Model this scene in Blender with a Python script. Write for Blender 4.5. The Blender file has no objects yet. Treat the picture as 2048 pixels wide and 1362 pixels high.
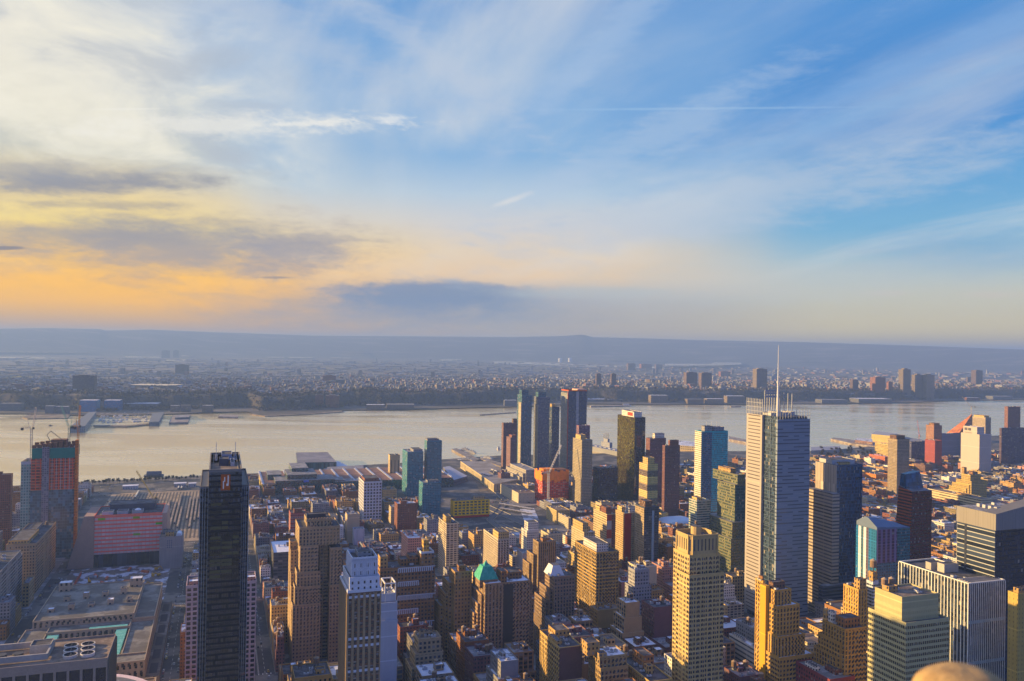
import bpy, math, random
import numpy as np
from mathutils import Matrix, Vector
random.seed(7)
RNG = np.random.default_rng(7)
SC = bpy.context.scene
COL = SC.collection

def lin(r, g, b):
    f = lambda c: (c/255/12.92) if c/255 <= .04045 else ((c/255+.055)/1.055)**2.4
    return (f(r), f(g), f(b), 1)

# ------------------------------------------------------------------ camera
FPX, CX, CY = 1651.0, 1024.0, 681.0
CAMZ = 320.0
PITCH, ROLL = math.radians(.40), math.radians(.9)
CF = np.array([0, math.cos(PITCH), math.sin(PITCH)])
R0 = np.array([1., 0, 0]); U0 = np.cross(R0, CF)
CR = R0*math.cos(ROLL)+U0*math.sin(ROLL)
CU = -R0*math.sin(ROLL)+U0*math.cos(ROLL)
cd = bpy.data.cameras.new('camera'); cam = bpy.data.objects.new('camera', cd); COL.objects.link(cam)
cd.sensor_width = 36; cd.lens = FPX/2048*36; cd.clip_start = .1; cd.clip_end = 150000
cd.dof.use_dof = True; cd.dof.focus_distance = 1200; cd.dof.aperture_fstop = 4
cam.matrix_world = Matrix(((CR[0], CU[0], -CF[0], 0), (CR[1], CU[1], -CF[1], 0), (CR[2], CU[2], -CF[2], CAMZ), (0, 0, 0, 1)))
SC.camera = cam

# ------------------------------------------------------------------ render
SC.render.engine = 'CYCLES'
cy = SC.cycles
cy.use_denoising = True
cy.max_bounces = 4; cy.diffuse_bounces = 2; cy.glossy_bounces = 2; cy.transmission_bounces = 2; cy.volume_bounces = 0
cy.caustics_reflective = False; cy.caustics_refractive = False
cy.sample_clamp_indirect = 4
SC.view_settings.view_transform = 'Standard'; SC.view_settings.look = 'None'
SC.view_settings.exposure = 1.2; SC.view_settings.gamma = 1

# ------------------------------------------------------------------ sun
SUN_AZ, SUN_EL = math.radians(-84), math.radians(12)   # azimuth measured from +Y (the view), clockwise
sd = bpy.data.lights.new('sun', 'SUN'); sd.energy = 5; sd.angle = math.radians(.5); sd.color = (1, .64, .23)
so = bpy.data.objects.new('sun', sd); COL.objects.link(so)
sdir = Vector((math.sin(SUN_AZ)*math.cos(SUN_EL), math.cos(SUN_AZ)*math.cos(SUN_EL), math.sin(SUN_EL)))
so.rotation_euler = sdir.to_track_quat('Z', 'Y').to_euler(); so.location = (0, 0, 900)

# ------------------------------------------------------------------ node helper
class NT:
    def __init__(s, tree): s.t = tree; s.n = tree.nodes; s.l = tree.links
    def new(s, typ, **kw):
        nd = s.n.new(typ)
        for k, v in kw.items(): setattr(nd, k, v)
        return nd
    def put(s, sock, v):
        if isinstance(v, bpy.types.NodeSocket): s.l.new(v, sock)
        elif v is not None: sock.default_value = v
    def m(s, op, a, b=None, c=None, clamp=False):
        nd = s.new('ShaderNodeMath', operation=op, use_clamp=clamp)
        for i, v in enumerate((a, b, c)): s.put(nd.inputs[i], v)
        return nd.outputs[0]
    def ss(s, x, lo, hi, a=0., b=1.):
        nd = s.new('ShaderNodeMapRange', interpolation_type='SMOOTHSTEP')
        for i, v in enumerate((x, lo, hi, a, b)): s.put(nd.inputs[i], v)
        return nd.outputs[0]
    def mix(s, f, a, b, blend='MIX'):
        nd = s.new('ShaderNodeMix', data_type='RGBA', blend_type=blend)
        s.put(nd.inputs[0], f); s.put(nd.inputs[6], a); s.put(nd.inputs[7], b)
        return nd.outputs[2]
    def xyz(s, x, y, z=0.):
        nd = s.new('ShaderNodeCombineXYZ')
        for i, v in enumerate((x, y, z)): s.put(nd.inputs[i], v)
        return nd.outputs[0]
    def sep(s, v):
        nd = s.new('ShaderNodeSeparateXYZ'); s.put(nd.inputs[0], v); return nd.outputs
    def noise(s, v, scale, detail=4, rough=.5, dist=0., dim='3D'):
        nd = s.new('ShaderNodeTexNoise', noise_dimensions=dim)
        s.put(nd.inputs['Vector'], v); nd.inputs['Scale'].default_value = scale; nd.inputs['Detail'].default_value = detail
        nd.inputs['Roughness'].default_value = rough; nd.inputs['Distortion'].default_value = dist
        return nd.outputs[0]
    def ramp(s, x, lo, hi, stops):
        f = s.m('DIVIDE', s.m('SUBTRACT', x, lo), hi-lo, clamp=True)
        nd = s.new('ShaderNodeValToRGB'); s.l.new(f, nd.inputs[0])
        e = nd.color_ramp.elements
        while len(e) < len(stops): e.new(.5)
        for k, (p, c) in enumerate(sorted(stops)):
            e[k].position = min(1, max(0, (p-lo)/(hi-lo))); e[k].color = lin(*c)
        return nd.outputs[0]

# ------------------------------------------------------------------ sky
W = bpy.data.worlds.new('World'); SC.world = W; W.use_nodes = True
T = NT(W.node_tree); T.n.clear()
gen = T.new('ShaderNodeTexCoord').outputs['Generated']
dx, dy, dz = T.sep(gen)
az = T.m('MULTIPLY', T.m('ARCTAN2', dx, dy), 57.2958)
el = T.m('MULTIPLY', T.m('ARCSINE', dz), 57.2958)
def D(px, py):          # photo pixel -> (azimuth, elevation) in degrees
    v = CF+CR*(px-CX)/FPX-CU*(py-CY)/FPX; v = v/np.linalg.norm(v)
    return math.degrees(math.atan2(v[0], v[1])), math.degrees(math.asin(v[2]))
LEFT = [(-3, (190, 150, 115)), (.4, (212, 163, 112)), (1.5, (250, 186, 84)), (2.4, (276, 200, 50)), (3.8, (286, 208, 30)), (5.4, (278, 216, 84)), (7.2, (255, 226, 140)), (9, (248, 222, 160)), (11.5, (212, 210, 196)), (14.5, (238, 232, 214)), (18, (240, 234, 218)), (24, (215, 218, 220)), (34, (150, 180, 220))]
MID = [(-3, (165, 155, 155)), (.6, (208, 184, 152)), (1.8, (186, 178, 172)), (3.3, (182, 182, 188)), (4.8, (246, 212, 172)), (6.6, (240, 217, 188)), (8.4, (218, 216, 216)), (10.4, (190, 210, 228)), (13, (140, 184, 226)), (16.5, (134, 179, 225)), (20, (124, 172, 222)), (24, (98, 155, 216)), (34, (70, 130, 210))]
RIGHT = [(-3, (165, 160, 160)), (.4, (222, 196, 140)), (1.3, (230, 212, 160)), (2.5, (214, 206, 178)), (3.9, (204, 206, 194)), (5.7, (168, 199, 214)), (7.8, (122, 182, 220)), (11, (100, 168, 220)), (14, (72, 148, 216)), (18, (74, 144, 213)), (22, (80, 148, 216)), (34, (45, 105, 195))]
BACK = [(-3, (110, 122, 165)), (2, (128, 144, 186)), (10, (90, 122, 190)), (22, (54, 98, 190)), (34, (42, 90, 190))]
cl, cm_, cr_, cb = (T.ramp(el, -3, 34, q) for q in (LEFT, MID, RIGHT, BACK))
warp = T.noise(gen, 3.2, 3)
azw = T.m('ADD', az, T.m('MULTIPLY', T.m('SUBTRACT', warp, .5), 22))
azs_ = T.m('ADD', azw, T.m('MULTIPLY', T.m('SUBTRACT', el, 5.), .7))   # the warm bank on the left leans back with height
base = T.mix(T.ss(azs_, -21, -2), cl, cm_)
base = T.mix(T.ss(azw, 2, 24), base, cr_)
absaz = T.m('ABSOLUTE', az)
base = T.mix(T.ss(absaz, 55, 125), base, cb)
# cirrus: a high sheet seen in perspective, its fibres running towards the horizon left of the view
h = T.m('ADD', T.m('MAXIMUM', dz, 0.), .06)
qx, qy = T.m('DIVIDE', dx, h), T.m('DIVIDE', dy, h)
FA = math.radians(-17)
al = T.m('ADD', T.m('MULTIPLY', qx, math.sin(FA)), T.m('MULTIPLY', qy, math.cos(FA)))
ac = T.m('SUBTRACT', T.m('MULTIPLY', qx, math.cos(FA)), T.m('MULTIPLY', qy, math.sin(FA)))
fib = T.noise(T.xyz(T.m('MULTIPLY', al, .34), T.m('MULTIPLY', ac, 1.15), 3.1), 1.0, 7, .58, .55)
big = T.noise(T.xyz(T.m('MULTIPLY', al, .3), T.m('MULTIPLY', ac, .55), 8.7), 1.0, 4, .5, .3)
cir = T.m('MULTIPLY', T.ss(fib, .40, .74), T.ss(big, .34, .62))
cirw = T.m('MULTIPLY', cir, T.ss(az, 34, -10, .5, .62))
cirw = T.m('MULTIPLY', cirw, T.ss(el, 2.5, 7.5))
cirw = T.m('MULTIPLY', cirw, T.ss(absaz, 130, 60))
sky = T.mix(cirw, base, lin(232, 232, 230))
# puffy bright bank at the upper left
puf = T.noise(T.xyz(T.m('MULTIPLY', az, .07), T.m('MULTIPLY', el, .17), 1.3), 1.6, 8, .6, .5)
pm = T.m('MULTIPLY', T.ss(puf, .42, .68), T.m('MULTIPLY', T.ss(T.m('ADD', az, T.m('MULTIPLY', T.m('SUBTRACT', el, 12.), .6)), -9, -21), T.ss(el, 9, 12)))
sky = T.mix(T.m('MULTIPLY', pm, .75), sky, lin(255, 248, 228))
pd = T.m('MULTIPLY', T.ss(puf, .5, .32), T.m('MULTIPLY', T.ss(T.m('ADD', az, T.m('MULTIPLY', T.m('SUBTRACT', el, 12.), .6)), -6, -20), T.ss(el, 8, 11)))
sky = T.mix(T.m('MULTIPLY', pd, .5), sky, lin(180, 188, 200))
edge = T.noise(T.xyz(T.m('MULTIPLY', az, .30), T.m('MULTIPLY', el, 1.1), .4), 1., 6, .6, .3)
def cloud(px, py, rx, ry, col, amt, soft=.9, rough=.9, tilt=0., flat=0., fine=0.):
    """a bank lying round one direction of the sky, in that direction's own tangent frame; flat > 0 sharpens its upper side"""
    global sky
    a0, e0 = (math.radians(q) for q in D(px, py)); ti = math.radians(tilt)+ROLL
    d0 = Vector((math.sin(a0)*math.cos(e0), math.cos(a0)*math.cos(e0), math.sin(e0)))
    eu = Vector((math.cos(a0), -math.sin(a0), 0)); ev = eu.cross(d0)
    k = d0.dot(Vector(CF))/FPX
    tw = -e0*math.sin(a0)*0+math.atan2(math.sin(e0)*math.sin(a0), math.cos(a0))   # a level line of the photograph is not a level line of the sky
    eu, ev = eu*math.cos(ti-tw)+ev*math.sin(ti-tw), ev*math.cos(ti-tw)-eu*math.sin(ti-tw)
    def dot(v):
        nd = T.new('ShaderNodeVectorMath', operation='DOT_PRODUCT'); T.l.new(gen, nd.inputs[0]); nd.inputs[1].default_value = v; return nd.outputs['Value']
    dd = T.m('MAXIMUM', dot(d0), .05)
    u = T.m('DIVIDE', T.m('DIVIDE', dot(eu), dd), rx*k); v = T.m('DIVIDE', T.m('DIVIDE', dot(ev), dd), ry*k)
    if flat: v = T.m('MULTIPLY', v, T.ss(v, -.1, .1, 1-flat, 1))
    r = T.m('SQRT', T.m('ADD', T.m('MULTIPLY', u, u), T.m('MULTIPLY', v, v)))
    r = T.m('ADD', r, T.m('MULTIPLY', T.m('SUBTRACT', edge, .5), rough*2))
    if fine: r = T.m('ADD', r, T.m('MULTIPLY', T.m('SUBTRACT', edge2, .5), fine*2))
    f = T.m('MULTIPLY', T.ss(r, 1+soft*.4, 1-soft*.6), amt)
    f = T.m('MULTIPLY', f, T.ss(dot(d0), .3, .6))
    sky = T.mix(f, sky, lin(*col))
edge2 = T.noise(T.xyz(T.m('MULTIPLY', az, 1.1), T.m('MULTIPLY', el, 2.6), 2.4), 1., 5, .65, .4)
cloud(330, 500, 430, 80, (200, 168, 130), .25, 1.3, .8, 0, 0, .3)
cloud(360, 490, 330, 56, (146, 150, 168), .75, 1.4, .9, -1, 0, .35)
cloud(110, 470, 270, 28, (152, 150, 160), .5, 1.4, .9, 0, 0, .35)
cloud(580, 500, 130, 34, (156, 154, 168), .5, 1.3, .9, 0, 0, .4)
cloud(120, 360, 320, 36, (182, 172, 160), .45, 1.3, .9, 0, 0, .35)
cloud(190, 366, 220, 19, (126, 134, 158), .75, 1.3, .9, 0, 0, .4)
cloud(60, 345, 170, 22, (156, 158, 168), .55, 1.4, .9, 0, 0, .4)
cloud(220, 410, 160, 9, (160, 154, 152), .5, 1.2, .9, 0, 0, .4)
cloud(12, 496, 34, 4, (112, 113, 135), .75, .8, .5, 0, 0, .3)
cloud(560, 540, 80, 22, (178, 162, 160), .45, 1.3, .8, 0, 0, .4)
cloud(800, 618, 340, 50, (142, 157, 182), .75, 1.3, .6, 0, 0, .2)
cloud(860, 582, 215, 19, (116, 142, 180), .85, .9, .6, -.5, .6, .35)
cloud(1180, 585, 180, 12, (180, 190, 198), .6, 1.1, .7, 0, 0, .3)
cloud(550, 555, 30, 2.6, (120, 120, 140), .55, .9, .4, 0, 0, .4)
cloud(430, 250, 280, 22, (252, 247, 235), .6, 1.4, 1.3, 1, 0, .9)
cloud(620, 247, 90, 6, (252, 248, 238), .6, 1.2, .8, 2, 0, 1.)
cloud(788, 238, 34, 9, (240, 241, 240), .65, 1.3, .9, 2, 0, 1.)
cloud(1400, 217, 330, 2.6, (160, 198, 234), .5, 1.2, .3, .5, 0, .5)
cloud(1024, 400, 40, 6, (245, 238, 228), .6, 1.3, .6, 19, 0, .6)
cloud(250, 218, 70, 2, (250, 246, 236), .5, 1., .3, .4, 0, .3)
cloud(1780, 587, 44, 6, (214, 205, 196), .5, 1.2, .8, 0, 0, .4)
cloud(1980, 590, 60, 8, (216, 204, 192), .5, 1.2, .8, 0, 0, .4)
cloud(1960, 500, 220, 45, (96, 160, 212), .35, 1.3, .9)
cloud(1500, 560, 420, 44, (202, 207, 206), .45, 1.4, .9, 3, 0, .2)
cloud(1500, 400, 560, 52, (196, 208, 224), .55, 1.5, 1.3, 12, 0, .25)
cloud(1650, 250, 420, 22, (140, 184, 228), .5, 1.5, 1.3, 20, 0, .3)
cloud(1850, 120, 330, 26, (134, 178, 228), .5, 1.5, 1.3, 24, 0, .3)
cloud(1250, 300, 330, 36, (186, 206, 230), .45, 1.5, 1.4, 26, 0, .3)
cloud(1180, 120, 300, 30, (172, 198, 230), .45, 1.5, 1.4, 44, 0, .3)
cloud(860, 110, 260, 26, (196, 208, 226), .45, 1.5, 1.4, -36, 0, .3)
cloud(640, 90, 280, 34, (190, 203, 222), .4, 1.5, 1.4, -28, 0, .3)
nis = T.new('ShaderNodeTexSky', sky_type='NISHITA', sun_disc=False, sun_elevation=SUN_EL, sun_rotation=SUN_AZ, altitude=300)
nbg = T.new('ShaderNodeBackground'); T.l.new(nis.outputs[0], nbg.inputs[0]); nbg.inputs[1].default_value = .05
cbg = T.new('ShaderNodeBackground'); T.l.new(sky, cbg.inputs[0]); T.l.new(T.m('MULTIPLY', T.m('ADD', 1., T.m('MULTIPLY', T.m('MAXIMUM', T.ss(absaz, 60, 120), T.ss(el, 32, 50)), .38)), .436), cbg.inputs[1])  # sky behind the camera and overhead is brightened as added fill light
mx = T.new('ShaderNodeMixShader'); mx.inputs[0].default_value = .93
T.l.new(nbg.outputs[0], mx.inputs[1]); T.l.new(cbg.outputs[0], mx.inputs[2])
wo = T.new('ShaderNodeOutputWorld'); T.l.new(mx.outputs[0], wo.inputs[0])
W.cycles.sampling_method = 'MANUAL'; W.cycles.sample_map_resolution = 512

# ------------------------------------------------------------------ geography
GA = math.radians(19.5)                 # the street grid is turned this far from the view
AV = np.array([math.cos(GA), math.sin(GA)]); SV = np.array([-math.sin(GA), math.cos(GA)])   # along the avenues, along the streets (away)
def g2w(a, s): return AV*a+SV*s
def w2g(x, y): return AV[0]*x+AV[1]*y, SV[0]*x+SV[1]*y
def proj(p):
    v = np.array([p[0], p[1], p[2]-CAMZ]); z = v@CF
    return CX+FPX*(v@CR)/z, CY-FPX*(v@CU)/z, z
def pg(a, s, z): w = g2w(a, s); return proj((w[0], w[1], z))
def gp(px, py, z=0.):                   # where the sight line through a photo pixel meets the level z
    v = CF+CR*(px-CX)/FPX-CU*(py-CY)/FPX
    t = (z-CAMZ)/v[2]; return np.array([v[0]*t, v[1]*t])
def solve(fn, target, lo, hi):
    flo = fn(lo)-target
    for _ in range(50):
        mid = (lo+hi)/2; fm = fn(mid)-target
        if (fm > 0) == (flo > 0): lo = mid
        else: hi = mid
    return (lo+hi)/2

# ------------------------------------------------------------------ materials
MATS = {}
def principled(name):
    m = bpy.data.materials.new(name); m.use_nodes = True; t = NT(m.node_tree)
    b = m.node_tree.nodes['Principled BSDF']; return m, t, b
def satb(c, k=1.4):
    l = .3*c[0]+.5*c[1]+.2*c[2]; return tuple(max(.004, l+(q-l)*k) for q in c)
def plain(name, col, rough=.8, var=.25, scale=.15, col2=None, ior=1.45, metal=0., amt=None, tint=.12):
    """one colour with mottling, or two colours in patches"""
    if name in MATS: return MATS[name]
    m, t, b = principled(name)
    oc = t.new('ShaderNodeTexCoord').outputs['Object']
    n = t.noise(oc, scale, 5, .6)
    c = (*col, 1)
    if col2: c = t.mix(t.ss(n, *(amt or (.47, .56))), (*col, 1), (*col2, 1))
    n2 = t.noise(oc, scale*6, 3, .6)
    f = t.m('ADD', t.m('MULTIPLY', t.m('SUBTRACT', t.m('ADD', n, n2), 1.), var*2), 1.)
    if tint:
        rnd = t.new('ShaderNodeObjectInfo').outputs['Random']
        f = t.m('MULTIPLY', f, t.m('ADD', t.m('MULTIPLY', rnd, 2*tint), 1-tint))
    c = t.mix(1., c, t.xyz(f, f, f), 'MULTIPLY')
    t.put(b.inputs['Base Color'], c); b.inputs['Roughness'].default_value = rough; b.inputs['IOR'].default_value = ior; b.inputs['Metallic'].default_value = metal
    MATS[name] = m; return m
def facade(name, wall, bay=3.2, floor=3.6, wf=.45, hf=.5, glass=(.025, .032, .045), rough=.18, span=None, blind=.10, ior=1.6, var=.22, bcol=(.24, .22, .19), tint=.14, pier=0, wob=0., band=None, gvar=(.55, 2.6)):
    """a wall of windows: u and v of the map run in metres along and up the wall"""
    if name in MATS: return MATS[name]
    m, t, b = principled(name)
    uv = t.new('ShaderNodeUVMap').outputs[0]; u, v, _ = t.sep(uv)
    rnd = t.new('ShaderNodeObjectInfo').outputs['Random']
    cu, cv = t.m('DIVIDE', u, bay), t.m('DIVIDE', v, floor)
    iu, iv = t.m('FLOOR', cu), t.m('FLOOR', cv)
    du, dv = t.m('ABSOLUTE', t.m('SUBTRACT', t.m('FRACT', cu), .5)), t.m('ABSOLUTE', t.m('SUBTRACT', t.m('FRACT', cv), .5))
    mu, mv = t.m('LESS_THAN', du, wf/2), t.m('LESS_THAN', dv, hf/2)
    if pier:           # every n-th bay is solid
        mu = t.m('MULTIPLY', mu, t.m('GREATER_THAN', t.m('MODULO', iu, pier), .5))
    mk = t.m('MULTIPLY', mu, mv)
    wn = t.new('ShaderNodeTexWhiteNoise', noise_dimensions='3D'); t.put(wn.inputs[0], t.xyz(iu, iv, t.m('MULTIPLY', rnd, 91.)))
    r = wn.outputs[0]
    gl = t.mix(t.m('POWER', r, 2.2), tuple(c*gvar[0] for c in glass)+(1,), tuple(min(1, c*gvar[1]+.012*(gvar[1] > 1.5)) for c in glass)+(1,))
    isb = t.m('GREATER_THAN', r, 1-blind)
    gl = t.mix(isb, gl, (*bcol, 1))
    oc = t.new('ShaderNodeTexCoord').outputs['Object']
    n = t.noise(oc, .06, 5, .65); n2 = t.noise(t.xyz(t.m('MULTIPLY', u, .6), t.m('MULTIPLY', v, .05), rnd), 1., 3, .5)
    f = t.m('ADD', t.m('MULTIPLY', t.m('SUBTRACT', t.m('ADD', n, n2), 1.), var*2), 1.)
    f = t.m('MULTIPLY', f, t.m('ADD', t.m('MULTIPLY', rnd, 2*tint), 1-tint))
    if wf < .78 and hf < .7:      # string courses every few storeys
        per = floor*(5+int(bay*10) % 5)
        belt = t.m('LESS_THAN', t.m('FRACT', t.m('DIVIDE', t.m('ADD', v, .5), per)), .85/per)
        f = t.m('MULTIPLY', f, t.m('ADD', 1., t.m('MULTIPLY', belt, .38)))
        mk = t.m('MULTIPLY', mk, t.m('SUBTRACT', 1., belt))
    wc = (*wall, 1)
    if span: wc = t.mix(mu, wc, (*span, 1))
    if band: wc = t.mix(t.m('LESS_THAN', t.m('MODULO', iv, band[0]), .5), wc, (*band[1], 1))
    wc = t.mix(1., wc, t.xyz(f, f, f), 'MULTIPLY')
    t.put(b.inputs['Base Color'], t.mix(mk, wc, gl))
    sh = t.m('MULTIPLY', mk, t.m('SUBTRACT', 1., isb))
    t.put(b.inputs['Roughness'], t.m('ADD', t.m('MULTIPLY', sh, rough-.8), .8))
    t.put(b.inputs['IOR'], t.m('ADD', t.m('MULTIPLY', sh, ior-1.45), 1.45))
    if wob:            # panes never stand quite true: each one mirrors a slightly different spot
        wv = t.new('ShaderNodeVectorMath', operation='SUBTRACT'); t.l.new(wn.outputs[1], wv.inputs[0]); wv.inputs[1].default_value = (.5, .5, .5)
        ws = t.new('ShaderNodeVectorMath', operation='SCALE'); t.l.new(wv.outputs[0], ws.inputs[0]); ws.inputs[3].default_value = wob
        nm = t.new('ShaderNodeVectorMath', operation='ADD'); t.l.new(t.new('ShaderNodeNewGeometry').outputs['Normal'], nm.inputs[0]); t.l.new(ws.outputs[0], nm.inputs[1])
        t.l.new(nm.outputs[0], b.inputs['Normal'])
    MATS[name] = m; return m

# ------------------------------------------------------------------ mesh helper
class MB:
    def __init__(s): s.v = []; s.f = []; s.uv = []; s.mi = []; s.mats = []
    def mid(s, m):
        if m not in s.mats: s.mats.append(m)
        return s.mats.index(m)
    def face(s, pts, m, uvs=None):
        k = len(s.v); s.v.extend(pts); s.f.append(tuple(range(k, k+len(pts))))
        s.uv.extend(uvs if uvs else [(p[0], p[1]) for p in pts]); s.mi.append(s.mid(m))
    def wall(s, x0, y0, x1, y1, z0, z1, m, u0=0.):
        """a vertical quad; its outside is on the right of the way from 0 to 1"""
        L = math.hypot(x1-x0, y1-y0)
        s.face([(x0, y0, z0), (x1, y1, z0), (x1, y1, z1), (x0, y0, z1)], m, [(u0, z0), (u0+L, z0), (u0+L, z1), (u0, z1)])
    def box(s, x0, x1, y0, y1, z0, z1, m, top=None, bottom=False, skip=''):
        if 'S' not in skip: s.wall(x0, y1, x0, y0, z0, z1, m)
        if 'E' not in skip: s.wall(x0, y0, x1, y0, z0, z1, m)
        if 'N' not in skip: s.wall(x1, y0, x1, y1, z0, z1, m)
        if 'W' not in skip: s.wall(x1, y1, x0, y1, z0, z1, m)
        if top is not False: s.face([(x0, y0, z1), (x1, y0, z1), (x1, y1, z1), (x0, y1, z1)], top or m)
        if bottom: s.face([(x0, y1, z0), (x1, y1, z0), (x1, y0, z0), (x0, y0, z0)], m)
    def rim(s, x0, x1, y0, y1, z, h, t, m):
        """a parapet round a roof, just proud of the wall below"""
        e = .06; x0 -= e; x1 += e; y0 -= e; y1 += e
        for a, b, c, d in ((x0, x1, y0, y0+t), (x0, x1, y1-t, y1), (x0, x0+t, y0+t, y1-t), (x1-t, x1, y0+t, y1-t)):
            s.box(a, b, c, d, z-.4, z+h, m)
    def cyl(s, cx, cy, z0, z1, r0, r1, n, m, cap=True, m2=None):
        p0 = [(cx+r0*math.cos(i*2*math.pi/n), cy+r0*math.sin(i*2*math.pi/n), z0) for i in range(n)]
        p1 = [(cx+r1*math.cos(i*2*math.pi/n), cy+r1*math.sin(i*2*math.pi/n), z1) for i in range(n)]
        for i in range(n):
            j = (i+1) % n; q = [p0[i], p0[j], p1[j], p1[i]]
            w = 2*math.pi*r0/n
            if r1 < 1e-4: s.face([p0[i], p0[j], p1[i]], m, [(i*w, z0), (i*w+w, z0), (i*w, z1)])
            else: s.face(q, m, [(i*w, z0), (i*w+w, z0), (i*w+w, z1), (i*w, z1)])
        if cap and r1 > 1e-4: s.face(p1, m2 or m)
    def beam(s, p, q, w, m):
        p, q = Vector(p), Vector(q); d = (q-p)
        if d.length < 1e-6: return
        d.normalize(); a = d.cross(Vector((0, 0, 1)))
        if a.length < .01: a = Vector((1, 0, 0))
        a.normalize(); b = d.cross(a); a *= w/2; b *= w/2
        c0 = [p-a-b, p+a-b, p+a+b, p-a+b]; c1 = [x+(q-p) for x in c0]
        for i in range(4):
            j = (i+1) % 4; s.face([tuple(c0[j]), tuple(c0[i]), tuple(c1[i]), tuple(c1[j])], m)
        s.face([tuple(x) for x in c0], m); s.face([tuple(x) for x in reversed(c1)], m)
    def mesh(s, name, smooth=False):
        me = bpy.data.meshes.new(name); me.from_pydata(s.v, [], s.f)
        uvl = me.uv_layers.new(name='UVMap'); uvl.data.foreach_set('uv', np.array(s.uv, dtype=np.float32).ravel())
        for m in s.mats: me.materials.append(m)
        me.polygons.foreach_set('material_index', np.array(s.mi, dtype=np.int32))
        if smooth: me.polygons.foreach_set('use_smooth', np.ones(len(s.f), dtype=bool))
        me.update(); return me
    def build(s, name, parent=None, smooth=False, **kw):
        if not s.f: return None
        o = bpy.data.objects.new(name, s.mesh(name, smooth)); COL.objects.link(o)
        if parent: o.parent = parent
        tag(o, **kw); return o
def tag(o, label=None, cat=None, group=None, kind=None):
    if label: o['label'] = label
    if cat: o['category'] = cat
    if group: o['group'] = group
    if kind: o['kind'] = kind
    return o
def empty(name, a, s, label, cat, group=None, z=0., grid=True, rot=None):
    o = bpy.data.objects.new(name, None); COL.objects.link(o); o.empty_display_size = 5
    w = g2w(a, s) if grid else (a, s); o.location = (w[0], w[1], z)
    o.rotation_euler = (0, 0, GA if rot is None else rot)
    return tag(o, label, cat, group)
# ------------------------------------------------------------------ palette
def F(key): return FAC[key]() if callable(FAC[key]) else FAC[key]
TAN, BUFF, BROWN, RED, GREY, WHITE, PINK, GOLD = (.40, .275, .145), (.47, .36, .20), (.23, .13, .07), (.18, .082, .062), (.25, .25, .265), (.62, .59, .55), (.42, .25, .21), (.44, .30, .13)
FAC = {
 'tan': lambda: facade('tan_masonry', TAN, 3.4, 3.7, .46, .52),
 'buff': lambda: facade('buff_masonry', BUFF, 2.9, 3.6, .42, .5),
 'brown': lambda: facade('brown_brick', BROWN, 3.1, 3.6, .45, .52, blind=.12),
 'darkbrown': lambda: facade('dark_brown_brick', (.13, .08, .06), 3.0, 3.5, .45, .5, blind=.11),
 'red': lambda: facade('red_brick', RED, 3.0, 3.4, .42, .5, blind=.11),
 'grey': lambda: facade('grey_stone', GREY, 3.2, 3.6, .48, .5),
 'white': lambda: facade('white_brick', WHITE, 3.0, 3.2, .48, .48, blind=.12),
 'pink': lambda: facade('pinkish_brick', PINK, 3.1, 3.5, .44, .5, blind=.11),
 'loft': lambda: facade('loft_piers', (.34, .25, .16), 4.6, 3.9, .74, .58, span=(.2, .14, .09), blind=.13),
 'ribbon': lambda: facade('ribbon_windows', (.44, .42, .36), 3., 3.8, .94, .46, blind=.1),
 'rust': lambda: facade('rust_brick', (.21, .105, .06), 2.6, 3.4, .4, .46, blind=.1),
 'sand': lambda: facade('sand_stone', (.44, .35, .235), 3.9, 4., .56, .56, blind=.1),
 'slate': lambda: facade('slate_brick', (.145, .14, .15), 3.3, 3.5, .46, .5),
 'olive': lambda: facade('olive_brick', (.24, .20, .12), 3.2, 3.7, .5, .48),
 'factory': lambda: facade('factory_windows', (.26, .20, .14), 5.4, 4.3, .80, .62, glass=(.05, .06, .07), blind=.1),
 'cream': lambda: facade('cream_brick', (.50, .44, .33), 2.8, 3.3, .4, .46),
 'plum': lambda: facade('plum_brick', (.15, .085, .09), 3., 3.5, .42, .5),
 'glass': lambda: facade('blue_glass_wall', (.10, .15, .18), 1.6, 3.6, .9, .72, glass=(.03, .06, .085), ior=1.9, blind=.06, wob=.02),
 'balcony': lambda: facade('balcony_slab', (.5, .44, .34), 5.2, 3.0, .7, .6, glass=(.07, .06, .06), blind=.13),
}
ROOF = {
 'tar': lambda: plain('dark_tar_roof', (.055, .055, .065), .9, .4, .12, (.10, .10, .115)),
 'grey': lambda: plain('grey_gravel_roof', (.17, .17, .185), .9, .35, .1, (.27, .27, .29)),
 'snow': lambda: plain('snowy_roof', (.16, .16, .18), .9, .2, .11, (.68, .71, .78), amt=(.38, .50)),
 'white': lambda: plain('white_roof', (.66, .68, .74), .8, .2, .08, (.45, .46, .5), amt=(.55, .7)),
 'brown': lambda: plain('brown_roof', (.15, .11, .085), .9, .35, .1, (.22, .17, .13)),
}
METAL = plain('painted_roof_metal', (.42, .43, .45), .55, .3, .3)
DARKM = plain('dark_machinery', (.06, .06, .07), .6, .4, .3)
WOOD = plain('tank_timber', (.20, .13, .085), .85, .4, 1.2)
WOODC = plain('tank_cap', (.33, .24, .15), .8, .3, 1.2)
CONC = plain('concrete', (.36, .34, .31), .85, .25, .1)
STEEL = plain('crane_steel', (.45, .47, .5), .5, .2, .3)
WG = plain('window_glass', (.022, .028, .04), .12, .6, .9, ior=1.75, tint=.35)
WB = plain('window_blind', (.27, .25, .21), .6, .4, .9, tint=.3)
WL = plain('pale_window_glass', (.12, .14, .17), .15, .6, .9, ior=1.9, tint=.4)
WF = plain('window_sash', (.12, .10, .08), .6, .2, .5)
def obj(name, me, parent, loc=(0, 0, 0), rz=0.):
    o = bpy.data.objects.new(name, me); COL.objects.link(o); o.parent = parent; o.location = loc; o.rotation_euler = (0, 0, rz); return o

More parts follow.
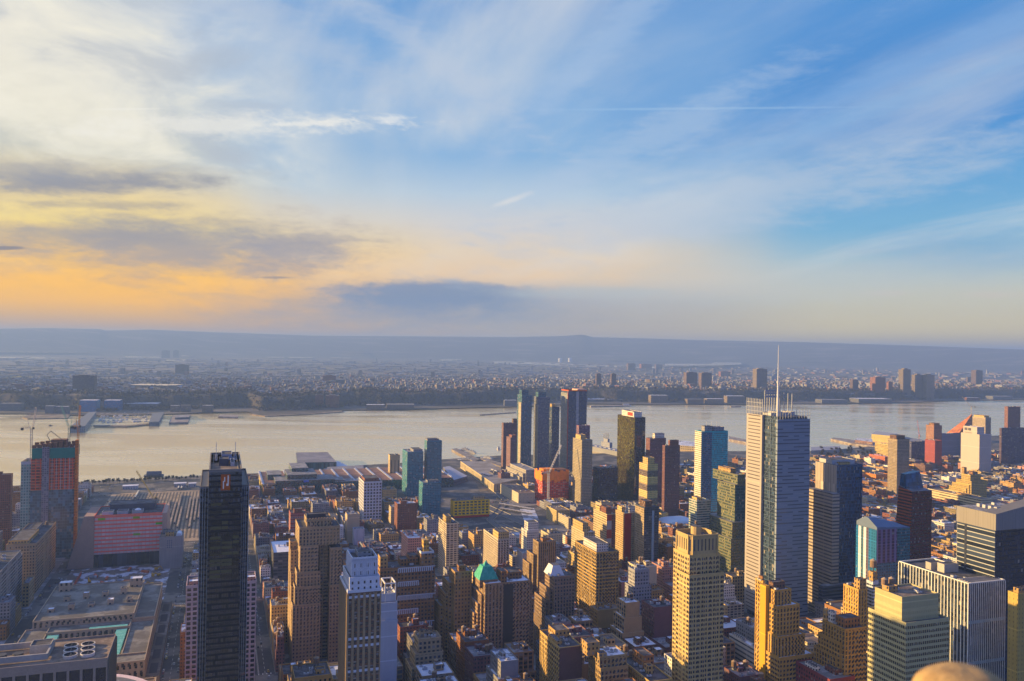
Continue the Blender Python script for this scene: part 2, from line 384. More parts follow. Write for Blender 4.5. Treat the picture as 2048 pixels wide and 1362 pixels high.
# ------------------------------------------------------------------ windows
PANE = {}
def pane_geo(mb, w, h, var, at=lambda x, y, z: (x, y, z)):
    q = lambda x0, x1, z0, z1, m, y=0.: mb.face([at(x0, y, z0), at(x1, y, z0), at(x1, y, z1), at(x0, y, z1)], m)
    top, low = ((WG, WG), (WB, WG), (WB, WL), (WL, WG), (WG, WG))[var]
    q(-w/2, w/2, h*.04, h/2, top); q(-w/2, w/2, -h/2, -h*.04, low); q(-w/2, w/2, -h*.04, h*.04, WF, -.03)
def pane(w, h, var):
    k = (round(w, 2), round(h, 2), var)
    if k not in PANE:
        mb = MB(); pane_geo(mb, w, h, var); PANE[k] = mb.mesh('window')
    return PANE[k]
def gwall(mb, wins, p0, d, L, z0, z1, geo, m, u0=0., head=.0, foot=.0):
    """a wall with real openings; collects the windows that fill them"""
    bay, fl, wf, hf = geo[:4]; rec = geo[4] if len(geo) > 4 else .35
    n = (d[1], -d[0]); h = z1-z0-head-foot
    nu, nv = max(1, round(L/bay)), max(1, round(h/fl))
    if L < 1.6 or h < 2: mb.wall(p0[0], p0[1], p0[0]+d[0]*L, p0[1]+d[1]*L, z0, z1, m, u0); return
    bw, fh = L/nu, h/nv; ww, wh = bw*wf, fh*hf
    P = lambda u, z, r=0.: (p0[0]+d[0]*u-n[0]*r, p0[1]+d[1]*u-n[1]*r, z)
    def q(ua, ub, za, zb): mb.face([P(ua, za), P(ub, za), P(ub, zb), P(ua, zb)], m, [(u0+ua, za), (u0+ub, za), (u0+ub, zb), (u0+ua, zb)])
    edges = [0.]
    for i in range(nu): edges += [(i+.5)*bw-ww/2, (i+.5)*bw+ww/2]
    edges.append(L)
    for i in range(nu+1): q(edges[2*i], edges[2*i+1], z0, z1)
    for i in range(nu):
        ua, ub = edges[2*i+1], edges[2*i+2]; prev = z0
        for j in range(nv):
            zc = z0+foot+(j+.5)*fh; za, zb = zc-wh/2, zc+wh/2
            q(ua, ub, prev, za); prev = zb
            mb.face([P(ua, za), P(ua, za, rec), P(ua, zb, rec), P(ua, zb)], m)
            mb.face([P(ub, za, rec), P(ub, za), P(ub, zb), P(ub, zb, rec)], m)
            mb.face([P(ua, za), P(ub, za), P(ub, za, rec), P(ua, za, rec)], m)
            mb.face([P(ua, zb, rec), P(ub, zb, rec), P(ub, zb), P(ua, zb)], m)
            wins.append((P((ua+ub)/2, zc, rec), d, ww, wh))
        q(ua, ub, prev, z1)
def put_windows(root, wins, cap=100):
    if not wins: return
    M = Matrix.Translation(root.location) @ Matrix.Rotation(root.rotation_euler[2], 4, 'Z')
    key = []
    for k, w in enumerate(wins):
        p = M @ Vector(w[0]); x, y, z = proj(p)
        inside = 0 < x < 2048 and 0 < y < 1362
        key.append((not inside, -round(w[0][2]/14), z, k))
    key.sort(); first = set(k[-1] for k in key[:cap])
    mb = MB(); rr = random.Random(len(wins))
    for k, (c, d, w, h) in enumerate(wins):
        var = rr.choices((0, 1, 2, 3, 4), (46, 10, 5, 9, 30))[0]
        if k in first: obj('window', pane(w, h, var), root, c, math.atan2(d[1], d[0]))
        else: pane_geo(mb, w, h, var, lambda x, y, z, c=c, d=d: (c[0]+d[0]*x-d[1]*y, c[1]+d[1]*x+d[0]*y, c[2]+z))
    if mb.f: mb.build('window', root, kind='stuff')

# ------------------------------------------------------------------ roof furniture
TANKM = {}
def tank(root, x, y, z, s=1., bare=False):
    k = (round(s, 1), bare)
    if k not in TANKM:
        mb = MB(); r = 1.9*s
        for ax, ay in ((1, 1), (1, -1), (-1, 1), (-1, -1)): mb.beam((ax*r*.62, ay*r*.62, 0), (ax*r*.62, ay*r*.62, 2.6*s), .3*s, DARKM)
        mb.cyl(0, 0, 2.6*s, 2.9*s, r*1.02, r*1.02, 14, DARKM)
        mb.cyl(0, 0, 2.9*s, 6.4*s, r, r*.95, 14, WOOD, cap=False); mb.cyl(0, 0, 6.4*s, 7.6*s, r*1.06, 0, 14, WOODC)
        TANKM[k] = mb.mesh('water_tank')
    return obj('water_tank', TANKM[k], root, (x, y, z))
def bulkhead(root, x0, x1, y0, y1, z, h, m, top=None, name='bulkhead'):
    mb = MB(); mb.box(x0, x1, y0, y1, z, z+h, m, top or F2('tar')); mb.rim(x0, x1, y0, y1, z+h, .5, .35, m)
    return mb.build(name, root)
def F2(k): return ROOF[k]()
VENTM = {}
def vent(root, x, y, z, w=3., d=2., h=1.6):
    k = (round(w), round(d), round(h, 1))
    if k not in VENTM:
        mb = MB(); mb.box(-w/2, w/2, -d/2, d/2, .3, h, METAL); mb.box(-w/2+.2, w/2-.2, -d/2+.2, d/2-.2, 0, .3, DARKM, top=False)
        mb.cyl(0, 0, h, h+.25, min(w, d)*.35, min(w, d)*.35, 10, DARKM)
        VENTM[k] = mb.mesh('roof_vent')
    return obj('roof_vent', VENTM[k], root, (x, y, z))

# ------------------------------------------------------------------ placing a building from its outline in the photograph
HEROES = []
def place(xl, xc, xr, yt, H, side='R', D=None, Wd=None):
    P = gp(xc, yt, H); a, s = w2g(*P)
    if side == 'R':
        s1 = s+(D if xl is None else solve(lambda t: pg(a, s+t, H)[0], xl, 0, 900))
        a1 = a+(Wd if xr is None else solve(lambda t: pg(a+t, s, H)[0], xr, 0, 900)); return a, a1, s, s1
    a0 = a-(Wd if xl is None else solve(lambda t: pg(a-t, s, H)[0], xl, 0, 900))
    s1 = s+(D if xr is None else solve(lambda t: pg(a, s+t, H)[0], xr, 0, 900)); return a0, a, s, s1
def hero(kind, cat, ref, label, xl, xc, xr, yt, H, wm, roof='tar', side='R', tiers=None, geo=None, vis=None, bulk=(), tanks=(), vents=4, rim=True, D=None, Wd=None, group=None, wm2=None, gfaces=None, ext=None):
    a0, a1, s0, s1 = place(xl, xc, xr, yt, H, side, D, Wd)
    Wx, Dy = a1-a0, s1-s0
    root = empty(kind, a0, s0, label, cat, group)
    wm = F(wm) if isinstance(wm, str) else wm
    wm2 = wm if wm2 is None else (F(wm2) if isinstance(wm2, str) else wm2)      # the faces with no measured windows
    rm = F2(roof)
    tiers = tiers or [(0, 0, 0, 0, 0, H)]
    wall, rf, wins = MB(), MB(), []
    gf = gfaces or ('SE' if side == 'R' else 'EN')
    mnx = mny = 1e9; mxx = mxy = -1e9; top = None
    for (iS, iN, iE, iW, z0, z1) in tiers:
        x0, x1, y0, y1 = iS, Wx-iN, iE, Dy-iW
        for f, p0, d, L in (('S', (x0, y1), (0, -1), y1-y0), ('E', (x0, y0), (1, 0), x1-x0), ('N', (x1, y0), (0, 1), y1-y0), ('W', (x1, y1), (-1, 0), x1-x0)):
            if geo and f in gf: gwall(wall, wins, p0, d, L, z0, z1, geo, wm2 if False else wm, head=.8)
            else: wall.wall(p0[0], p0[1], p0[0]+d[0]*L, p0[1]+d[1]*L, z0, z1, wm2 if geo else wm)
        rf.face([(x0, y0, z1), (x1, y0, z1), (x1, y1, z1), (x0, y1, z1)], rm)
        if rim: wall.rim(x0, x1, y0, y1, z1, 1.1, .5, plain_of(wm))
        mnx, mny, mxx, mxy = min(mnx, x0), min(mny, y0), max(mxx, x1), max(mxy, y1)
        if top is None or z1 >= top[4]: top = (x0, x1, y0, y1, z1)
    wall.build('wall', root); rf.build('roof', root); put_windows(root, wins)
    x0, x1, y0, y1, z = top
    for (fx0, fx1, fy0, fy1, h, bm) in bulk:
        bulkhead(root, x0+(x1-x0)*fx0, x0+(x1-x0)*fx1, y0+(y1-y0)*fy0, y0+(y1-y0)*fy1, z, h, F(bm) if isinstance(bm, str) else bm)
    for (fx, fy, dz_, sc) in tanks: tank(root, x0+(x1-x0)*fx, y0+(y1-y0)*fy, z+dz_, sc)
    rr = random.Random(int(abs(a0*7+s0)))
    for _ in range(vents): vent(root, x0+(x1-x0)*rr.uniform(.15, .85), y0+(y1-y0)*rr.uniform(.15, .85), z, rr.choice((2, 3, 4)), rr.choice((2, 3)), rr.choice((1.4, 2.2)))
    HEROES.append(dict(a0=a0+mnx, a1=a0+mxx, s0=s0+mny, s1=s0+mxy, H=max(H, z), vis=vis, ref=ref, xc=xc, yt=yt))
    if ext is not None: HEROES[-1].update(ext)
    root['_d'] = 0
    del root['_d']
    return root, Wx, Dy
PLAIN = {}
def plain_of(wm):
    """a parapet in the colour of its wall"""
    if wm.name in PLAIN: return PLAIN[wm.name]
    nd = WALLC.get(wm.name)
    PLAIN[wm.name] = plain('parapet_'+wm.name, nd, .85, .2, .2) if nd else wm
    return PLAIN[wm.name]
WALLC = {}
_fac = facade
def facade(name, wall, *a, **k):
    wall = satb(wall); WALLC[name] = wall
    if 'glass' in k: k['glass'] = satb(k['glass'])
    return _fac(name, wall, *a, **k)
_pl = plain
def solid(name, col, **k):
    col = satb(col); WALLC[name] = col; return _pl(name, col, **k)
def info(name, a0, a1, s0, s1, H, ref, vis=None):
    HEROES.append(dict(a0=a0, a1=a1, s0=s0, s1=s1, H=H, vis=vis, ref=ref, xc=None, yt=None))
def lattice(mb, p, q, w, m, n):
    """an open truss between two points"""
    p, q = Vector(p), Vector(q); d = (q-p).normalized(); a = d.cross(Vector((0, 0, 1)))
    if a.length < .05: a = Vector((1, 0, 0))
    a.normalize(); b = d.cross(a).normalized(); a *= w/2; b *= w/2
    cs = (a+b, a-b, -a-b, -a+b)
    for c in cs: mb.beam(p+c, q+c, w*.16, m)
    for k in range(n):
        u, v = p+(q-p)*(k/n), p+(q-p)*((k+1)/n)
        for i in range(4): mb.beam(u+cs[i], v+cs[(i+1) % 4], w*.09, m)
# ------------------------------------------------------------------ ground, water, far land
def gpt(pts, z): return [(*gp(x, y, z), z) for x, y in pts]
FAR = [(-420, 838), (-200, 830), (0, 828), (45, 828), (200, 832), (330, 829), (470, 824), (495, 824), (520, 831), (600, 829), (690, 821), (800, 820), (1024, 814), (1180, 808), (1300, 810), (1480, 809), (1640, 808), (1800, 806), (1950, 801), (2048, 799), (2400, 795)]
NEAR = [(-420, 990), (-200, 982), (0, 973), (150, 964), (300, 957), (400, 951), (520, 946), (600, 940), (690, 932), (800, 926), (905, 917), (1000, 911), (1190, 907), (1330, 903), (1500, 902), (1640, 902), (1780, 889), (1900, 876), (2048, 868), (2400, 850)]
def slab(name, pts, z0, z1, m, m_side=None, **kw):
    mb = MB(); n = len(pts); t = gpt(pts, z1) if len(pts[0]) == 2 else pts
    A = sum(t[i][0]*t[(i+1) % n][1]-t[(i+1) % n][0]*t[i][1] for i in range(n))
    if A < 0: t = t[::-1]
    mb.face(t, m)
    for i in range(n):
        p, q = t[i], t[(i+1) % n]
        L = math.dist(p, q)
        mb.face([(p[0], p[1], z0), (q[0], q[1], z0), (q[0], q[1], z1), (p[0], p[1], z1)], m_side or m, [(0, z0), (L, z0), (L, z1), (0, z1)])
    return mb.build(name, **kw)
# river
m, t, b = principled('river_water')
oc = t.new('ShaderNodeTexCoord').outputs['Object']
rot = t.new('ShaderNodeMapping'); t.l.new(oc, rot.inputs[0]); rot.inputs['Rotation'].default_value = (0, 0, .5); rot.inputs['Scale'].default_value = (.35, 1.25, 1)
n1 = t.noise(rot.outputs[0], .07, 6, .62); n2 = t.noise(rot.outputs[0], .0045, 5, .6, .6)
bp = t.new('ShaderNodeBump'); bp.inputs['Strength'].default_value = .11; bp.inputs['Distance'].default_value = 2.2; t.l.new(n1, bp.inputs['Height'])
t.l.new(bp.outputs[0], b.inputs['Normal'])
t.put(b.inputs['Base Color'], t.mix(t.ss(n2, .38, .62), (.86, .64, .24, 1), (.92, .73, .36, 1)))  # gold of the mirrored sky is put into the water's own tint
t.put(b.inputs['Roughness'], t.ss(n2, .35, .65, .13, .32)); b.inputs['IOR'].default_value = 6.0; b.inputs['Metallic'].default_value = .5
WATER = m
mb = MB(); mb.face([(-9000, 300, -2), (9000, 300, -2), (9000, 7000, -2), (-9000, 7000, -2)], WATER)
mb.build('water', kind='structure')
# city ground
ASPH = plain('asphalt', (.055, .055, .06), .85, .45, .022, (.15, .135, .12), amt=(.49, .57), tint=0)
PAVE = plain('pavement', (.17, .165, .16), .9, .3, .05, (.30, .30, .31), amt=(.5, .62), tint=0)
near = [(*gp(x, y, 0), 0.) for x, y in NEAR]
slab('ground', near+[(3500, -600, 0.), (-2500, -600, 0.)], -6, 0., ASPH, CONC, kind='structure')
SHORE = sorted((w2g(p[0], p[1]) for p in near))
def s_shore(a): return float(np.interp(a, [q[0] for q in SHORE], [q[1] for q in SHORE]))
AVES = [-120, 240, 540, 815, 1100, 1390, 1680, 1950]
ST = {k: 41+80*k for k in range(-8, 34)}
def hw(k): return 15. if k in (0, 8, 23) else 8.5
def blk(k): return ST[k]+hw(k), ST[k+1]-hw(k+1)
NOB = [(-240, 30, 1380, 2200), (395, 590, 1250, 1960), (-190, -55, 1095, 1290)]   # yards, tunnel plaza, building pit
mb = MB()
for k in range(-8, 33):
    a0, a1 = blk(k)
    for i in range(len(AVES)-1):
        s0, s1 = AVES[i]+14, AVES[i+1]-14
        s1 = min(s1, s_shore((a0+a1)/2)-30)
        if s1-s0 < 40 or any(a0 < q[1] and a1 > q[0] and s0 < q[3] and s1 > q[2] for q in NOB): continue
        pts = [(*g2w(a, s), 0) for a, s in ((a0, s0), (a1, s0), (a1, s1), (a0, s1))]
        mb.face([(p[0], p[1], .13) for p in pts], PAVE)
        for i2 in range(4):
            p, q = pts[i2], pts[(i2+1) % 4]; mb.face([(p[0], p[1], 0), (q[0], q[1], 0), (q[0], q[1], .13), (p[0], p[1], .13)], PAVE)
mb.build('pavement', kind='structure')
LINE = plain('road_paint', (.62, .60, .55), .7, .4, .3, tint=0)
mb = MB()
def stripe(a, s0, s1, w=.5, dash=0):
    s = s0
    while s < s1:
        e = min(s1, s+(dash or 1e9)); pts = [g2w(a-w/2, s), g2w(a+w/2, s), g2w(a+w/2, e), g2w(a-w/2, e)]
        mb.face([(p[0], p[1], .008) for p in pts], LINE); s = e+(dash or 0)
for k in range(-2, 10):
    for i in range(2, len(AVES)-1):
        s0, s1 = AVES[i]+18, AVES[i+1]-18
        if hw(k) > 10:
            stripe(ST[k]-.4, s0, s1, .25); stripe(ST[k]+.4, s0, s1, .25)
            for o in (-6, 6): stripe(ST[k]+o, s0, s1, .3, 6)
        else: stripe(ST[k], s0, s1, .25, 6)
        for o in range(-6, 7, 2):                           # crossings
            for s in (AVES[i]+15, AVES[i+1]-18):
                stripe(ST[k]+o*hw(k)/8, s, s+3, .8)
mb.build('road_marking', kind='structure')

# ---- New Jersey: flats, wooded cliff, plateau, meadows and far ridges as one sheet
def azof(p): return math.atan2(p[0], p[1])
FS = sorted((azof(gp(x, y, 0)), float(np.hypot(*gp(x, y, 0)))) for x, y in FAR)
def rshore(az_): return float(np.interp(az_, [q[0] for q in FS], [q[1] for q in FS]))
RIDGE = [(-300, 650), (0, 657), (90, 656), (200, 658), (212, 661), (300, 659), (420, 664), (512, 667), (620, 671), (760, 672), (900, 673), (1024, 674), (1120, 672), (1165, 669), (1185, 674), (1300, 677), (1400, 680), (1600, 684), (1800, 690), (2048, 699), (2400, 708)]
RG = []
for x, y in RIDGE:
    v = CF+CR*(x-CX)/FPX-CU*(y-CY)/FPX; RG.append((math.atan2(v[0], v[1]), v[2]/math.hypot(v[0], v[1])))
def sst(x, a, b): u = min(1, max(0, (x-a)/(b-a))); return u*u*(3-2*u)
def nz(x, seed): return math.sin(x*1.3+seed)+.6*math.sin(x*2.9+seed*2.1)+.4*math.sin(x*6.1+seed*.7)+.25*math.sin(x*13.7+seed*3.3)
RR = 21000.
def hland(az_, r):
    t = r-rshore(az_)
    w = 260+70*nz(az_*22, 1.)*.5
    px = az_*57.3
    cliff = 58+5*nz(az_*30, 2.)
    edge = w+35*nz(az_*160, 4.)*.4
    hgt = 2+cliff*sst(t, edge, edge+150)
    hgt -= (cliff-14)*sst(t, 1300, 3400)
    hgt += 3*nz(az_*90+r*.004, 5)*sst(t, w+200, w+500)*(1-sst(t, 2500, 3400))
    hgt -= 10*sst(t, 3400, 5200)
    if r > 17200:
        sl = float(np.interp(az_, [q[0] for q in RG], [q[1] for q in RG])); ht = CAMZ+sl*RR
        hgt += (ht-8)*sst(r, 17200, RR)**1.5*(1+.02*nz(az_*60+r*.0004, 3)*(1-sst(r, RR-1500, RR)))
        hgt -= 300*sst(r, RR, RR+9000)
    return hgt
azs = np.radians(np.arange(-50, 50.01, .22)); ts = np.concatenate([np.array([0, 30, 80, 130, 180, 215, 250, 285, 320, 355, 390, 430, 480, 560]), np.geomspace(660, 7000, 46)])
rs_far = np.array([8900, 9600, 10400, 11300, 12300, 13400, 14600, 15400, 16200, 17000, 18000, 19000, 20000, 20600, 21000, 21600, 23500, 27000, 60000.])
v, f = [], []
NR = len(ts)+len(rs_far)
for az_ in azs:
    r0 = rshore(az_)
    rr_ = [r0+q for q in ts if r0+q < 8700]; rr_ += [None]*0
    rr_ = list(np.interp(np.linspace(0, 1, len(ts)), np.linspace(0, 1, len(rr_)), rr_))+list(rs_far)
    for q in rr_: v.append((q*math.sin(az_), q*math.cos(az_), hland(az_, q) if q < 26500 else -60.))
v2 = []
for i in range(len(azs)-1):
    for j in range(NR-1): k = i*NR+j; f.append((k, k+NR, k+NR+1, k+1))
m, t, b = principled('far_land')
oc = t.new('ShaderNodeTexCoord').outputs['Object']; ox, oy, oz = t.sep(oc)
woods = t.mix(t.ss(t.noise(oc, .02, 6, .65), .35, .65), (.02, .02, .021, 1), (.048, .041, .036, 1))
mp = t.new('ShaderNodeMapping'); t.l.new(oc, mp.inputs[0]); mp.inputs['Scale'].default_value = (.35, 1.6, 1)
town = t.mix(t.ss(t.noise(mp.outputs[0], .012, 6, .75), .5, .66), (.065, .058, .055, 1), (.24, .22, .21, 1))
fields = t.mix(t.ss(t.noise(mp.outputs[0], .0016, 7, .7), .46, .56), (.030, .030, .032, 1), (.14, .11, .09, 1))
spots = t.ss(t.noise(mp.outputs[0], .006, 4, .8), .57, .64)
fields = t.mix(t.m('MULTIPLY', spots, t.ss(t.noise(oc, .0006, 3), .4, .6)), fields, (.42, .40, .38, 1))
rr_ = t.m('SQRT', t.m('ADD', t.m('MULTIPLY', ox, ox), t.m('MULTIPLY', oy, oy)))
c = t.mix(t.ss(t.noise(oc, .004, 4), .42, .58), woods, town)
nrm = t.sep(t.new('ShaderNodeNewGeometry').outputs['Normal'])[2]
c = t.mix(t.ss(rr_, 6600, 7600), c, fields)
far_ = t.mix(t.m('MULTIPLY', t.ss(t.noise(mp.outputs[0], .0022, 6, .75), .52, .64), .55), (.035, .035, .033, 1), (.26, .24, .22, 1))
c = t.mix(t.ss(rr_, 16500, 18000), c, far_)
c = t.mix(t.ss(nrm, .965, .90), c, woods)
t.put(b.inputs['Base Color'], c); b.inputs['Roughness'].default_value = .95
me = bpy.data.meshes.new('land'); me.from_pydata(v, [], f); me.materials.append(m); me.update()
me.polygons.foreach_set('use_smooth', np.ones(len(f), dtype=bool))
o = bpy.data.objects.new('far_shore_land', me); COL.objects.link(o); tag(o, kind='structure')
def zland(p): return hland(azof(p), float(np.hypot(p[0], p[1])))
def land_at(px, py):
    """where the sight line through a pixel first meets the far land"""
    v = CF+CR*(px-CX)/FPX-CU*(py-CY)/FPX; az_ = math.atan2(v[0], v[1]); sl = v[2]/math.hypot(v[0], v[1]); r = rshore(az_)
    while r < 26000:
        if CAMZ+sl*r <= hland(az_, r): break
        r += 12
    return (r*math.sin(az_), r*math.cos(az_), hland(az_, r))
# water lying in the meadows
CREEK = [[(-60, 703), (190, 706), (200, 708), (90, 710), (-60, 709)], [(-60, 713), (75, 714), (130, 716), (60, 718), (-60, 717)], [(250, 713.5), (322, 713), (322, 716), (255, 716)], [(330, 720), (372, 719), (370, 722.5), (335, 723)], [(362, 711), (385, 713), (378, 715.5), (362, 714)],
         [(535, 713.5), (570, 714), (568, 717), (530, 717)], [(578, 714), (625, 714.5), (624, 718), (577, 717.5)], [(660, 715), (700, 716), (712, 719), (662, 718)], [(695, 707), (735, 702), (732, 704), (706, 712), (690, 713)], [(985, 722), (1080, 725), (1160, 729), (1250, 732), (1330, 734), (1330, 737), (1245, 735.5), (1150, 733), (1075, 729.5), (985, 727)],
         [(1330, 733), (1420, 733), (1430, 728), (1480, 725), (1484, 734), (1440, 736), (1330, 737)], [(1598, 724), (1640, 723), (1638, 727), (1596, 728)], [(1210, 720), (1330, 723), (1326, 726), (1205, 724)], [(880, 720), (925, 719), (924, 722), (880, 723)], [(1655, 722), (1692, 720.5), (1690, 723), (1655, 724.5)]]
for pts in CREEK:
    mb = MB(); q = []
    for x, y in pts:
        p = land_at(x, y); q.append((p[0], p[1], p[2]+2.5))
    zz = max(p[2] for p in q)
    mb.face([(p[0], p[1], zz) for p in q], WATER); o = mb.build('creek_water', kind='structure')
    if o.data.polygons[0].normal.z < 0: o.data.flip_normals()
# ------------------------------------------------------------------ the buildings one can name, from the photograph's outlines

def zat(a_, s_, py):        # height at which a plumb line at (a, s) crosses image row py
    return solve(lambda z: -pg(a_, s_, z)[1], -py, 0, 320)
GEO_T = (3.3, 3.7, .44, .52)
def glassm(name, wall, glass, **k): return facade(name, wall, glass=glass, **k)
# --- left
r, w, d = hero('office_building', 'office building', 'the roof with six fans', 'dark bronze office block with six round roof fans', None, 215, 232, 1319, 125, solid('bronze_pier', (.34, .28, .235)), 'brown', 'L',
     tiers=[(0, 0, 0, 0, 0, 125)], geo=(7.2, 120, .80, .94, 1.4), gfaces='E', Wd=150, vis=1362)
mb = MB()
nf = 13
for i in range(16): mb.box(w+.02, w+.9, d*(i+.3)/16, d*(i+.65)/16, 0, 125, plain('bronze_fin', (.17, .15, .11), .6, .2, .3))
mb.build('fin', r)
FANR = plain('fan_rim', (.62, .58, .52), .6, .2, .4)
for i in range(2):
    for j in range(3):
        mb = MB(); cx_, cy_ = w-22+i*9.6-(j)*1.0, 11+j*8.6
        mb.cyl(0, 0, 0, 1.8, 4.1, 4.1, 24, FANR, cap=False); mb.cyl(0, 0, 1.8, 1.81, 4.1, 3.6, 24, FANR, cap=False); mb.cyl(0, 0, .5, .52, 3.6, 3.6, 24, DARKM)
        for q in range(24):
            t0, t1 = q*math.pi/12, (q+1)*math.pi/12
            mb.face([(3.6*math.cos(t0), 3.6*math.sin(t0), 1.8), (3.6*math.cos(t0), 3.6*math.sin(t0), .5), (3.6*math.cos(t1), 3.6*math.sin(t1), .5), (3.6*math.cos(t1), 3.6*math.sin(t1), 1.8)], DARKM)
        fo = mb.build('roof_fan', r); fo.location = (cx_, cy_, 125)
        mb = MB()
        for q in range(4): t0 = q*math.pi/2; mb.beam((0, 0, 1.1), (3.4*math.cos(t0), 3.4*math.sin(t0), 1.25), .5, DARKM)
        mb.build('fan_blade', fo)
mb = MB(); mb.rim(w-105, w-34, 9, 34, 126, 3.2, 1.2, CONC); mb.build('well_parapet', r)
bulkhead(r, w-46, w-34.5, 22, 33, 125, 5, solid('pale_bulkhead', (.55, .5, .42)))
for i in range(5):
    mb = MB(); mb.cyl(0, 0, 0, 2.2, 3., 3., 18, DARKM); o = mb.build('roof_fan', r); o.location = (w-52-i*9, 21, 125)
# arena
R_ARENA = 62
a_, s_ = w2g(*gp(286, 1362, 46)); ca, cs_ = a_-R_ARENA*.80, s_-R_ARENA*.6
r = empty('arena', ca, cs_, 'round pale arena drum behind the bronze office block', 'arena')
mb = MB(); mb.cyl(0, 0, 0, 44, R_ARENA, R_ARENA, 72, facade('arena_panels', (.40, .33, .30), 4.5, 44, .85, .9, glass=(.34, .28, .25), blind=0)); mb.build('wall', r)
mb = MB(); mb.cyl(0, 0, 44, 47, R_ARENA+1, R_ARENA+1, 72, solid('arena_rim', (.72, .60, .60))); mb.build('rim', r)
mb = MB(); mb.cyl(0, 0, 47, 48, R_ARENA-4, R_ARENA-12, 72, F2('grey')); mb.build('roof', r)
info('arena', -215, -47, 545, cs_+62, 47, 'the round arena')
# old post office: a long low stone block round a light court
A0, A1, S0, S1 = -180, -60, 832, 1082
r = empty('post_office', A0, S0, 'long low stone post office with green copper strips on its roof', 'post office')
wmat = facade('post_office_stone', (.36, .31, .25), 5.2, 9, .42, .5); wall, rf, wins = MB(), MB(), []
W_, D_ = A1-A0, S1-S0
def blockgeo(x0, x1, y0, y1, z, g=(5., 8., .4, .5, .5)):
    for p0, dd, L in (((x0, y1), (0, -1), y1-y0), ((x0, y0), (1, 0), x1-x0), ((x1, y0), (0, 1), y1-y0), ((x1, y1), (-1, 0), x1-x0)): gwall(wall, wins, p0, dd, L, 0, z, g, wmat)
    wall.rim(x0, x1, y0, y1, z, 1.2, .7, plain_of(wmat))
    rf.face([(x0, y0, z), (x1, y0, z), (x1, y1, z), (x0, y1, z)], ROOF_PO)
ROOF_PO = plain('old_felt_roof', (.12, .11, .10), .9, .4, .04, (.20, .19, .17))
blockgeo(0, W_, 0, 22, 24); blockgeo(0, 22, 22.01, 120, 24); blockgeo(W_-22, W_, 22.01, 120, 24); blockgeo(22.01, W_-22.01, 98, 119.9, 26)
blockgeo(6, W_-20, 120.1, D_, 32); blockgeo(W_-20, W_, 120.2, D_, 27)
rf.face([(22, 22, 13), (W_-22, 22, 13), (W_-22, 98, 13), (22, 98, 13)], F2('grey'))
wall.build('wall', r); rf.build('roof', r); put_windows(r, wins)
COPPER = plain('green_copper', (.10, .42, .34), .7, .25, .3, (.17, .48, .40))
for (x0, x1, y0, y1, z) in ((24, 34, 22, 96, 25), (W_-34, W_-24, 22, 96, 25), (W_-60, W_-24.5, 99, 107, 26.2), (36, W_-60.5, 15, 21.5, 24.2)):
    mb = MB(); mb.face([(x0, y0, z), (x1, y0, z), (x1, y1, z+.2), (x0, y1, z+.2)], COPPER); mb.box(x0, x1, y0, y1, z-3, z-.01, COPPER, top=False)
    mb.build('copper_roof', r)
for i in range(9): bulkhead(r, 14+i*9.3, 20+i*9.3, 150+(i*37) % 70, 158+(i*37) % 70, 32, 3+(i*5) % 4, wmat, F2('snow') if i % 3 == 0 else None)
for (x, y) in ((12, 228), (W_-34, 226)): bulkhead(r, x, x+13, y, y+12, 32, 9, wmat, F2('white'))
mb = MB(); mb.box(W_+.2, W_+12, 6, D_-6, 0, 7, wmat, top=ROOF_PO)
for q in range(6): mb.box(W_+2.5, W_+9.5, 14+q*38, 40+q*38, 6.9, 7.06, solid('roof_well', (.03, .03, .04)))
mb.build('side_wing', r)
info('po', A0, -46, S0-8, S1, 32, 'the stone post office', vis=1362)
# pink striped block under a concrete flank
r, w, d = hero('office_building', 'office building', 'the pink striped office block', 'wide office block with pink striped facade and sloping concrete ends', 189, 325, 331, 1026, 72, facade('pink_panels', (.78, .22, .17), 4.75, 5.4, .92, .60, glass=(.66, .50, .48), gvar=(.9, 1.15), blind=.0, bcol=(.5, .4, .45), ior=1.5, var=.1), 'tar', 'L', vis=1128,
     tiers=[(0, 0, 0, 0, 18, 72), (0, 0, 1.5, 0, 0, 17.9)], geo=None)
DG = facade('dark_glass_base', (.04, .045, .06), 6, 18, .95, .95, glass=(.02, .025, .04), blind=0)
mb = MB(); mb.box(0, w, .6, 1.3, 0, 18.2, DG); mb.build('glazed_base', r)
PC = plain('pinkish_concrete', (.42, .28, .21), .85, .2, .1)
for sgn in (0, 1):
    mb = MB(); x0, x1, xb = (w, w+6, w+9) if sgn else (0, -13, -34)
    y0, y1 = -1.2, d
    P8 = [(x0, y0, 0), (xb, y0, 0), (x1, y0, 72.5), (x0, y0, 72.5)]; Q8 = [(p[0], y1, p[2]) for p in P8]
    o_ = 1 if sgn else -1
    fl = lambda q: q if o_ > 0 else q[::-1]
    mb.face(fl(P8), PC); mb.face(fl(Q8[::-1]), PC); mb.face(fl([P8[1], Q8[1], Q8[2], P8[2]]), PC); mb.face(fl([P8[2], Q8[2], Q8[3], P8[3]]), PC)
    mb.build('flank', r)
bulkhead(r, w*.18, w*.86, d*.45, d*.95, 72, 9, solid('dark_plant', (.07, .07, .09)))
for k in range(3): bulkhead(r, w*(.1+.22*k), w*(.26+.22*k), d*.08, d*.3, 72, 4, METAL, name='plant_box')
mb = MB(); mb.cyl(0, 0, 0, 3, 6, 6, 24, solid('dome_white', (.8, .8, .82)), cap=False); mb.cyl(0, 0, 3, 6, 6, 2, 24, solid('dome_white', (.8, .8, .82))); o = mb.build('dome', r, smooth=True); o.location = (w*.62, d*.2, 72)
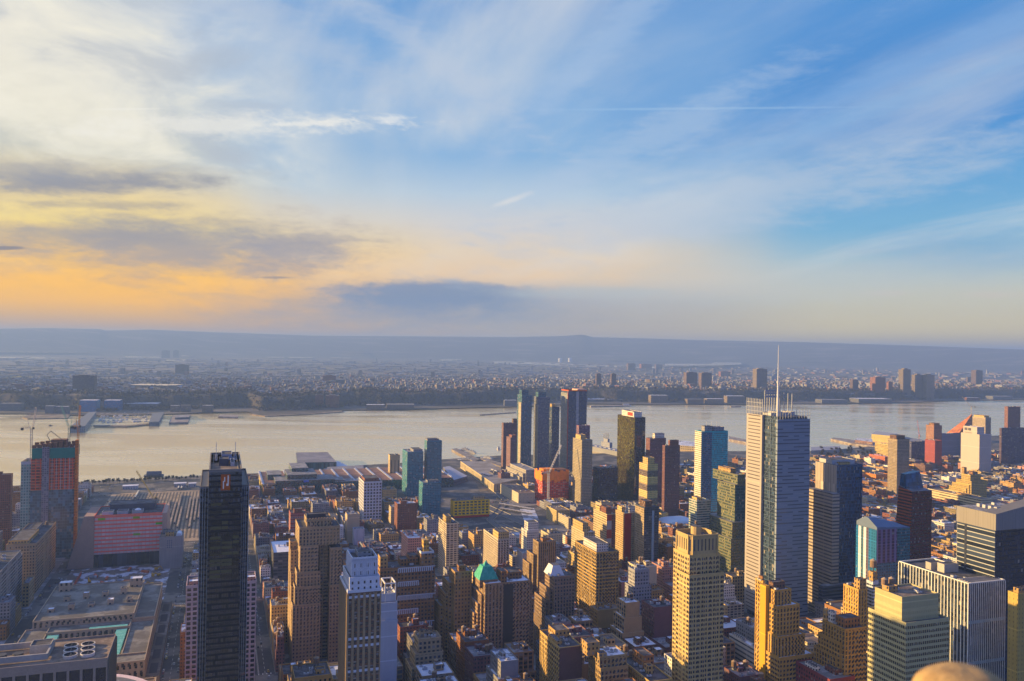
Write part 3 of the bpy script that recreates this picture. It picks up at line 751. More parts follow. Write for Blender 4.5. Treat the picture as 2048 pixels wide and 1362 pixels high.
for (fx, z, col) in ((.05, 66, (.22, .4, .06)), (.56, 66, (.25, .35, .02)), (.9, 56, (.1, .35, .05)), (.57, 42, (.6, .38, .02))):
    mb = MB(); mb.box(w*fx, w*fx+9, -.25, -.05, z, z+3, solid('panel_%d' % int(fx*100), col)); mb.build('coloured_panel', r)
# tower under construction
TW = gp(150, 880, 172); a1, s0 = w2g(*TW); HC = 172.
wx = solve(lambda t: pg(a1-t, s0, 150)[0], 62, 0, 300); dy = 42
r = empty('tower_under_construction', a1-wx, s0, 'unfinished tower with orange floors, green netting and cranes on top', 'tower')
info('hy', a1-wx-14, a1+6, s0, s0+dy, 172, 'the unfinished orange tower', vis=1075)
GB = facade('new_blue_glass', (.13, .17, .21), 3., 4.2, .93, .85, glass=(.05, .085, .11), ior=1.9, blind=.05, wob=.02)
mb = MB(); mb.box(0, wx, 0, dy, 0, 100, GB); mb.build('glazed_floors', r)
OF = facade('open_floors', (.62, .13, .05), 6., 4.2, .80, .72, glass=(.16, .055, .04), blind=.28, bcol=(.34, .13, .09), rough=.8, ior=1.45)
mb = MB(); mb.box(.3, wx-.3, .3, dy, 100, 146, OF, top=CONC)
for k in range(12): mb.box(-.1, wx+.1, -.2, dy+.2, 100+k*4.2, 100.5+k*4.2, solid('floor_edge', (.48, .30, .22)))
mb.build('open_floors', r)
NET = plain('green_netting', (.0, .20, .155), .8, .25, .2)
mb = MB(); mb.box(1.5, wx+.4, -.6, dy+.6, 146, 161, NET, top=CONC); mb.build('netting', r)
RUST = plain('rusty_formwork', (.20, .09, .05), .85, .4, .2)
mb = MB()
for k in range(16):
    x = 3+(k % 8)*(wx-8)/7; y = 5+(k//8)*20; mb.box(x-2.5, x+2.5, y-3, y+3, 161, 165+(k*7) % 6, RUST)
mb.box(wx*.42, wx*.78, 8, 26, 161, 172, RUST); mb.build('formwork', r)
HST = facade('hoist_frame', (.26, .24, .26), 3, 3, .7, .7, glass=(.10, .09, .11), blind=.06)
mb = MB(); mb.box(wx*.26, wx*.42, -2.6, -.7, 0, 163, HST); mb.build('hoist', r)
mb = MB(); mb.box(wx+.6, wx+4.6, -1.5, 8, 0, 172, facade('orange_hoist', (.46, .17, .05), 2, 4, .6, .5, glass=(.25, .09, .04), blind=0)); mb.build('hoist', r, label='orange hoist shaft on the right edge')
mb = MB(); mb.box(-13, -.2, 3, dy, 0, 138, facade('pale_green_glass', (.34, .40, .36), 3.4, 4.2, .6, .62, glass=(.08, .14, .13), ior=1.9)); mb.rim(-13, -.2, 3, dy, 138, 4, .5, STEEL); mb.build('side_tower', r)
for k in range(5):
    mb = MB(); mb.box(wx*(.48+.1*k), wx*(.48+.1*k)+.6, -.5, -.25, 100, 146, solid('white_guide', (.6, .5, .5))); mb.build('guide_rail', r)
def crane(a, s, z, mast, jib, luff, turn, col, label, w=2.2, cj=12):
    """a luffing tower crane: mast, cab, jib, counter jib and weights"""
    r = empty('tower_crane', a, s, label, 'crane', 'tower cranes on building sites', z=z)
    cmat = solid('crane_%s' % col[0], col[1])
    mb = MB(); lattice(mb, (0, 0, 0), (0, 0, mast), w, cmat, max(4, int(mast/w/1.6))); mb.build('mast', r)
    dx_, dy_ = math.cos(turn), math.sin(turn)
    tip = (dx_*jib*math.cos(luff), dy_*jib*math.cos(luff), mast+1+jib*math.sin(luff))
    mb = MB(); lattice(mb, (dx_*1.5, dy_*1.5, mast+1), tip, w*.75, cmat, max(5, int(jib/w/1.5))); mb.build('jib', r)
    mb = MB(); lattice(mb, (-dx_*1, -dy_*1, mast+1), (-dx_*cj, -dy_*cj, mast+1.5), w*.8, cmat, 5); mb.build('counter_jib', r)
    mb = MB(); mb.box(-dx_*cj-1.6, -dx_*cj+1.6, -dy_*cj-1.6, -dy_*cj+1.6, mast-2.5, mast+1, DARKM); mb.build('counterweight', r)
    mb = MB(); mb.box(1.2, 3.6, -1.2, 1.2, mast-1.8, mast+1.2, WF); mb.build('cab', r)
    mb = MB(); mb.beam((-dx_*3, -dy_*3, mast+1), (-dx_*5, -dy_*5, mast+11), .5, cmat); mb.beam((-dx_*5, -dy_*5, mast+11), tip, .18, DARKM); mb.build('stay', r)
    return r
ax, sx = a1-wx, s0
crane(ax-1, sx+6, 138, 52, 30, math.radians(80), math.radians(20), ('pale', (.4, .38, .36)), 'slim crane rising at the left corner of the unfinished orange tower')
crane(ax+wx*.80, sx+22, 161, 28, 34, math.radians(62), math.radians(140), ('teal', (.16, .30, .30)), 'teal crane on the roof of the unfinished orange tower', 2.4)
crane(ax+wx+2, sx+14, 161, 30, 30, math.radians(84), math.radians(60), ('orange', (.55, .26, .07)), 'orange crane at the right corner of the unfinished tower')
pr = empty('concrete_pump', ax+wx*.46, sx+10, 'thin folded boom of a concrete pump on the unfinished tower', 'pump', z=161)
mb = MB(); mb.box(-2, 2, -1.5, 1.5, 0, 3, DARKM)
for p, q in (((0, 0, 3), (-8, 0, 18)), ((-8, 0, 18), (-3, 0, 24)), ((-3, 0, 24), (14, 0, 9))): mb.beam(p, q, .7, DARKM)
mb.build('boom', pr)
# brick tower at the edge and the neighbours on the left
hero('apartment_tower', 'apartment tower', 'the brick tower at the left edge', 'dark red brick tower at the left edge beside the unfinished tower', None, 22, 26, 950, 118, facade('left_brick', (.19, .085, .07), 2.6, 3.3, .46, .5, blind=.06), 'grey', 'L', Wd=60, vis=1065, bulk=[(.5, .8, .3, .7, 4, 'red')])
hero('office_building', 'office building', 'the tan block on the left street', 'tan stone office block with notched roof along the left street', 12, 73, 112, 1088, 62, facade('left_tan', (.30, .235, .17), 3.2, 3.8, .45, .52), 'tar', 'L', geo=(3.6, 3.9, .46, .52, .4), vis=1195, bulk=[(.05, .72, .02, .5, 5, 'tan'), (.3, .6, .55, .9, 4, 'grey')], tanks=[(.8, .8, 0, 1.1)], gfaces='N')
hero('office_building', 'office building', 'the grey block at the lower left', 'grey masonry block with rows of windows at the lower left', None, -15, 45, 1172, 55, facade('left_grey', (.30, .29, .28), 3.6, 3.9, .5, .52), 'tar', 'L', geo=(3.6, 3.9, .5, .55, .4), gfaces='N', Wd=45, vis=1285, tiers=[(0, 0, 0, 0, 0, 55), (6, 0, 14, 10, 55, 61)], bulk=[(.2, .7, .3, .6, 4, 'grey')])
hero('office_building', 'office building', 'the low teal-roofed block', 'low tan block with a teal green roof on the left street', 45, 58, 69, 1168, 27, facade('low_tan', (.34, .27, .17), 3.4, 4.2, .5, .5), 'grey', 'L', vis=1212)
r, w, d = hero('office_building', 'office building', 'the plain grey block beside the pink one', 'plain grey block with curved white roof shed right of the pink striped block', 319, 366, None, 1073, 44, facade('blank_grey', (.26, .245, .24), 4.2, 4.4, .0, .0), 'brown', 'L', D=34, vis=1135, bulk=[(.25, .6, .1, .6, 6, 'tan'), (.1, .5, .65, .95, 5, 'grey')], vents=4)
mb = MB(); wm_ = solid('shed_white', (.62, .66, .7))
for q in range(8):
    t0, t1 = math.pi*q/8, math.pi*(q+1)/8
    mb.face([(4*math.cos(t0), 0, 4*math.sin(t0)), (4*math.cos(t1), 0, 4*math.sin(t1)), (4*math.cos(t1), 18, 4*math.sin(t1)), (4*math.cos(t0), 18, 4*math.sin(t0))][::-1], wm_)
mb.face([(4*math.cos(math.pi*q/8), 0, 4*math.sin(math.pi*q/8)) for q in range(9)][::-1], wm_); o = mb.build('roof_shed', r); o.location = (w*.82, d*.15, 44)
GRIDW = solid('mesh_lattice', (.28, .26, .26))
mb = MB()
for i in range(3):
    for j in range(4): mb.box(w*.32+i*2.6, w*.32+i*2.6+1.5, -.12, .02, 29+j*3, 31+j*3, solid('dull_glass', (.13, .14, .17)))
mb.build('window', r, kind='stuff')
# the black slab
BG = facade('black_glass', (.012, .013, .017), 1.6, 3.9, .86, .62, glass=(.006, .008, .012), rough=.05, ior=1.9, blind=.03, bcol=(.02, .02, .018), var=.2, wob=.03)
r, w, d = hero('office_tower', 'office tower', 'the black glass slab', 'tall black glass office slab standing over the wide street', 418, 484.5, None, 942, 229, BG, 'brown', 'L', tiers=[(0, 0, 0, 0, 0, 229)], vis=1362, rim=False, D=95)
OL = solid('bronze_trim', (.20, .19, .18))
MUL = solid('pale_mullion', (.34, .37, .38))
for (x0, x1, nm) in ((-5.9, -.03, 'shoulder'), (w+.03, w+5.0, 'shoulder')):
    mb = MB(); mb.box(x0, x1, 6, d-8, 0, 217, BG, top=plain('shoulder_roof', (.40, .34, .26), .8, .25, .3)); mb.rim(x0, x1, 6, d-8, 217, 1.2, .6, OL); mb.build(nm, r)
    mb = MB()
    for q in (.05, .35, .62, .95): mb.box(x0+(x1-x0)*q-.2, x0+(x1-x0)*q+.2, 5.2, 5.95, 0, 217.5, MUL)
    mb.build('mullion', r)
mb = MB(); mb.rim(0, w, 0, d, 229, 1.6, .9, OL); mb.rim(2.4, w-2.4, 2, d-2, 228.6, 1.4, .4, OL); mb.build('parapet', r)
mb = MB()
mb.box(0, w, 46.5, d, 0, 229, BG, top=F2('brown')); mb.build('wall', r)
bulkhead(r, w*.38, w*.72, d*.62, d*.84, 229, 4, solid('pale_plant', (.30, .33, .42)), name='plant_box')
bulkhead(r, w*.30, w*.60, d*.30, d*.46, 229, 4.5, solid('dark_plant', (.07, .07, .09)), name='plant_box')
bulkhead(r, w*.66, w*.78, d*.26, d*.5, 229, 2.5, METAL, name='plant_box')
for fx in (.2, .84):
    mb = MB(); mb.beam((w*fx, d*.7, 229), (w*fx, d*.7, 242), .35, STEEL); mb.build('antenna', r)
    for k in range(4): vent(r, w*fx, d*(.6+.09*k), 229, 2, 2, 1.6)
LG = solid('sign_red', (.42, .13, .06)); LW = solid('sign_white', (.75, .72, .66))
sg = MB(); sg.box(w*.36, w*.64, -.35, -.05, 216, 227, LG); so_ = sg.build('logo_sign', r, label='orange red panel with white figure near the top')
sg = MB()
for x0, x1, z0, z1 in ((.42, .455, 217, 222.5), (.455, .49, 222, 225.3), (.56, .595, 219, 226.4), (.525, .56, 219, 220.6)): sg.box(w*x0, w*x1, -.5, -.36, z0, z1, LW)
sg.build('figure', so_)
for k in range(26):
    mb = MB(); z = 212-k*8.1; mb.box(w*.02, w*.98, -.10, -.03, z, z+.35, solid('slab_line', (.03, .03, .034))); mb.build('slab_line', r)
GF = facade('gold_reflection_paint', (.02, .02, .022), 7.5, 9, .96, 1., glass=(.025, .025, .02), rough=.1, ior=1.6, blind=.7, bcol=(.11, .095, .035))  # olive-gold reflections painted into the glass colour of these rows
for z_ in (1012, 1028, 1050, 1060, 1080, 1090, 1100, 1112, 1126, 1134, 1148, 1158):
    zc_ = zat(*w2g(r.location.x, r.location.y), z_); mb = MB(); mb.box(w*.06, w*(.94 if z_ > 1070 else .6), -.14, -.035, zc_, zc_+2.1, GF); mb.build('painted_reflection', r)
# pale wings behind the black slab
r, w, d = hero('office_building', 'office building', 'the pale grid block behind the black slab', 'pale pink office block with square windows showing on both sides of the black slab', 372.5, 513, None, 1163, 106, solid('pale_pink_stone', (.58, .48, .50)), 'tar', 'L', D=32, geo=(4.95, 4.25, .66, .66, .6), vis=1362)
for fx in (.02, .83): bulkhead(r, w*fx+1, w*fx+9, 2, 10, 106, 3.5, F('pink'), F2('snow'))

# --- middle: hotel with stepped crown
ABRICK = facade('hotel_brick', (.36, .28, .19), 3.3, 3.6, .4, .48)
P = gp(583, 1334, 0); a, s = w2g(*P); WX = solve(lambda t: pg(a+t, s, 90)[0], 685, 0, 200); DY = 58.
r = empty('hotel', a, s, 'brown stepped hotel tower with crenellated crown beside the wide street', 'hotel')
wall, rf, wins = MB(), MB(), []
hg = (3.5, 3.65, .42, .5, .4)
def tier(x0, x1, y0, y1, z0, z1, faces='SE', m=ABRICK, g=hg):
    for f, p0, dd, L in (('S', (x0, y1), (0, -1), y1-y0), ('E', (x0, y0), (1, 0), x1-x0), ('N', (x1, y0), (0, 1), y1-y0), ('W', (x1, y1), (-1, 0), x1-x0)):
        if f in faces: gwall(wall, wins, p0, dd, L, z0, z1, g, m, head=.8)
        else: wall.wall(p0[0], p0[1], p0[0]+dd[0]*L, p0[1]+dd[1]*L, z0, z1, m)
    rf.face([(x0, y0, z1), (x1, y0, z1), (x1, y1, z1), (x0, y1, z1)], F2('tar')); wall.rim(x0, x1, y0, y1, z1, 1., .5, plain_of(m))
z1_, z2_, z3_, z4_, z5_ = (zat(a, s, y) for y in (1213, 1178, 1150, 1098, 1062)); z6_ = zat(a, s+12, 1044)
wl = WX*.56; wr = WX*.74
tier(0, wl, 0, DY, 0, z1_); tier(2, wl, 2, DY-.2, z1_, z2_); tier(wr, WX, 0, DY, 0, z2_)
tier(wl+.01, wr-.01, 14, DY-.1, 0, z4_)
tier(4, wl, 5, DY-2, z2_, z3_); tier(7, wl-2, 7, DY-4, z3_, z4_); tier(wr+.5, WX-.5, 3, DY-4, z2_, z4_-3)
tier(6, WX-2, 9, DY-6, z4_, z5_); tier(14, WX-9, 14, DY-14, z5_, z6_, g=(4, 7, .3, .6, .4))
for k in range(5): tier(-.5-.0*k, 3+2.2*k, 8+7*k, 20+8*k, 0 if k == 0 else z1_, [z1_-6, z2_-3, z3_-5, z4_-9, z4_-2][k], faces='')
wall.build('wall', r); rf.build('roof', r); put_windows(r, wins)
for k in range(9):
    mb = MB(); x = 14+(WX-25)*k/8; mb.box(x-.8, x+.8, 13.6, 14.6, z6_-1, z6_+2.4, plain_of(ABRICK)); mb.build('crown_block', r)
bulkhead(r, WX*.3, WX*.7, 24, 34, z6_, 4, DARKM, name='plant_box')
info('hotel', a-1, a+WX, s, s+DY, z6_, 'the stepped brown hotel', vis=1330)
# white-crowned tower
NB = facade('white_crown_spandrel', (.15, .09, .06), 3.3, 3.7, .5, .62, blind=.3)
a0, a1, s0, s1 = place(694, 704, 755, 1122, 171)
r = empty('office_tower', a0, s0, 'slim brown tower with a white two-stage crown beside a blank white slab', 'office tower')
w, d = a1-a0, max(14., s1-s0)
wall, rf, wins = MB(), MB(), []
WC = solid('white_terracotta', (.58, .60, .64))
tier(-3.2, w+2.2, -4, d+10, 0, 150, 'SE', NB, (3.9, 3.75, .5, .58, .3))
hm = wall; wall = MB()
tier(-1.9, w+1.2, -3, d+6, 150.6, 159.5, 'SE', WC, (3.9, 5, .3, .5, .4)); tier(0, w, 0, d, 159.5, 171, 'SE', WC, (3.9, 5.5, .3, .5, .4))
crown = wall; wall = hm
wall.build('wall', r); crown.build('crown', r, label='white stepped crown'); rf.build('roof', r); put_windows(r, wins)
mb = MB(); mb.rim(-3.3, w+2.3, -4.1, d+10.1, 150.6, 1.6, .8, WC); mb.rim(0, w, 0, d, 171, 2.2, .6, WC); mb.build('cornice', r)
mb = MB()
for i in range(14): x = w*i/13; mb.box(x-.28, x+.28, -.5, -.08, 160, 172, WC)
for i in range(8): y = d*i/7; mb.box(-.5, -.08, y-.28, y+.28, 160, 172, WC)
mb.build('crown_rib', r, kind='stuff')
PIER = solid('tan_pier', (.30, .23, .155))
def piers(r, x0, x1, y0, y1, z0, z1, nx, ny, wd, m, dep=.5):
    for i in range(nx+1):
        x = x0+(x1-x0)*i/nx; mb = MB(); mb.box(max(x0, x-wd/2), min(x1, x+wd/2), y0-dep, y0-.03, z0, z1, m); mb.build('pier', r)
    for i in range(ny+1):
        y = y0+(y1-y0)*i/ny; mb = MB(); mb.box(x0-dep, x0-.03, max(y0-dep, y-wd/2), min(y1, y+wd/2), z0, z1, m); mb.build('pier', r)
piers(r, -3.2, w+2.2, -4, d+10, 0, 149.5, max(1, round((w+5.4)/3.9)), max(1, round((d+14)/3.9)), 1.7, PIER)
for z_ in (146.5, 118, 113, 96):
    for i in range(round((w+5.4)/3.9)): x = -3.2+(w+5.4)*(i+.5)/round((w+5.4)/3.9); mb = MB(); mb.box(x-1, x+1, -4.25, -4.03, z_, z_+1.7, WC); mb.build('white_spandrel', r)
bulkhead(r, w*.3, w*.85, d*.35, d*.9, 171, 3.2, F('grey'))
mb = MB(); mb.beam((w*.85, d*.8, 171), (w*.85, d*.8, 181), .4, STEEL); mb.build('antenna', r)
info('nelson', a0-4, a1+3, s0-4, s0+d+10, 171, 'the white-crowned tower', vis=1362)
# blank white slab
BW = facade('blank_white', (.56, .57, .60), 6, 4, 0, 0, var=.1)
r, w, d = hero('office_building', 'office building', 'the blank white slab', 'blank white slab building with an open framed white roof', None, 762, 796, 1196, 112, BW, 'grey', tiers=[(0, 0, 0, 0, 0, 92), (0, 0, 2, 0, 92, 106), (0, 0, 8, 0, 106, 112)], D=26, vis=1322, rim=True)
mb = MB(); wf_ = solid('roof_frame_white', (.72, .70, .68))
for x, y in ((w*.35, 8), (w-.5, 8), (w*.35, 25), (w-.5, 25)): mb.beam((x, y, 92), (x, y, 121), .9, wf_)
for z in (112.5, 121):
    for p, q in (((w*.35, 8), (w-.5, 8)), ((w-.5, 8), (w-.5, 25)), ((w*.35, 25), (w-.5, 25)), ((w*.35, 8), (w*.35, 25))): mb.beam((*p, z), (*q, z), .9, wf_)
mb.build('roof_frame', r)
# ornate brown block with white bands
OB = facade('ornate_brown', (.27, .17, .10), 3.4, 3.7, .5, .52, blind=.25)
r, w, d = hero('loft_building', 'office building', 'the brown block with white bands', 'broad brown brick block with rows of white terracotta bands', None, 760, 870, 1140, 101, OB, 'tar', D=28, vis=1245, geo=(3.4, 3.75, .5, .54, .35), tiers=[(0, 0, 0, 0, 0, 101)], bulk=[(.02, .16, .2, .7, 11, 'tan'), (.4, .55, .3, .8, 6, 'brown'), (.56, .72, .3, .8, 9, 'brown')], vents=5)
mb = MB()
for k in range(5):
    z = 101-k*13.5
    for i in range(int(w*.34), int(w*.99)):
        if i % 2 == 0 and (k % 2 == 0 or i < w*.7): mb.box(i-.55, i+.55, -.7, -.08, z-4.2, z-.2, WC)
    mb.box(w*.33, w*(1 if k % 2 == 0 else .7), -.9, -.1, z-.19, z+.5, WC)
mb.build('terracotta_band', r, kind='stuff')
mb = MB(); mb.box(w*.74, w*.98, .5, 18, 101, 114, OB, top=F2('tar')); mb.rim(w*.74, w*.98, .5, 18, 114, 1.6, .8, WC); mb.box(w*.80, w*.90, 4, 12, 114, 126, facade('gold_tip', GOLD, 3, 4, .4, .5)); mb.build('tower', r)
# stepped tan block, dark blank side
hero('loft_building', 'office building', 'the stepped block with a dark blank side', 'stepped tan loft block with a dark purple blank side wall', None, 910, 944, 1146, 100, facade('stepped_tan', (.36, .26, .15), 3.2, 3.6, .46, .52), 'grey', D=22, vis=1265, wm2=None, geo=(3.4, 3.7, .46, .52, .35), gfaces='S', tiers=[(0, 0, 0, 0, 0, 100), (-4, 8, 7, -10, 0, 88), (-6, 14, 12, -18, 0, 76), (-9, 14, 20, -24, 0, 62)], bulk=[(.3, .7, .2, .6, 5, 'brown')], tanks=[(.6, .8, 0, 1)])
# green-roofed stepped block
GT = facade('green_roof_block_brick', (.28, .20, .135), 3.4, 3.7, .42, .5, blind=.25)
r, w, d = hero('loft_building', 'office building', 'the green-roofed stepped block', 'stepped brown loft block under a bright green copper hip roof', None, 970.5, 1061, 1170, 95, GT, 'snow', D=40, vis=1262, geo=(3.5, 3.75, .44, .52, .35),
   tiers=[(0, 0, 0, 0, 0, 95), (-2.2, 3, 5, -3, 0, 84), (-4.4, 3, 9, -8, 0, 74), (-6.6, 3, 13, -12, 0, 64), (0, -3, 3, 4, 0, 84), (0, -6, 5, 8, 0, 72)], bulk=[(.62, .9, .3, .8, 6, 'brown'), (.38, .5, .1, .5, 10, 'brown')], tanks=[(.9, .6, 0, 1.1)])
mb = MB(); x0, x1, y0, y1 = -3., 15., 8., 27.; zb, zt = 97.5, 109.
mb.box(x0, x1, y0, y1, 90, zb, GT, top=False)
i_ = 4.6; q0 = [(x0-.6, y0-.6, zb), (x1+.6, y0-.6, zb), (x1+.6, y1+.6, zb), (x0-.6, y1+.6, zb)]; q1 = [(x0+i_, y0+i_, zt), (x1-i_, y0+i_, zt), (x1-i_, y1-i_, zt), (x0+i_, y1-i_, zt)]
for k in range(4): mb.face([q0[k], q0[(k+1) % 4], q1[(k+1) % 4], q1[k]], plain('bright_copper', (.02, .36, .25), .6, .2, .4, (.06, .42, .31)))
mb.face(q1, plain('bright_copper', (.02, .36, .25)))
cx_, cy_ = (x0+x1)/2, (y0+y1)/2
for k in range(4):
    c4 = [(cx_-2.4, cy_-2.4, zt), (cx_+2.4, cy_-2.4, zt), (cx_+2.4, cy_+2.4, zt), (cx_-2.4, cy_+2.4, zt)]; mb.face([c4[k], c4[(k+1) % 4], (cx_, cy_, zt+5)], plain('bright_copper', (.02, .36, .25)))
mb.build('copper_roof', r)
mb = MB(); mb.box(w*.40, w*.62, -.06, .3, 20, 94, solid('recess_shade_paint', (.05, .045, .04))); mb.build('recess_shade', r)  # flat dark panel on the front, painted for a recess's shade
# apartment slabs of the middle distance
hero('apartment_building', 'apartment building', 'the pale slab with lit balconies', 'pale apartment slab with balconies down its sunlit end', 877, 893, 918, 1049, 75, 'balcony', 'tar', vis=1135, wm2=None, geo=None, bulk=[(.1, .5, .2, .6, 9, 'buff')])
hero('apartment_building', 'apartment building', 'the white apartment block', 'white and tan apartment block with box bulkhead on its corner', 967, 996, 1019, 1080, 75, facade('pale_tan_apartments', (.48, .42, .34), 3.6, 3., .5, .5), 'tar', vis=1135, geo=(3.7, 3.05, .5, .5, .3), bulk=[(.05, .98, .02, .38, 9, 'buff')])
hero('apartment_building', 'apartment building', 'the white block with tall bulkhead', 'white block with a tall pale bulkhead beside the art deco tower', 1043, 1054, 1078, 1063, 62, 'white', 'grey', vis=1105, bulk=[(.1, .95, .05, .7, 12, 'white')])
hero('apartment_building', 'apartment building', 'the pale slab with a red stripe', 'narrow pale slab with a vertical red stripe down its sunlit side', 1034, 1046, 1063, 1108, 58, facade('pale_blank', (.48, .46, .46), 6, 4, 0, 0), 'grey', vis=1158, gfaces='S')
hero('loft_building', 'office building', 'the art deco piered tower', 'brown art deco tower with vertical piers and stepped lit side', 1066, 1077, 1112, 1086, 84, facade('deco_piers', (.26, .19, .12), 2.6, 3.6, .46, .78, span=(.13, .1, .07)), 'tar', vis=1195, tiers=[(0, 0, 0, 0, 0, 84), (-4, 4, 6, -10, 0, 68), (-7, 4, 12, -16, 0, 56)], bulk=[(.3, .7, .2, .6, 4, 'brown')])
r, w, d = hero('loft_building', 'office building', 'the block with a white mansard', 'brown loft block capped by a white mansard roof', None, 1109, 1150, 1156, 84, facade('mansard_brick', (.27, .20, .15), 3.2, 3.6, .45, .52), 'tar', D=26, vis=1232, geo=(3.3, 3.7, .45, .52, .35), tiers=[(0, 0, 0, 0, 0, 84), (-3, 8, 5, -8, 0, 70), (-6, 12, 9, -14, 0, 58)], tanks=[(.3, .9, 0, .9)])
MW = plain('mansard_white', (.58, .60, .64), .5, .15, .4)
mb = MB(); x0, x1, y0, y1 = -2., w*.6, 6., 25.; q0 = [(x0, y0, 84), (x1, y0, 84), (x1, y1, 84), (x0, y1, 84)]; q1 = [(x0+4, y0+4, 94), (x1-4, y0+4, 94), (x1-4, y1-4, 94), (x0+4, y1-4, 94)]
for k in range(4): mb.face([q0[k], q0[(k+1) % 4], q1[(k+1) % 4], q1[k]], MW)
mb.face(q1, F2('tar')); mb.build('mansard_roof', r)
hero('loft_building', 'office building', 'the gold loft block with pale penthouse', 'large golden loft block with a pale stepped penthouse on top', 1150, 1193, 1238, 1107, 86, facade('gold_loft', (.38, .27, .13), 3.6, 3.8, .55, .55), 'tar', vis=1192, geo=(4.2, 4.1, .62, .55, .35), bulk=[(.1, .62, .1, .7, 9, 'white'), (.7, .95, .3, .8, 5, 'tan')])
hero('apartment_building', 'apartment building', 'the cream block with stepped top', 'cream apartment block with a stepped block-like top', 1143, 1168, 1190, 1066, 72, facade('cream_apartments', (.50, .43, .30), 3.4, 3., .5, .5), 'white', vis=1098, bulk=[(.0, .5, .1, .9, 12, 'buff'), (.5, .8, .2, .8, 5, 'buff')])
r, w, d = hero('apartment_building', 'apartment building', 'the checkered red block', 'tall apartment block checkered in cream and red brick', 1187, 1214, 1231, 1030, 92, facade('checker_cream', (.48, .40, .27), 3.4, 3.2, .6, .5), 'snow', vis=1082, bulk=[(.05, .7, .1, .5, 9, 'red'), (.1, .4, .6, .9, 6, 'buff')])
mb = MB(); mb.box(-.15, w*.55, -.2, -.03, 0, 92.2, facade('checker_red', (.34, .07, .055), 3.4, 12, 0, 0, band=(2, (.5, .45, .4)))); mb.build('red_panel', r)
mb = MB(); mb.box(w*.55, w+.1, -.2, -.03, 0, 92.2, F('red')); mb.build('red_panel', r)
r, w, d = hero('apartment_building', 'apartment building', 'the slab with a red end panel', 'tan apartment slab with a bright red panel and white roof boxes', 1231, 1249, 1281, 1028, 86, facade('tan_slab', (.36, .28, .18), 3.1, 3., .5, .5), 'white', vis=1080, bulk=[(.35, .98, .1, .5, 7, 'white'), (.0, .2, .3, .8, 8, 'buff')])
mb = MB(); mb.box(.0, w*.42, -.2, -.03, 0, 86.3, solid('bright_red', (.42, .03, .04))); mb.build('red_panel', r)
r, w, d = hero('hotel', 'hotel', 'the dark hotel with a pale stripe', 'dark glass hotel slab with a pale stripe and tan sunlit side', 1271, 1289, 1318, 1016, 104, facade('dark_hotel', (.06, .07, .09), 3.2, 3.1, .8, .5, glass=(.02, .03, .05), blind=.1), 'tar', vis=1125, bulk=[(.1, .6, .1, .7, 8, 'darkbrown')])
mb = MB(); mb.box(w*.52, w*.66, -.5, -.03, 0, 100, solid('stripe_pale', (.34, .45, .55))); mb.build('pale_stripe', r)
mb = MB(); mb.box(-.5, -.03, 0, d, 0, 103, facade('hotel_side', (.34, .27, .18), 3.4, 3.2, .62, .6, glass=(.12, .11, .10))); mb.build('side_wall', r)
# yellow framed warehouse
r, w, d = hero('warehouse', 'warehouse', 'the yellow framed building', 'bright yellow framed industrial building with a red base', 902, 908, 978, 1003, 31, facade('yellow_bays', (.10, .08, .06), 2., 5, .85, .7, glass=(.05, .05, .06), blind=.06), 'brown', vis=1040, bulk=[(.62, .9, .3, .7, 5, 'tan'), (.1, .5, .2, .6, 3, 'grey')], D=None)
YEL = solid('yellow_paint', (.86, .58, .01)); mb = MB()
for i in range(10): x = w*i/9; mb.box(x-1.2, x+1.2, -.7, -.03, 4, 31.5, YEL)
for j in range(6): z = 5+j*5.2; mb.box(0, w, -.5, -.03, z-1., z+1., YEL)
for i in range(5): y = d*i/4; mb.box(-.7, -.03, y-.8, y+.8, 4, 31.5, YEL)
mb.build('yellow_frame', r)
mb = MB(); mb.box(-.4, w+.3, -.6, -.05, 0, 4, solid('base_red', (.42, .05, .04))); mb.build('red_base', r)
# white grid block and glass twins
hero('office_building', 'office building', 'the white grid block', 'white office block with a bold square grid of windows', 717.5, 728, 764, 965, 71, solid('white_grid', (.56, .57, .62)), 'tar', vis=1043, geo=(5.2, 5.6, .62, .62, .8), bulk=[(.1, .9, .2, .8, 5, 'red')])
TWG = facade('twin_teal_glass', (.11, .23, .28), 3.2, 3.1, .8, .66, glass=(.03, .09, .115), ior=1.9, blind=.08, wob=.02)
hero('apartment_tower', 'apartment tower', 'the left glass twin', 'teal glass apartment tower with a pale stepped roof, left of its twin', 805, 815, 847, 905, 92, TWG, 'grey', vis=1000, bulk=[(.4, .98, .1, .8, 5, 'grey')], group='teal glass twin towers')
hero('apartment_tower', 'apartment tower', 'the right glass twin', 'teal glass apartment tower, the taller and right of its twin', 849, 854, 884, 883, 113, TWG, 'grey', vis=962, bulk=[(.05, .8, .1, .9, 5, 'grey')], group='teal glass twin towers')
hero('apartment_building', 'apartment building', 'the glass block before the twins', 'lower teal glass apartment block standing before the glass twins', 838, 846, 882, 967, 62, TWG, 'grey', vis=1022, bulk=[(.3, .9, .2, .7, 4, 'grey')])
hero('apartment_building', 'apartment building', 'the red brick block before the twins', 'red brick block with ragged snowy roof below the glass twins', 789, 795, 834, 1009, 48, 'red', 'snow', vis=1062, bulk=[(.2, .5, .2, .6, 4, 'red')], tanks=[(.8, .4, 0, 1)])
hero('warehouse', 'warehouse', 'the blank beige slab', 'blank beige windowless slab below the white grid block', None, 694.5, 719.5, 1030, 45, facade('blank_beige', (.42, .34, .25), 6, 4, 0, 0, var=.1), 'grey', D=20, vis=1084)
hero('warehouse', 'warehouse', 'the small white block', 'small white block split in two beside the blank beige slab', None, 708, 729, 1060, 24, facade('blank_pale', (.50, .50, .54), 10, 4, .04, 1.), 'grey', D=16, vis=1085)
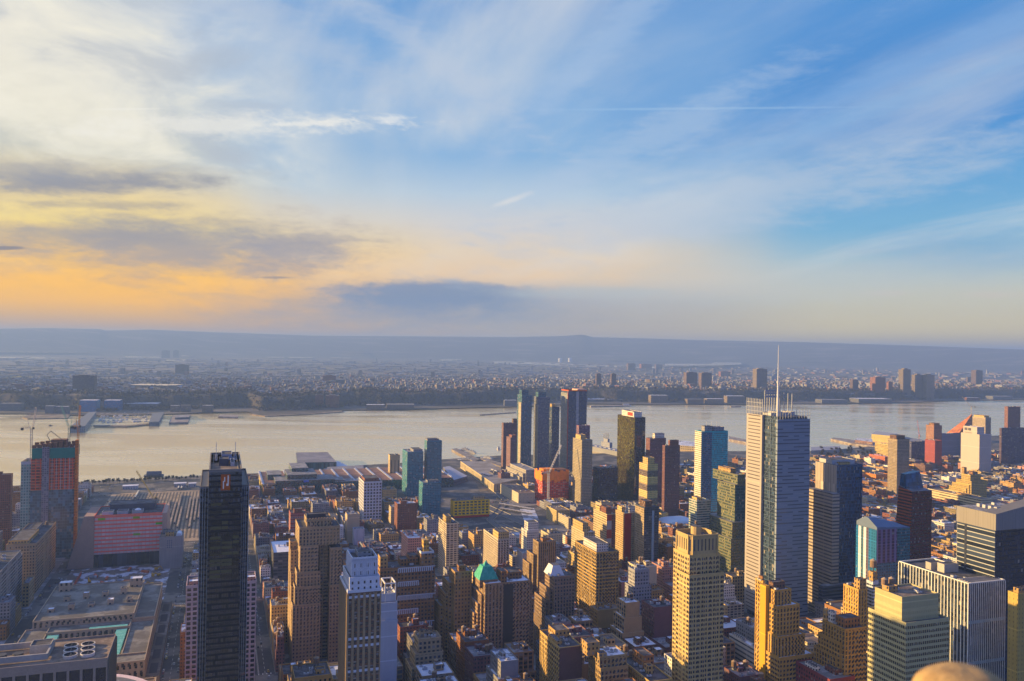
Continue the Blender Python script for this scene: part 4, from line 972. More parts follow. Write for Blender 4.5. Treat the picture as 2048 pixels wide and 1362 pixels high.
hero('apartment_building', 'apartment building', 'the red striped block', 'red brick block striped with pale bands right of the wide street', 578, 581, 613, 1028, 46, facade('red_striped', (.30, .10, .09), 2.8, 3.2, .4, .42, span=None, band=(2, (.36, .22, .2))), 'brown', vis=1068, bulk=[(.25, .75, .2, .6, 6, 'red')])
hero('warehouse', 'warehouse', 'the dark block with a snowy roof', 'dark flat block with a wide snowy white roof beside the wide street', None, 547, 603, 1107, 38, facade('dark_warehouse', (.085, .085, .095), 6, 4.2, .9, .5, glass=(.03, .035, .045)), 'white', D=70, vis=1165, bulk=[(.55, .95, .5, .7, 2, 'darkbrown')])
hero('apartment_building', 'apartment building', 'the salmon brick block', 'salmon brick block with a sunlit left side and snowy roof', 803, 816, 843, 1078, 48, 'pink', 'snow', vis=1112, bulk=[(.2, .6, .4, .8, 4, 'pink')])
hero('office_building', 'office building', 'the small beige slab by the river', 'small beige slab with one dark window strip beside the river', None, 780, 800, 911, 62, facade('river_beige', (.44, .36, .24), 8, 60, .2, .7, blind=0), 'tar', D=20, vis=935)

# --- towers of the middle right
hero('apartment_tower', 'apartment tower', 'the brown riverside tower', 'brown brick riverside tower left of the silver glass towers', 1003.5, 1007, 1035, 847, 124, facade('river_brown', (.19, .12, .12), 2.6, 3., .5, .5, blind=.06), 'tar', vis=945, bulk=[(.7, .99, .1, .8, 11, 'darkbrown')])
hero('apartment_tower', 'apartment tower', 'the lower brown riverside tower', 'lower brown brick tower in front of the riverside tower', 1013, 1021, 1033, 876, 96, facade('river_brown', (.19, .12, .12)), 'tar', vis=945, bulk=[(.3, .99, .1, .8, 6, 'red')])
SG = facade('silver_teal_glass', (.10, .16, .20), 2.4, 3.3, .86, .7, glass=(.03, .065, .09), ior=1.9, blind=.05, wob=.015)
SGR = facade('silver_grey_glass', (.17, .18, .22), 2.4, 3.3, .8, .6, glass=(.05, .065, .085), ior=1.9, blind=.14, wob=.015)
for (xl, xc, xr, yt, Hh, mm, ref, lab) in ((1035, 1044, 1064, 791, 192, SG, 'the left silver tower', 'dark teal glass tower with a pale edge, left of the silver pair'), (1068, 1077, 1100, 795, 186, SGR, 'the right silver tower', 'grey glass tower with many balconies, right of the silver pair')):
    r, w, d = hero('apartment_tower', 'apartment tower', ref, lab, xl, xc, xr, yt, Hh, mm, 'grey', vis=942, group='silver riverside towers', bulk=[(.02, .7, .1, .7, 14, SG)])
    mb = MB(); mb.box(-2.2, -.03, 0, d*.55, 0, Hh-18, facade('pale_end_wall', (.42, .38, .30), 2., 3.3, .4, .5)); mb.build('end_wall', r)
hero('apartment_tower', 'apartment tower', 'the slim dark tower with a cream top', 'slim dark glass tower with a cream top behind the silver pair', 1099, 1104, 1119, 815, 172, facade('slim_dark', (.05, .065, .09), 2.6, 3.3, .85, .7, glass=(.02, .035, .055), ior=1.8), 'grey', vis=942, bulk=[(.0, .5, .1, .8, 8, 'buff')])
hero('apartment_building', 'apartment building', 'the stepped base of the silver pair', 'pale stepped block at the foot of the silver towers', 1020, 1052, 1075, 941, 40, facade('pale_step', (.34, .32, .29), 2.8, 3.2, .55, .5), 'grey', vis=968, tiers=[(0, 0, 0, 0, 0, 40), (-6, 10, 4, -10, 0, 32), (-12, 14, 10, -20, 0, 24)])
SKY = facade('tall_dark_tower', (.075, .085, .12), 2.5, 3.2, .84, .62, glass=(.025, .04, .065), ior=1.8, blind=.06)
r, w, d = hero('apartment_tower', 'apartment tower', 'the tall tower with orange crown', 'tall dark tower under completion with orange crown and red hoist', 1123, 1137, 1174, 783, 204, SKY, 'tar', vis=945)
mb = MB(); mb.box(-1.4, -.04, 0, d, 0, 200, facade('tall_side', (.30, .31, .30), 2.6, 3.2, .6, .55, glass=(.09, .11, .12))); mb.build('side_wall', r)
mb = MB(); mb.box(-2.6, -.2, -1.6, -.03, 0, 202, facade('red_hoist', (.42, .09, .07), 1.4, 3.2, .5, .5, glass=(.16, .07, .07), blind=0)); mb.build('hoist', r)
mb = MB(); mb.rim(.0, w, 0, d, 204.5, 3, .5, solid('crown_orange', (.62, .17, .09))); mb.box(w*.5, w*.98, 1.5, d*.8, 204.5, 210, solid('crown_pale', (.6, .42, .36))); mb.build('crown', r)
mb = MB(); mb.box(w*.42, w*.56, -.6, -.03, 0, 204, facade('tall_light', (.42, .42, .42), 3, 3.2, .6, .5, glass=(.1, .11, .13))); mb.build('balcony_stack', r)
hero('tower_under_construction', 'tower', 'the purple unfinished floors', 'unfinished tower with open purple floors behind the tan slab tower', 1153, 1158, 1180, 852, 140, facade('purple_floors', (.22, .12, .15), 4, 3.4, .95, .62, glass=(.08, .06, .09), rough=.8, blind=.1), 'grey', vis=882)
hero('apartment_tower', 'apartment tower', 'the tan slab tower', 'slim tan and grey slab tower with a block bulkhead', 1146, 1164, 1185, 881, 133, facade('tan_slab_tower', (.33, .29, .22), 2.4, 3.1, .5, .55, blind=.06), 'grey', vis=1005, bulk=[(.0, .5, .15, .7, 10, 'buff')])
hero('office_building', 'office building', 'the black block beside the tan slab', 'squat black glass block between the tan slab and golden tower', 1186, 1197, 1236, 938, 74, facade('squat_black', (.02, .022, .035), 2., 3.6, .9, .7, glass=(.012, .016, .028), blind=.02), 'tar', vis=1002)
r, w, d = hero('apartment_tower', 'apartment tower', 'the golden mirrored tower', 'black glass tower whose sunlit side mirrors the golden sky', 1235.6, 1270, 1291, 836, 178, facade('mirror_side', (.05, .045, .04), 1.5, 3.2, .93, .8, glass=(.03, .03, .035), rough=.06, ior=1.8, blind=.03), 'grey', vis=1005, bulk=[(.15, .9, .15, .85, 11, 'white')])
GM = facade('painted_gold_mirror', (.08, .06, .035), 1.5, 3.2, .95, .9, glass=(.5, .37, .17), rough=.05, blind=.0, wob=.13, var=.1)  # this side's glass is tinted gold to strengthen the sky's reflection
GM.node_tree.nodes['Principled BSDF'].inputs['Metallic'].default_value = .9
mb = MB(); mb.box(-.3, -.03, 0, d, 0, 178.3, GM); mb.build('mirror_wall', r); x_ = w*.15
mb.box(x_-.35, x_-.05, d*.22, d*.5, 180.5, 187.5, solid('sign_orange_red', (.6, .09, .04))); mb.build('sign_panel', r)
BT = facade('banded_cream', (.50, .40, .22), 2.7, 3.2, .42, .5)
r, w, d = hero('apartment_tower', 'apartment tower', 'the cream and grey banded tower', 'cream tower banded with dark grey floors and a stepped top', 1278.6, 1295, 1316, 930, 112, BT, 'grey', vis=1022, bulk=[(.1, .75, .1, .7, 12, 'buff')])
for k in range(4):
    mb = MB(); z = 16+k*25; mb.box(-.25, w+.05, -.25, d, z, z+11, facade('band_dark', (.14, .11, .10), 2.7, 3.6, .55, .5)); mb.build('dark_band', r)
for (xl, xc, xr, yt, lab, ref) in ((1292, 1300, 1332, 878, 'brown brick tower with a pale roof block behind the banded tower', 'the brown tower with a pale roof block'), (1325, 1330, 1360, 892, 'brown brick tower with a flat roof right of the banded tower', 'the brown tower right of the banded one')):
    hero('apartment_tower', 'apartment tower', ref, lab, xl, xc, xr, yt, 138, facade('plaza_brown', (.16, .085, .085), 2.8, 2.9, .5, .5, blind=.06), 'grey', vis=1020, group='brown riverside plaza towers', bulk=[(.35, .95, .2, .8, 10, 'white' if xc == 1300 else 'red')])
# teal and white tower
r, w, d = hero('apartment_tower', 'apartment tower', 'the white and turquoise tower', 'tall turquoise glass tower with a white striped sunlit side', 1391, 1404, 1456, 864, 184, facade('turquoise_glass', (.04, .33, .35), 2.6, 3.2, .84, .62, glass=(.01, .17, .19), ior=1.9, blind=.05, wob=.02), 'grey', vis=1062, bulk=[(.15, .45, .2, .7, 9, 'grey'), (.5, .9, .2, .8, 7, 'grey')])
mb = MB(); mb.box(-1.2, -.04, 0, d, 0, 184.6, facade('white_stripes', (.68, .66, .58), 3.2, 3.3, .95, .42, glass=(.16, .14, .10), ior=1.8)); mb.build('striped_side', r)
mb = MB(); mb.box(w*.02, w*.38, -.3, -.04, 0, 183, facade('dark_teal_recess', (.06, .12, .18), 2., 3.2, .9, .6, glass=(.025, .06, .09), ior=1.9)); mb.build('recess', r)
for k in range(3):
    mb = MB(); mb.beam((w*(.3+.2*k), d*.5, 190), (w*(.3+.2*k), d*.5, 200), .5, STEEL); mb.build('antenna', r)
hero('apartment_building', 'apartment building', 'the striped annex of the turquoise tower', 'lower striped teal block below the white and turquoise tower', 1378, 1394, 1421, 1003, 112, facade('annex_stripes', (.42, .44, .40), 3.2, 3.3, .96, .5, glass=(.05, .09, .11)), 'grey', vis=1065, bulk=[(.1, .5, .2, .8, 4, 'buff')])
GG = facade('green_gold_glass', (.125, .125, .085), 1.5, 3.8, .88, .55, glass=(.05, .068, .055), ior=2., blind=.12, bcol=(.26, .24, .11), wob=.012)
r, w, d = hero('office_tower', 'office tower', 'the green glass office tower', 'green gold glass office tower with stepped podium blocks', 1435, 1470, 1498, 971, 140, GG, 'grey', vis=1090, tiers=[(0, 0, 0, 0, 0, 140), (8, 2, 6, -24, 140, 152), (-9, 8, -8, -20, 0, 92), (-14, 8, -13, -28, 0, 72)], bulk=[(.1, .8, .3, .8, 6, 'tan')])
mb = MB(); mb.box(.1, w, -.35, -.04, 72, 139, facade('teal_side_glass', (.05, .10, .11), 1.5, 3.8, .9, .6, glass=(.02, .055, .06))); mb.build('side_wall', r)
# the newspaper tower: rods in front of glass, corner notch, screens and mast above the roof
a0, a1, s0, s1 = place(1495, 1554, 1619, 834, 243)
w, d = a1-a0, s1-s0
r = empty('office_tower', a0, s0, 'tallest grey-blue tower with rod screens and a white mast', 'office tower')
info('mast tower', a0-6, a1+1, s0-1, s1+1, 243, 'the tower with the mast', vis=1240)
nx = 5.5; xs = -2.; yn = 17.
ysplit = d*.02
SC_E = facade('rod_screen', (.235, .275, .33), w/6, 4.2, 1., .28, glass=(.07, .08, .105), blind=.2, gvar=(.8, 1.2), bcol=(.235, .275, .33), var=.08)
SC_S = facade('rod_screen_lit_tint', (.40, .375, .355), (d-solve(lambda t: pg(a0, s0+t, 243)[0], 1526, 0, d)), 4.2, .78, .28, glass=(.12, .105, .10), gvar=(.8, 1.2), blind=.03, bcol=(.43, .37, .31), var=.08)  # same rods as the other sides, sunlit warmth painted into their colour
NG = facade('notch_glass', (.055, .075, .10), 2.2, 4.2, .9, .8, glass=(.025, .038, .055), ior=1.9, blind=.05)
yc = solve(lambda t: pg(a0, s0+t, 243)[0], 1526, 0, d)       # where the south screen ends and the notch begins
mb = MB(); mb.box(2, w-2, 2, d-2, 0, 243, NG, top=F2('tar')); mb.build('glass_core', r)
mb = MB(); mb.box(.2, w, -1.1, 1.9, 6, 240, SC_E); mb.build('rod_screen', r)
mb = MB(); mb.box(w, w+1.1, 3, d-3, 6, 240, SC_E); mb.build('rod_screen', r)
mb = MB(); mb.box(-1.1, 1.9, yc, d, 6, 243, SC_S); mb.build('rod_screen', r)
BRC = solid('brace_steel', (.17, .21, .27))
ROD = plain('ceramic_rod', (.33, .35, .38), .5, .1, .3)
mb = MB()
for i in range(11): y = yc+(d-yc)*i/10; mb.box(-1.1, -.5, y-.35, y+.35, 243, 262, ROD)
for z in (247, 252, 257): mb.box(-1., -.6, yc, d, z, z+.4, ROD)
mb.build('roof_screen', r, label='tall open rod screen above the sunlit side')
mb = MB()
for i in range(13): x = w*(.0+i/12); mb.box(x-.2, x+.2, -1., -.6, 240, 249 if i < 7 else 252, ROD)
for z in (244, 248): mb.box(0, w, -.95, -.65, z, z+.3, ROD)
mb.build('roof_screen', r)
mb = MB()
for i in range(7): x = w*(.52+.46*i/6); mb.box(x-.4, x+.4, d-2, d-1.2, 243, 270, ROD)
for i in range(4): y = d*.55+d*.4*i/3; mb.box(w-.8, w, y-.4, y+.4, 243, 268, ROD)
for z in (262, 266, 269): mb.box(w*.52, w*.98, d-1.9, d-1.3, z, z+2.4, ROD)
mb.build('roof_screen', r, label='open rod screen at the far corner')
mb = MB()
for i in range(9): z = 8+i*27; mb.beam((1.6, yc-.5, z), (1.6, 2.5, z+27 if i % 2 == 0 else z), .3, BRC); mb.beam((1.5, 2.2, z), (1.5, yc, z), .25, BRC)
mb.beam((1.4, yc*.5, 2), (1.4, yc*.5, 243), .4, BRC); mb.build('brace', r)
mx_ = solve(lambda t: pg(a0+t, s0+8, 250)[0], 1555.5, -20, w)
mb = MB(); mb.cyl(0, 0, 0, 40, 1.4, 1.0, 10, solid('mast_white', (.55, .57, .58))); mb.cyl(0, 0, 40, 83, .8, .25, 8, solid('mast_white', (.55, .57, .58))); mb.cyl(0, 0, 39, 41, 1.7, 1.7, 10, STEEL); o = mb.build('mast', r); o.location = (mx_, 8, 243)
for k in range(4): bulkhead(r, w*(.1+.2*k), w*(.24+.2*k), d*.3, d*.6, 243, 3+k % 2, METAL, name='plant_box')
# grey striped tower right of it
TS = facade('striped_grey', (.42, .36, .30), 30, 4.1, .98, .44, glass=(.07, .065, .07), blind=0, var=.15)
r, w, d = hero('office_tower', 'office tower', 'the grey striped glass tower', 'dark blue glass office tower with a grey brown striped side', 1632, 1674, 1725, 932, 182, facade('deep_blue_glass', (.045, .075, .12), 1.6, 4.1, .92, .8, glass=(.02, .045, .075), ior=1.8, blind=.03, wob=.02), 'grey', vis=1205, bulk=[(.05, .95, .3, .9, 5, METAL), (.2, .6, .1, .25, 3, 'buff')], vents=6)
mb = MB(); mb.box(-.7, -.04, 0, d, 150, 182.6, facade('pale_louvre', (.40, .36, .32), 2.2, 40, .5, 1., glass=(.27, .24, .22), blind=0)); mb.box(-.7, -.04, 0, d, 0, 149.9, TS); mb.build('striped_side', r)
wx2 = 11.; mb = MB(); mb.box(-wx2, -.8, -6, d*1.05, 0, 150, TS, top=F2('grey')); mb.build('side_wing', r)
mb = MB(); mb.box(-.9, 3.2, -1., -.05, 0, 148, facade('gap_shade_paint', (.01, .012, .02), 4, 4, .9, .9, glass=(.006, .008, .014))); mb.build('gap_shade', r)  # near-black strip painted for the shade of the gap beside the wing
mb = MB(); mb.box(-26, w, -9, -1.2, 0, 42, facade('lower_dark_stripe', (.07, .08, .11), 30, 4.1, .98, .5, glass=(.02, .03, .05)), top=F2('grey')); mb.build('podium', r)
# colourful hotel with sloping metal roof
r, w, d = hero('hotel', 'hotel', 'the striped colourful hotel', 'teal and purple striped hotel tower under a sloping metal roof', 1713, 1754, 1820, 1060, 128, facade('teal_grid', (.13, .21, .24), 3.2, 3.2, .62, .55, glass=(.03, .06, .075), ior=1.8), 'grey', vis=1165, rim=False)
mb = MB()
for i, (c, nm) in enumerate((((.03, .15, .31), 'teal'), ((.66, .66, .72), 'white'), ((.06, .12, .17), 'navy'), ((.66, .66, .72), 'white'), ((.10, .085, .12), 'plum'), ((.03, .15, .31), 'teal'), ((.03, .13, .25), 'deep_teal'), ((.03, .13, .25), 'deep_teal'))):
    mb.box(-.5, -.04, d*(1-(i+1)/8), d*(1-i/8), 0, 127.6, facade('stripe_'+nm, c, 2.6, 3.2, .35 if nm != 'white' else 0, .5, glass=tuple(q*.4 for q in c), blind=.05))
mb.build('striped_side', r)
mb = MB(); mb.box(.1, w*.60, -.4, -.04, 92, 128, facade('purple_piers', (.21, .165, .25), 6.2, 3.2, .55, .6, glass=(.07, .03, .06), span=(.16, .07, .1))); mb.build('purple_front', r)
mb = MB(); mb.box(w*.62, w, -.5, -.04, 0, 128, facade('deep_teal_glass', (.05, .13, .15), 2., 3.2, .85, .6, glass=(.02, .055, .065), ior=1.8)); mb.build('teal_front', r)
SL = plain('sloping_metal', (.10, .145, .23), .45, .1, .1); mb = MB()
gf_ = lambda q: float(np.interp(q, [0, .27, .30, .55, .6, .82, 1], [1, .93, .72, .66, .45, .34, .05]))
yf_ = lambda q: float(np.interp(q, [0, .12, .45, .6, 1], [.22, .42, 1, .98, .35]))
nu_, nv_ = 20, 12; zr = lambda i, j: 128.3+11*gf_(i/nu_)*yf_(j/nv_); pr3 = lambda i, j: (w*i/nu_, d*j/nv_, zr(i, j))
for i in range(nu_):
    for j in range(nv_): mb.face([pr3(i, j), pr3(i+1, j), pr3(i+1, j+1), pr3(i, j+1)], SL)
    for j, o_ in ((0, 1), (nv_, 0)):
        q = [(w*i/nu_, d*j/nv_, 127.5), (w*(i+1)/nu_, d*j/nv_, 127.5), pr3(i+1, j), pr3(i, j)]; mb.face(q if o_ else q[::-1], SL)
for j in range(nv_):
    for i in (0, nu_): mb.face([(w*i/nu_, d*(j+1)/nv_, 127.5), (w*i/nu_, d*j/nv_, 127.5), pr3(i, j), pr3(i, j+1)], SL)
mb.build('sloping_roof', r)
# flared dark red tower with a slanted blue top
a0, a1, s0, s1 = place(1806, 1824, 1864, 983, 158); w, d = a1-a0, max(20., s1-s0)
r = empty('office_tower', a0, s0, 'dark red glass tower that flares at its foot, blue slanted top', 'office tower')
info('red flare', a0-12, a1, s0, s0+d, 190, 'the dark red flared tower', vis=1122)
RM = facade('dark_red_glass', (.24, .08, .05), 30, 3.6, .98, .5, glass=(.05, .022, .02), blind=0, ior=1.8); RB = facade('dark_red_front', (.10, .03, .025), 2., 3.6, .9, .6, glass=(.045, .014, .014), blind=.05, ior=1.7)
mb = MB(); fl_ = 16.
bt, tp = [(-3, 0), (w, 0), (w, d), (-3-fl_*.3, d+6)], [(0, 0), (w, 0), (w, d), (0, d)]
zt_ = [158, 158, 160, 162]
for k, mm in ((0, RB), (1, RB), (2, RB), (3, RM)):
    j = (k+1) % 4; L0 = math.dist(bt[k], bt[j])
    mb.face([(*bt[k], 0), (*bt[j], 0), (*tp[j], zt_[j]), (*tp[k], zt_[k])], mm, [(0, 0), (L0, 0), (L0, zt_[j]), (0, zt_[k])])
mb.build('wall', r)
mb = MB(); mb.face([(*tp[k], zt_[k]) for k in range(4)], F2('grey')); mb.build('roof', r)
BLT = facade('slant_blue', (.02, .045, .09), 2., 4, .95, .9, glass=(.015, .04, .08), blind=0, ior=1.7)
mb = MB(); P4 = [(.5, d*.45, 158), (w*.9, d*.45, 158), (w*.9, d, 158), (.5, d, 158)]; Q4 = [(3, d*.62, 176), (w*.75, d*.55, 179), (w*.75, d, 179), (3, d, 176)]
for k in range(4): j = (k+1) % 4; mb.face([P4[k], P4[j], Q4[j], Q4[k]], BLT, [(0, 0), (20, 0), (20, 18), (0, 18)])
mb.face(Q4, BLT); mb.build('slanted_top', r)
# big dark tower at the right edge
r, w, d = hero('office_tower', 'office tower', 'the dark tower at the right edge', 'broad black glass tower with pale lines and a grey sloped top', 1915.6, 1991.6, None, 1028, 184, facade('black_front', (.02, .024, .035), 2., 4, .95, .7, glass=(.012, .016, .026), blind=.02), 'grey', Wd=50, vis=1172, rim=False)
mb = MB(); mb.box(-.7, -.04, 0, d, 0, 170, facade('white_line_side', (.40, .41, .40), 40, 4.1, .99, .80, glass=(.018, .024, .036), blind=0, var=.1)); mb.build('lined_side', r)
mb = MB(); mb.box(-.9, -.72, d*.73, d*.79, 0, 171, solid('dark_fin', (.02, .025, .04))); mb.build('dark_strip', r)
LB = facade('pale_top_band', (.22, .21, .20), 3, 40, .04, 1., glass=(.15, .15, .15), blind=0, var=.08)
mb = MB(); mb.box(-1., w+.5, -1., d+.4, 170.1, 184, LB, top=False)
q = [(-1, -1, 184), (w+.5, -1, 184), (w+.5, -1, 192), (-1, -1, 184.01)]; mb.face([q[0], q[1], q[2]], LB)
mb.face([(-1, -1, 184), (w+.5, -1, 192), (w+.5, 14, 192), (-1, 14, 184)], solid('slope_dark', (.14, .14, .145))); mb.face([(w+.5, 14, 184), (-1, 14, 184), (w+.5, 14, 192)], LB); mb.face([(w+.5, -1, 184), (w+.5, 14, 184), (w+.5, 14, 192), (w+.5, -1, 192)], LB); mb.build('top_band', r)
for k in range(4): vent(r, w*.3, d*(.3+.15*k), 184, 4, 3, 3)
# vertical white fins
r, w, d = hero('office_tower', 'office tower', 'the white finned tower', 'office tower striped with thin vertical white fins', 1798, 1937, 2010, 1171, 128, facade('fin_glass', (.04, .045, .05), 2.4, 3.9, .9, .8, glass=(.025, .033, .045), blind=.04), 'tar', vis=1362, bulk=[(.2, .55, .62, .70, 6, CONC), (.3, .7, .48, .58, 7, CONC)])
FIN = solid('white_fin', (.66, .66, .62)); n = 26
nf = int(d/3.3)
for i in range(nf+1):
    y = d*i/nf; mb = MB(); mb.box(-.55, -.05, y-.34, y+.34, 0, 129, FIN); mb.build('fin', r)
for i in range(20):
    x = w*i/19; mb = MB(); mb.box(x-.26, x+.26, -.5, -.05, 0, 129, FIN); mb.build('fin', r)
for z in (31, 62, 96):
    mb = MB(); mb.box(0, w, -.5, -.05, z, z+2.5, solid('floor_louvre', (.30, .36, .38))); mb.build('louvre_band', r)
mb = MB(); mb.rim(0, w, 0, d, 129, .8, 1., FIN); mb.rim(w*.1, w*.95, d*.02, d*.2, 128.6, .8, .5, CONC)
for k in range(5): mb.beam((w*.1, d*(.03+.035*k), 129.6), (w*.95, d*(.03+.035*k), 129.6), .5, CONC)
mb.build('roof_grid', r)
# light banded block
LBM = facade('banded_green_stone', (.42, .39, .25), 3., 4., 0, 0, var=.1)
r, w, d = hero('office_tower', 'office tower', 'the banded pale green tower', 'pale green stone tower ribboned with window bands, set-back top', 1750, 1804, 1877, 1197, 143, LBM, 'brown', vis=1362, tiers=[(0, 0, 0, 0, 119, 143)], bulk=[(.05, .3, .55, .8, 4, 'tan')], vents=4, rim=True)
wall, rf, wins = MB(), MB(), []
tier(-.5, w+5.5, -4.5, d+6, 0, 126, 'SE', LBM, (1.75, 4.05, .84, .55, .5))
tier(-.1, w+.1, -.1, d+.1, 126.1, 134.5, 'SE', LBM, (1.75, 4.05, .84, .55, .5))
wall.build('wall', r); rf.build('roof', r); put_windows(r, wins)
HEROES[-1].update(a0=HEROES[-1]['a0']-1, a1=HEROES[-1]['a1']+6, s0=HEROES[-1]['s0']-5, s1=HEROES[-1]['s1']+6)
for k in range(2): tank(r, w*(.15+.2*k), d*.85, 143, 1.2)
# tall gold art deco tower
GD = facade('gold_deco', (.42, .33, .19), 2.2, 3.7, .46, .52)
r, w, d = hero('office_tower', 'office tower', 'the gold art deco tower', 'tall golden art deco tower with an arched octagonal crown', 1347, 1379, 1440, 1113, 153, GD, 'tar', vis=1362, geo=(3.7, 3.72, .42, .60, .4),
    tiers=[(0, 0, 0, 0, 0, 153), (-2.2, -1.8, -3.6, 9, 0, 138), (-2.0, -4.6, 2, 12, 0, 132)])
wall = MB(); z0, z1 = 153, 169; wc, dc = w, d
oc8 = [(3, 0), (w-3, 0), (w-.5, 3), (w-.5, d-4), (w-3, d-1), (3, d-1), (.5, d-4), (.5, 3)]
CR_ = facade('gold_crown', (.40, .315, .19), 3.4, 17, .36, .55)
for k in range(8):
    p, q = oc8[k], oc8[(k+1) % 8]; wall.wall(p[0], p[1], q[0], q[1], z0, z1, CR_); wall.beam((*p, z0), (*p, z1+.8), 1.1, plain_of(GD)); wall.beam((*p, z1+.2), (*q, z1+.2), 1., plain_of(GD))
wall.build('crown', r, label='octagonal crown with tall arched windows')
mb = MB(); mb.face([(p[0], p[1], 166) for p in oc8], F2('tar')); mb.cyl(w*.5, d*.55, 166, 174, 4.2, 4.2, 12, CR_, m2=F2('tar')); mb.build('roof', r)
tank(r, w*.5, d*.55, 174, .6)
# yellow blank-walled stepped block
YB = facade('yellow_stepped', (.40, .262, .12), 3.2, 3.6, .42, .5)
r, w, d = hero('loft_building', 'office building', 'the yellow stepped block', 'yellow brick block with a blank sunlit wall and stepped brown front', 1528, 1549, 1583, 1183, 118, YB, 'snow', vis=1362, geo=(3.4, 3.65, .46, .5, .35),
   tiers=[(0, 0, 0, 0, 0, 118), (-1, -5, -4.5, 2, 0, 106), (-2, -8, -8, 3, 0, 82), (-3, -15, -11.5, 4, 0, 66)], bulk=[(.1, .8, .3, .7, 6, 'darkbrown')])
BWY = facade('blank_yellow', (.44, .27, .09), 8, 8, 0, 0, var=.08)
mb = MB(); mb.box(-3.9, -.05, d*.45, d*.98, 0, 121, BWY); mb.build('blank_wall', r)
hero('loft_building', 'office building', 'the narrow yellow slab', 'narrow yellow slab left of the dark gap and blank wall', 1511, 1526, 1529, 1164, 119, facade('narrow_yellow', (.42, .275, .12), 3, 3.6, .45, .55), 'tar', vis=1335, geo=(3.1, 3.7, .45, .56, .3), gfaces='S', bulk=[(.1, .9, .1, .6, 4, 'brown')])
# other yellow blocks on the right
r, w, d = hero('loft_building', 'office building', 'the yellow block with a chimney', 'yellow brown loft block with stepped left side and square chimney', 1645, 1690, 1733, 1261, 98, facade('yellow_brown', (.35, .225, .10), 3.2, 3.7, .48, .52), 'tar', vis=1362, geo=(3.3, 3.75, .5, .54, .35), tiers=[(0, 0, 0, 0, 0, 98), (-1, 6, 4, -4, 0, 86), (-1.8, 8, 8, -8, 0, 74), (-2.6, 8, 12, -12, 0, 62)], bulk=[(.2, .9, .2, .6, 7, 'brown'), (.1, .3, .65, .85, 9, 'white')])
mb = MB(); mb.box(0, 3, d-4, d-1, 98, 108, F('tan')); mb.build('chimney', r)
hero('apartment_building', 'apartment building', 'the yellow block behind the chimney', 'bright yellow block with a square turret before the dark striped tower', 1687, 1717, 1735, 1181, 108, facade('bright_yellow', (.46, .30, .13), 3., 3.4, .4, .5), 'tar', vis=1240, geo=(3.2, 3.6, .4, .5, .35), bulk=[(.2, .95, .05, .4, 9, 'tan')])
r, w, d = hero('apartment_building', 'apartment building', 'the white lined slab', 'narrow slab with white balcony lines beside the yellow block', 1733, 1746, 1757, 1166, 112, facade('white_lined', (.44, .47, .54), 3.2, 3., .9, .55, glass=(.06, .08, .1)), 'grey', vis=1225, bulk=[(.1, .9, .1, .7, 9, 'tan')])
tank(r, w*.5, d*.4, 121, 1.6); tank(r, w*.5, d*.8, 112, 1.3)
hero('loft_building', 'office building', 'the flat dark red block', 'dark red brick block with a flat grey roof at the bottom edge', 1592, 1660, 1710, 1362, 62, facade('bottom_red', (.20, .06, .06), 3, 3.6, .4, .5), 'grey', vis=1362, bulk=[(.5, .9, .2, .5, 4, 'red'), (.1, .3, .5, .8, 3, 'white')], vents=3)
hero('office_building', 'office building', 'the tan block at the right edge', 'tan block at the right edge with a slanting shadow', 2016, 2036, None, 1190, 128, facade('edge_tan', (.40, .31, .14), 3.4, 3.7, .1, .4), 'tar', Wd=26, vis=1335, bulk=[(.1, .8, .2, .7, 4, 'tan')])
hero('warehouse', 'warehouse', 'the white ribbon-windowed block', 'low white block with long ribbon windows behind the deco tower', 1458, 1512, 1524, 1300, 34, facade('low_white_ribbon', (.58, .55, .50), 30, 4.4, .98, .4, glass=(.1, .11, .12)), 'white', vis=1335, bulk=[(.1, .6, .5, .9, 3, 'white')])
# gold blocks at the bottom centre
r, w, d = hero('loft_building', 'office building', 'the gold loft with a blank brown side', 'golden loft block with a blank brown side at the bottom centre', 1080, 1119, 1164, 1298, 76, facade('bottom_gold', (.42, .31, .16), 3.4, 3.8, .5, .56), 'tar', vis=1362, geo=(3.5, 3.9, .52, .58, .35), gfaces='S', bulk=[(.3, .95, .55, .9, 6, 'tan'), (.05, .3, .2, .6, 3, 'tan')])
mb = MB(); mb.box(0, w, -.3, -.04, 0, 76.5, solid('blank_brown', (.13, .08, .075))); mb.build('blank_wall', r)
hero('loft_building', 'office building', 'the gold loft with a snowy deck', 'golden loft block with a snowy fenced roof deck at the bottom', 1177, 1199, 1254, 1317, 74, facade('bottom_gold_two', (.36, .27, .16), 3.3, 3.8, .5, .5), 'snow', vis=1362, geo=(3.4, 3.9, .5, .54, .35), tiers=[(0, 0, 0, 0, 0, 74), (0, 0, -2.5, 4, 0, 66)], bulk=[(-.3, .15, .35, .95, 10, 'tan'), (.0, .28, .05, .35, 3, 'tan')])
hero('loft_building', 'office building', 'the long roof with a gold side', 'long dark roofed loft with a golden windowed side at the bottom', 1238, 1300, 1345, 1366, 60, facade('bottom_gold_three', (.42, .31, .15), 3.3, 3.8, .5, .54), 'tar', vis=1362, geo=(3.4, 3.9, .52, .56, .35), gfaces='S', bulk=[(.35, .6, .3, .42, 6, 'tan'), (.5, .98, .55, .9, 9, 'brown')], tanks=[(.5, .95, 0, 1), (.7, .95, 0, 1)], vents=4)

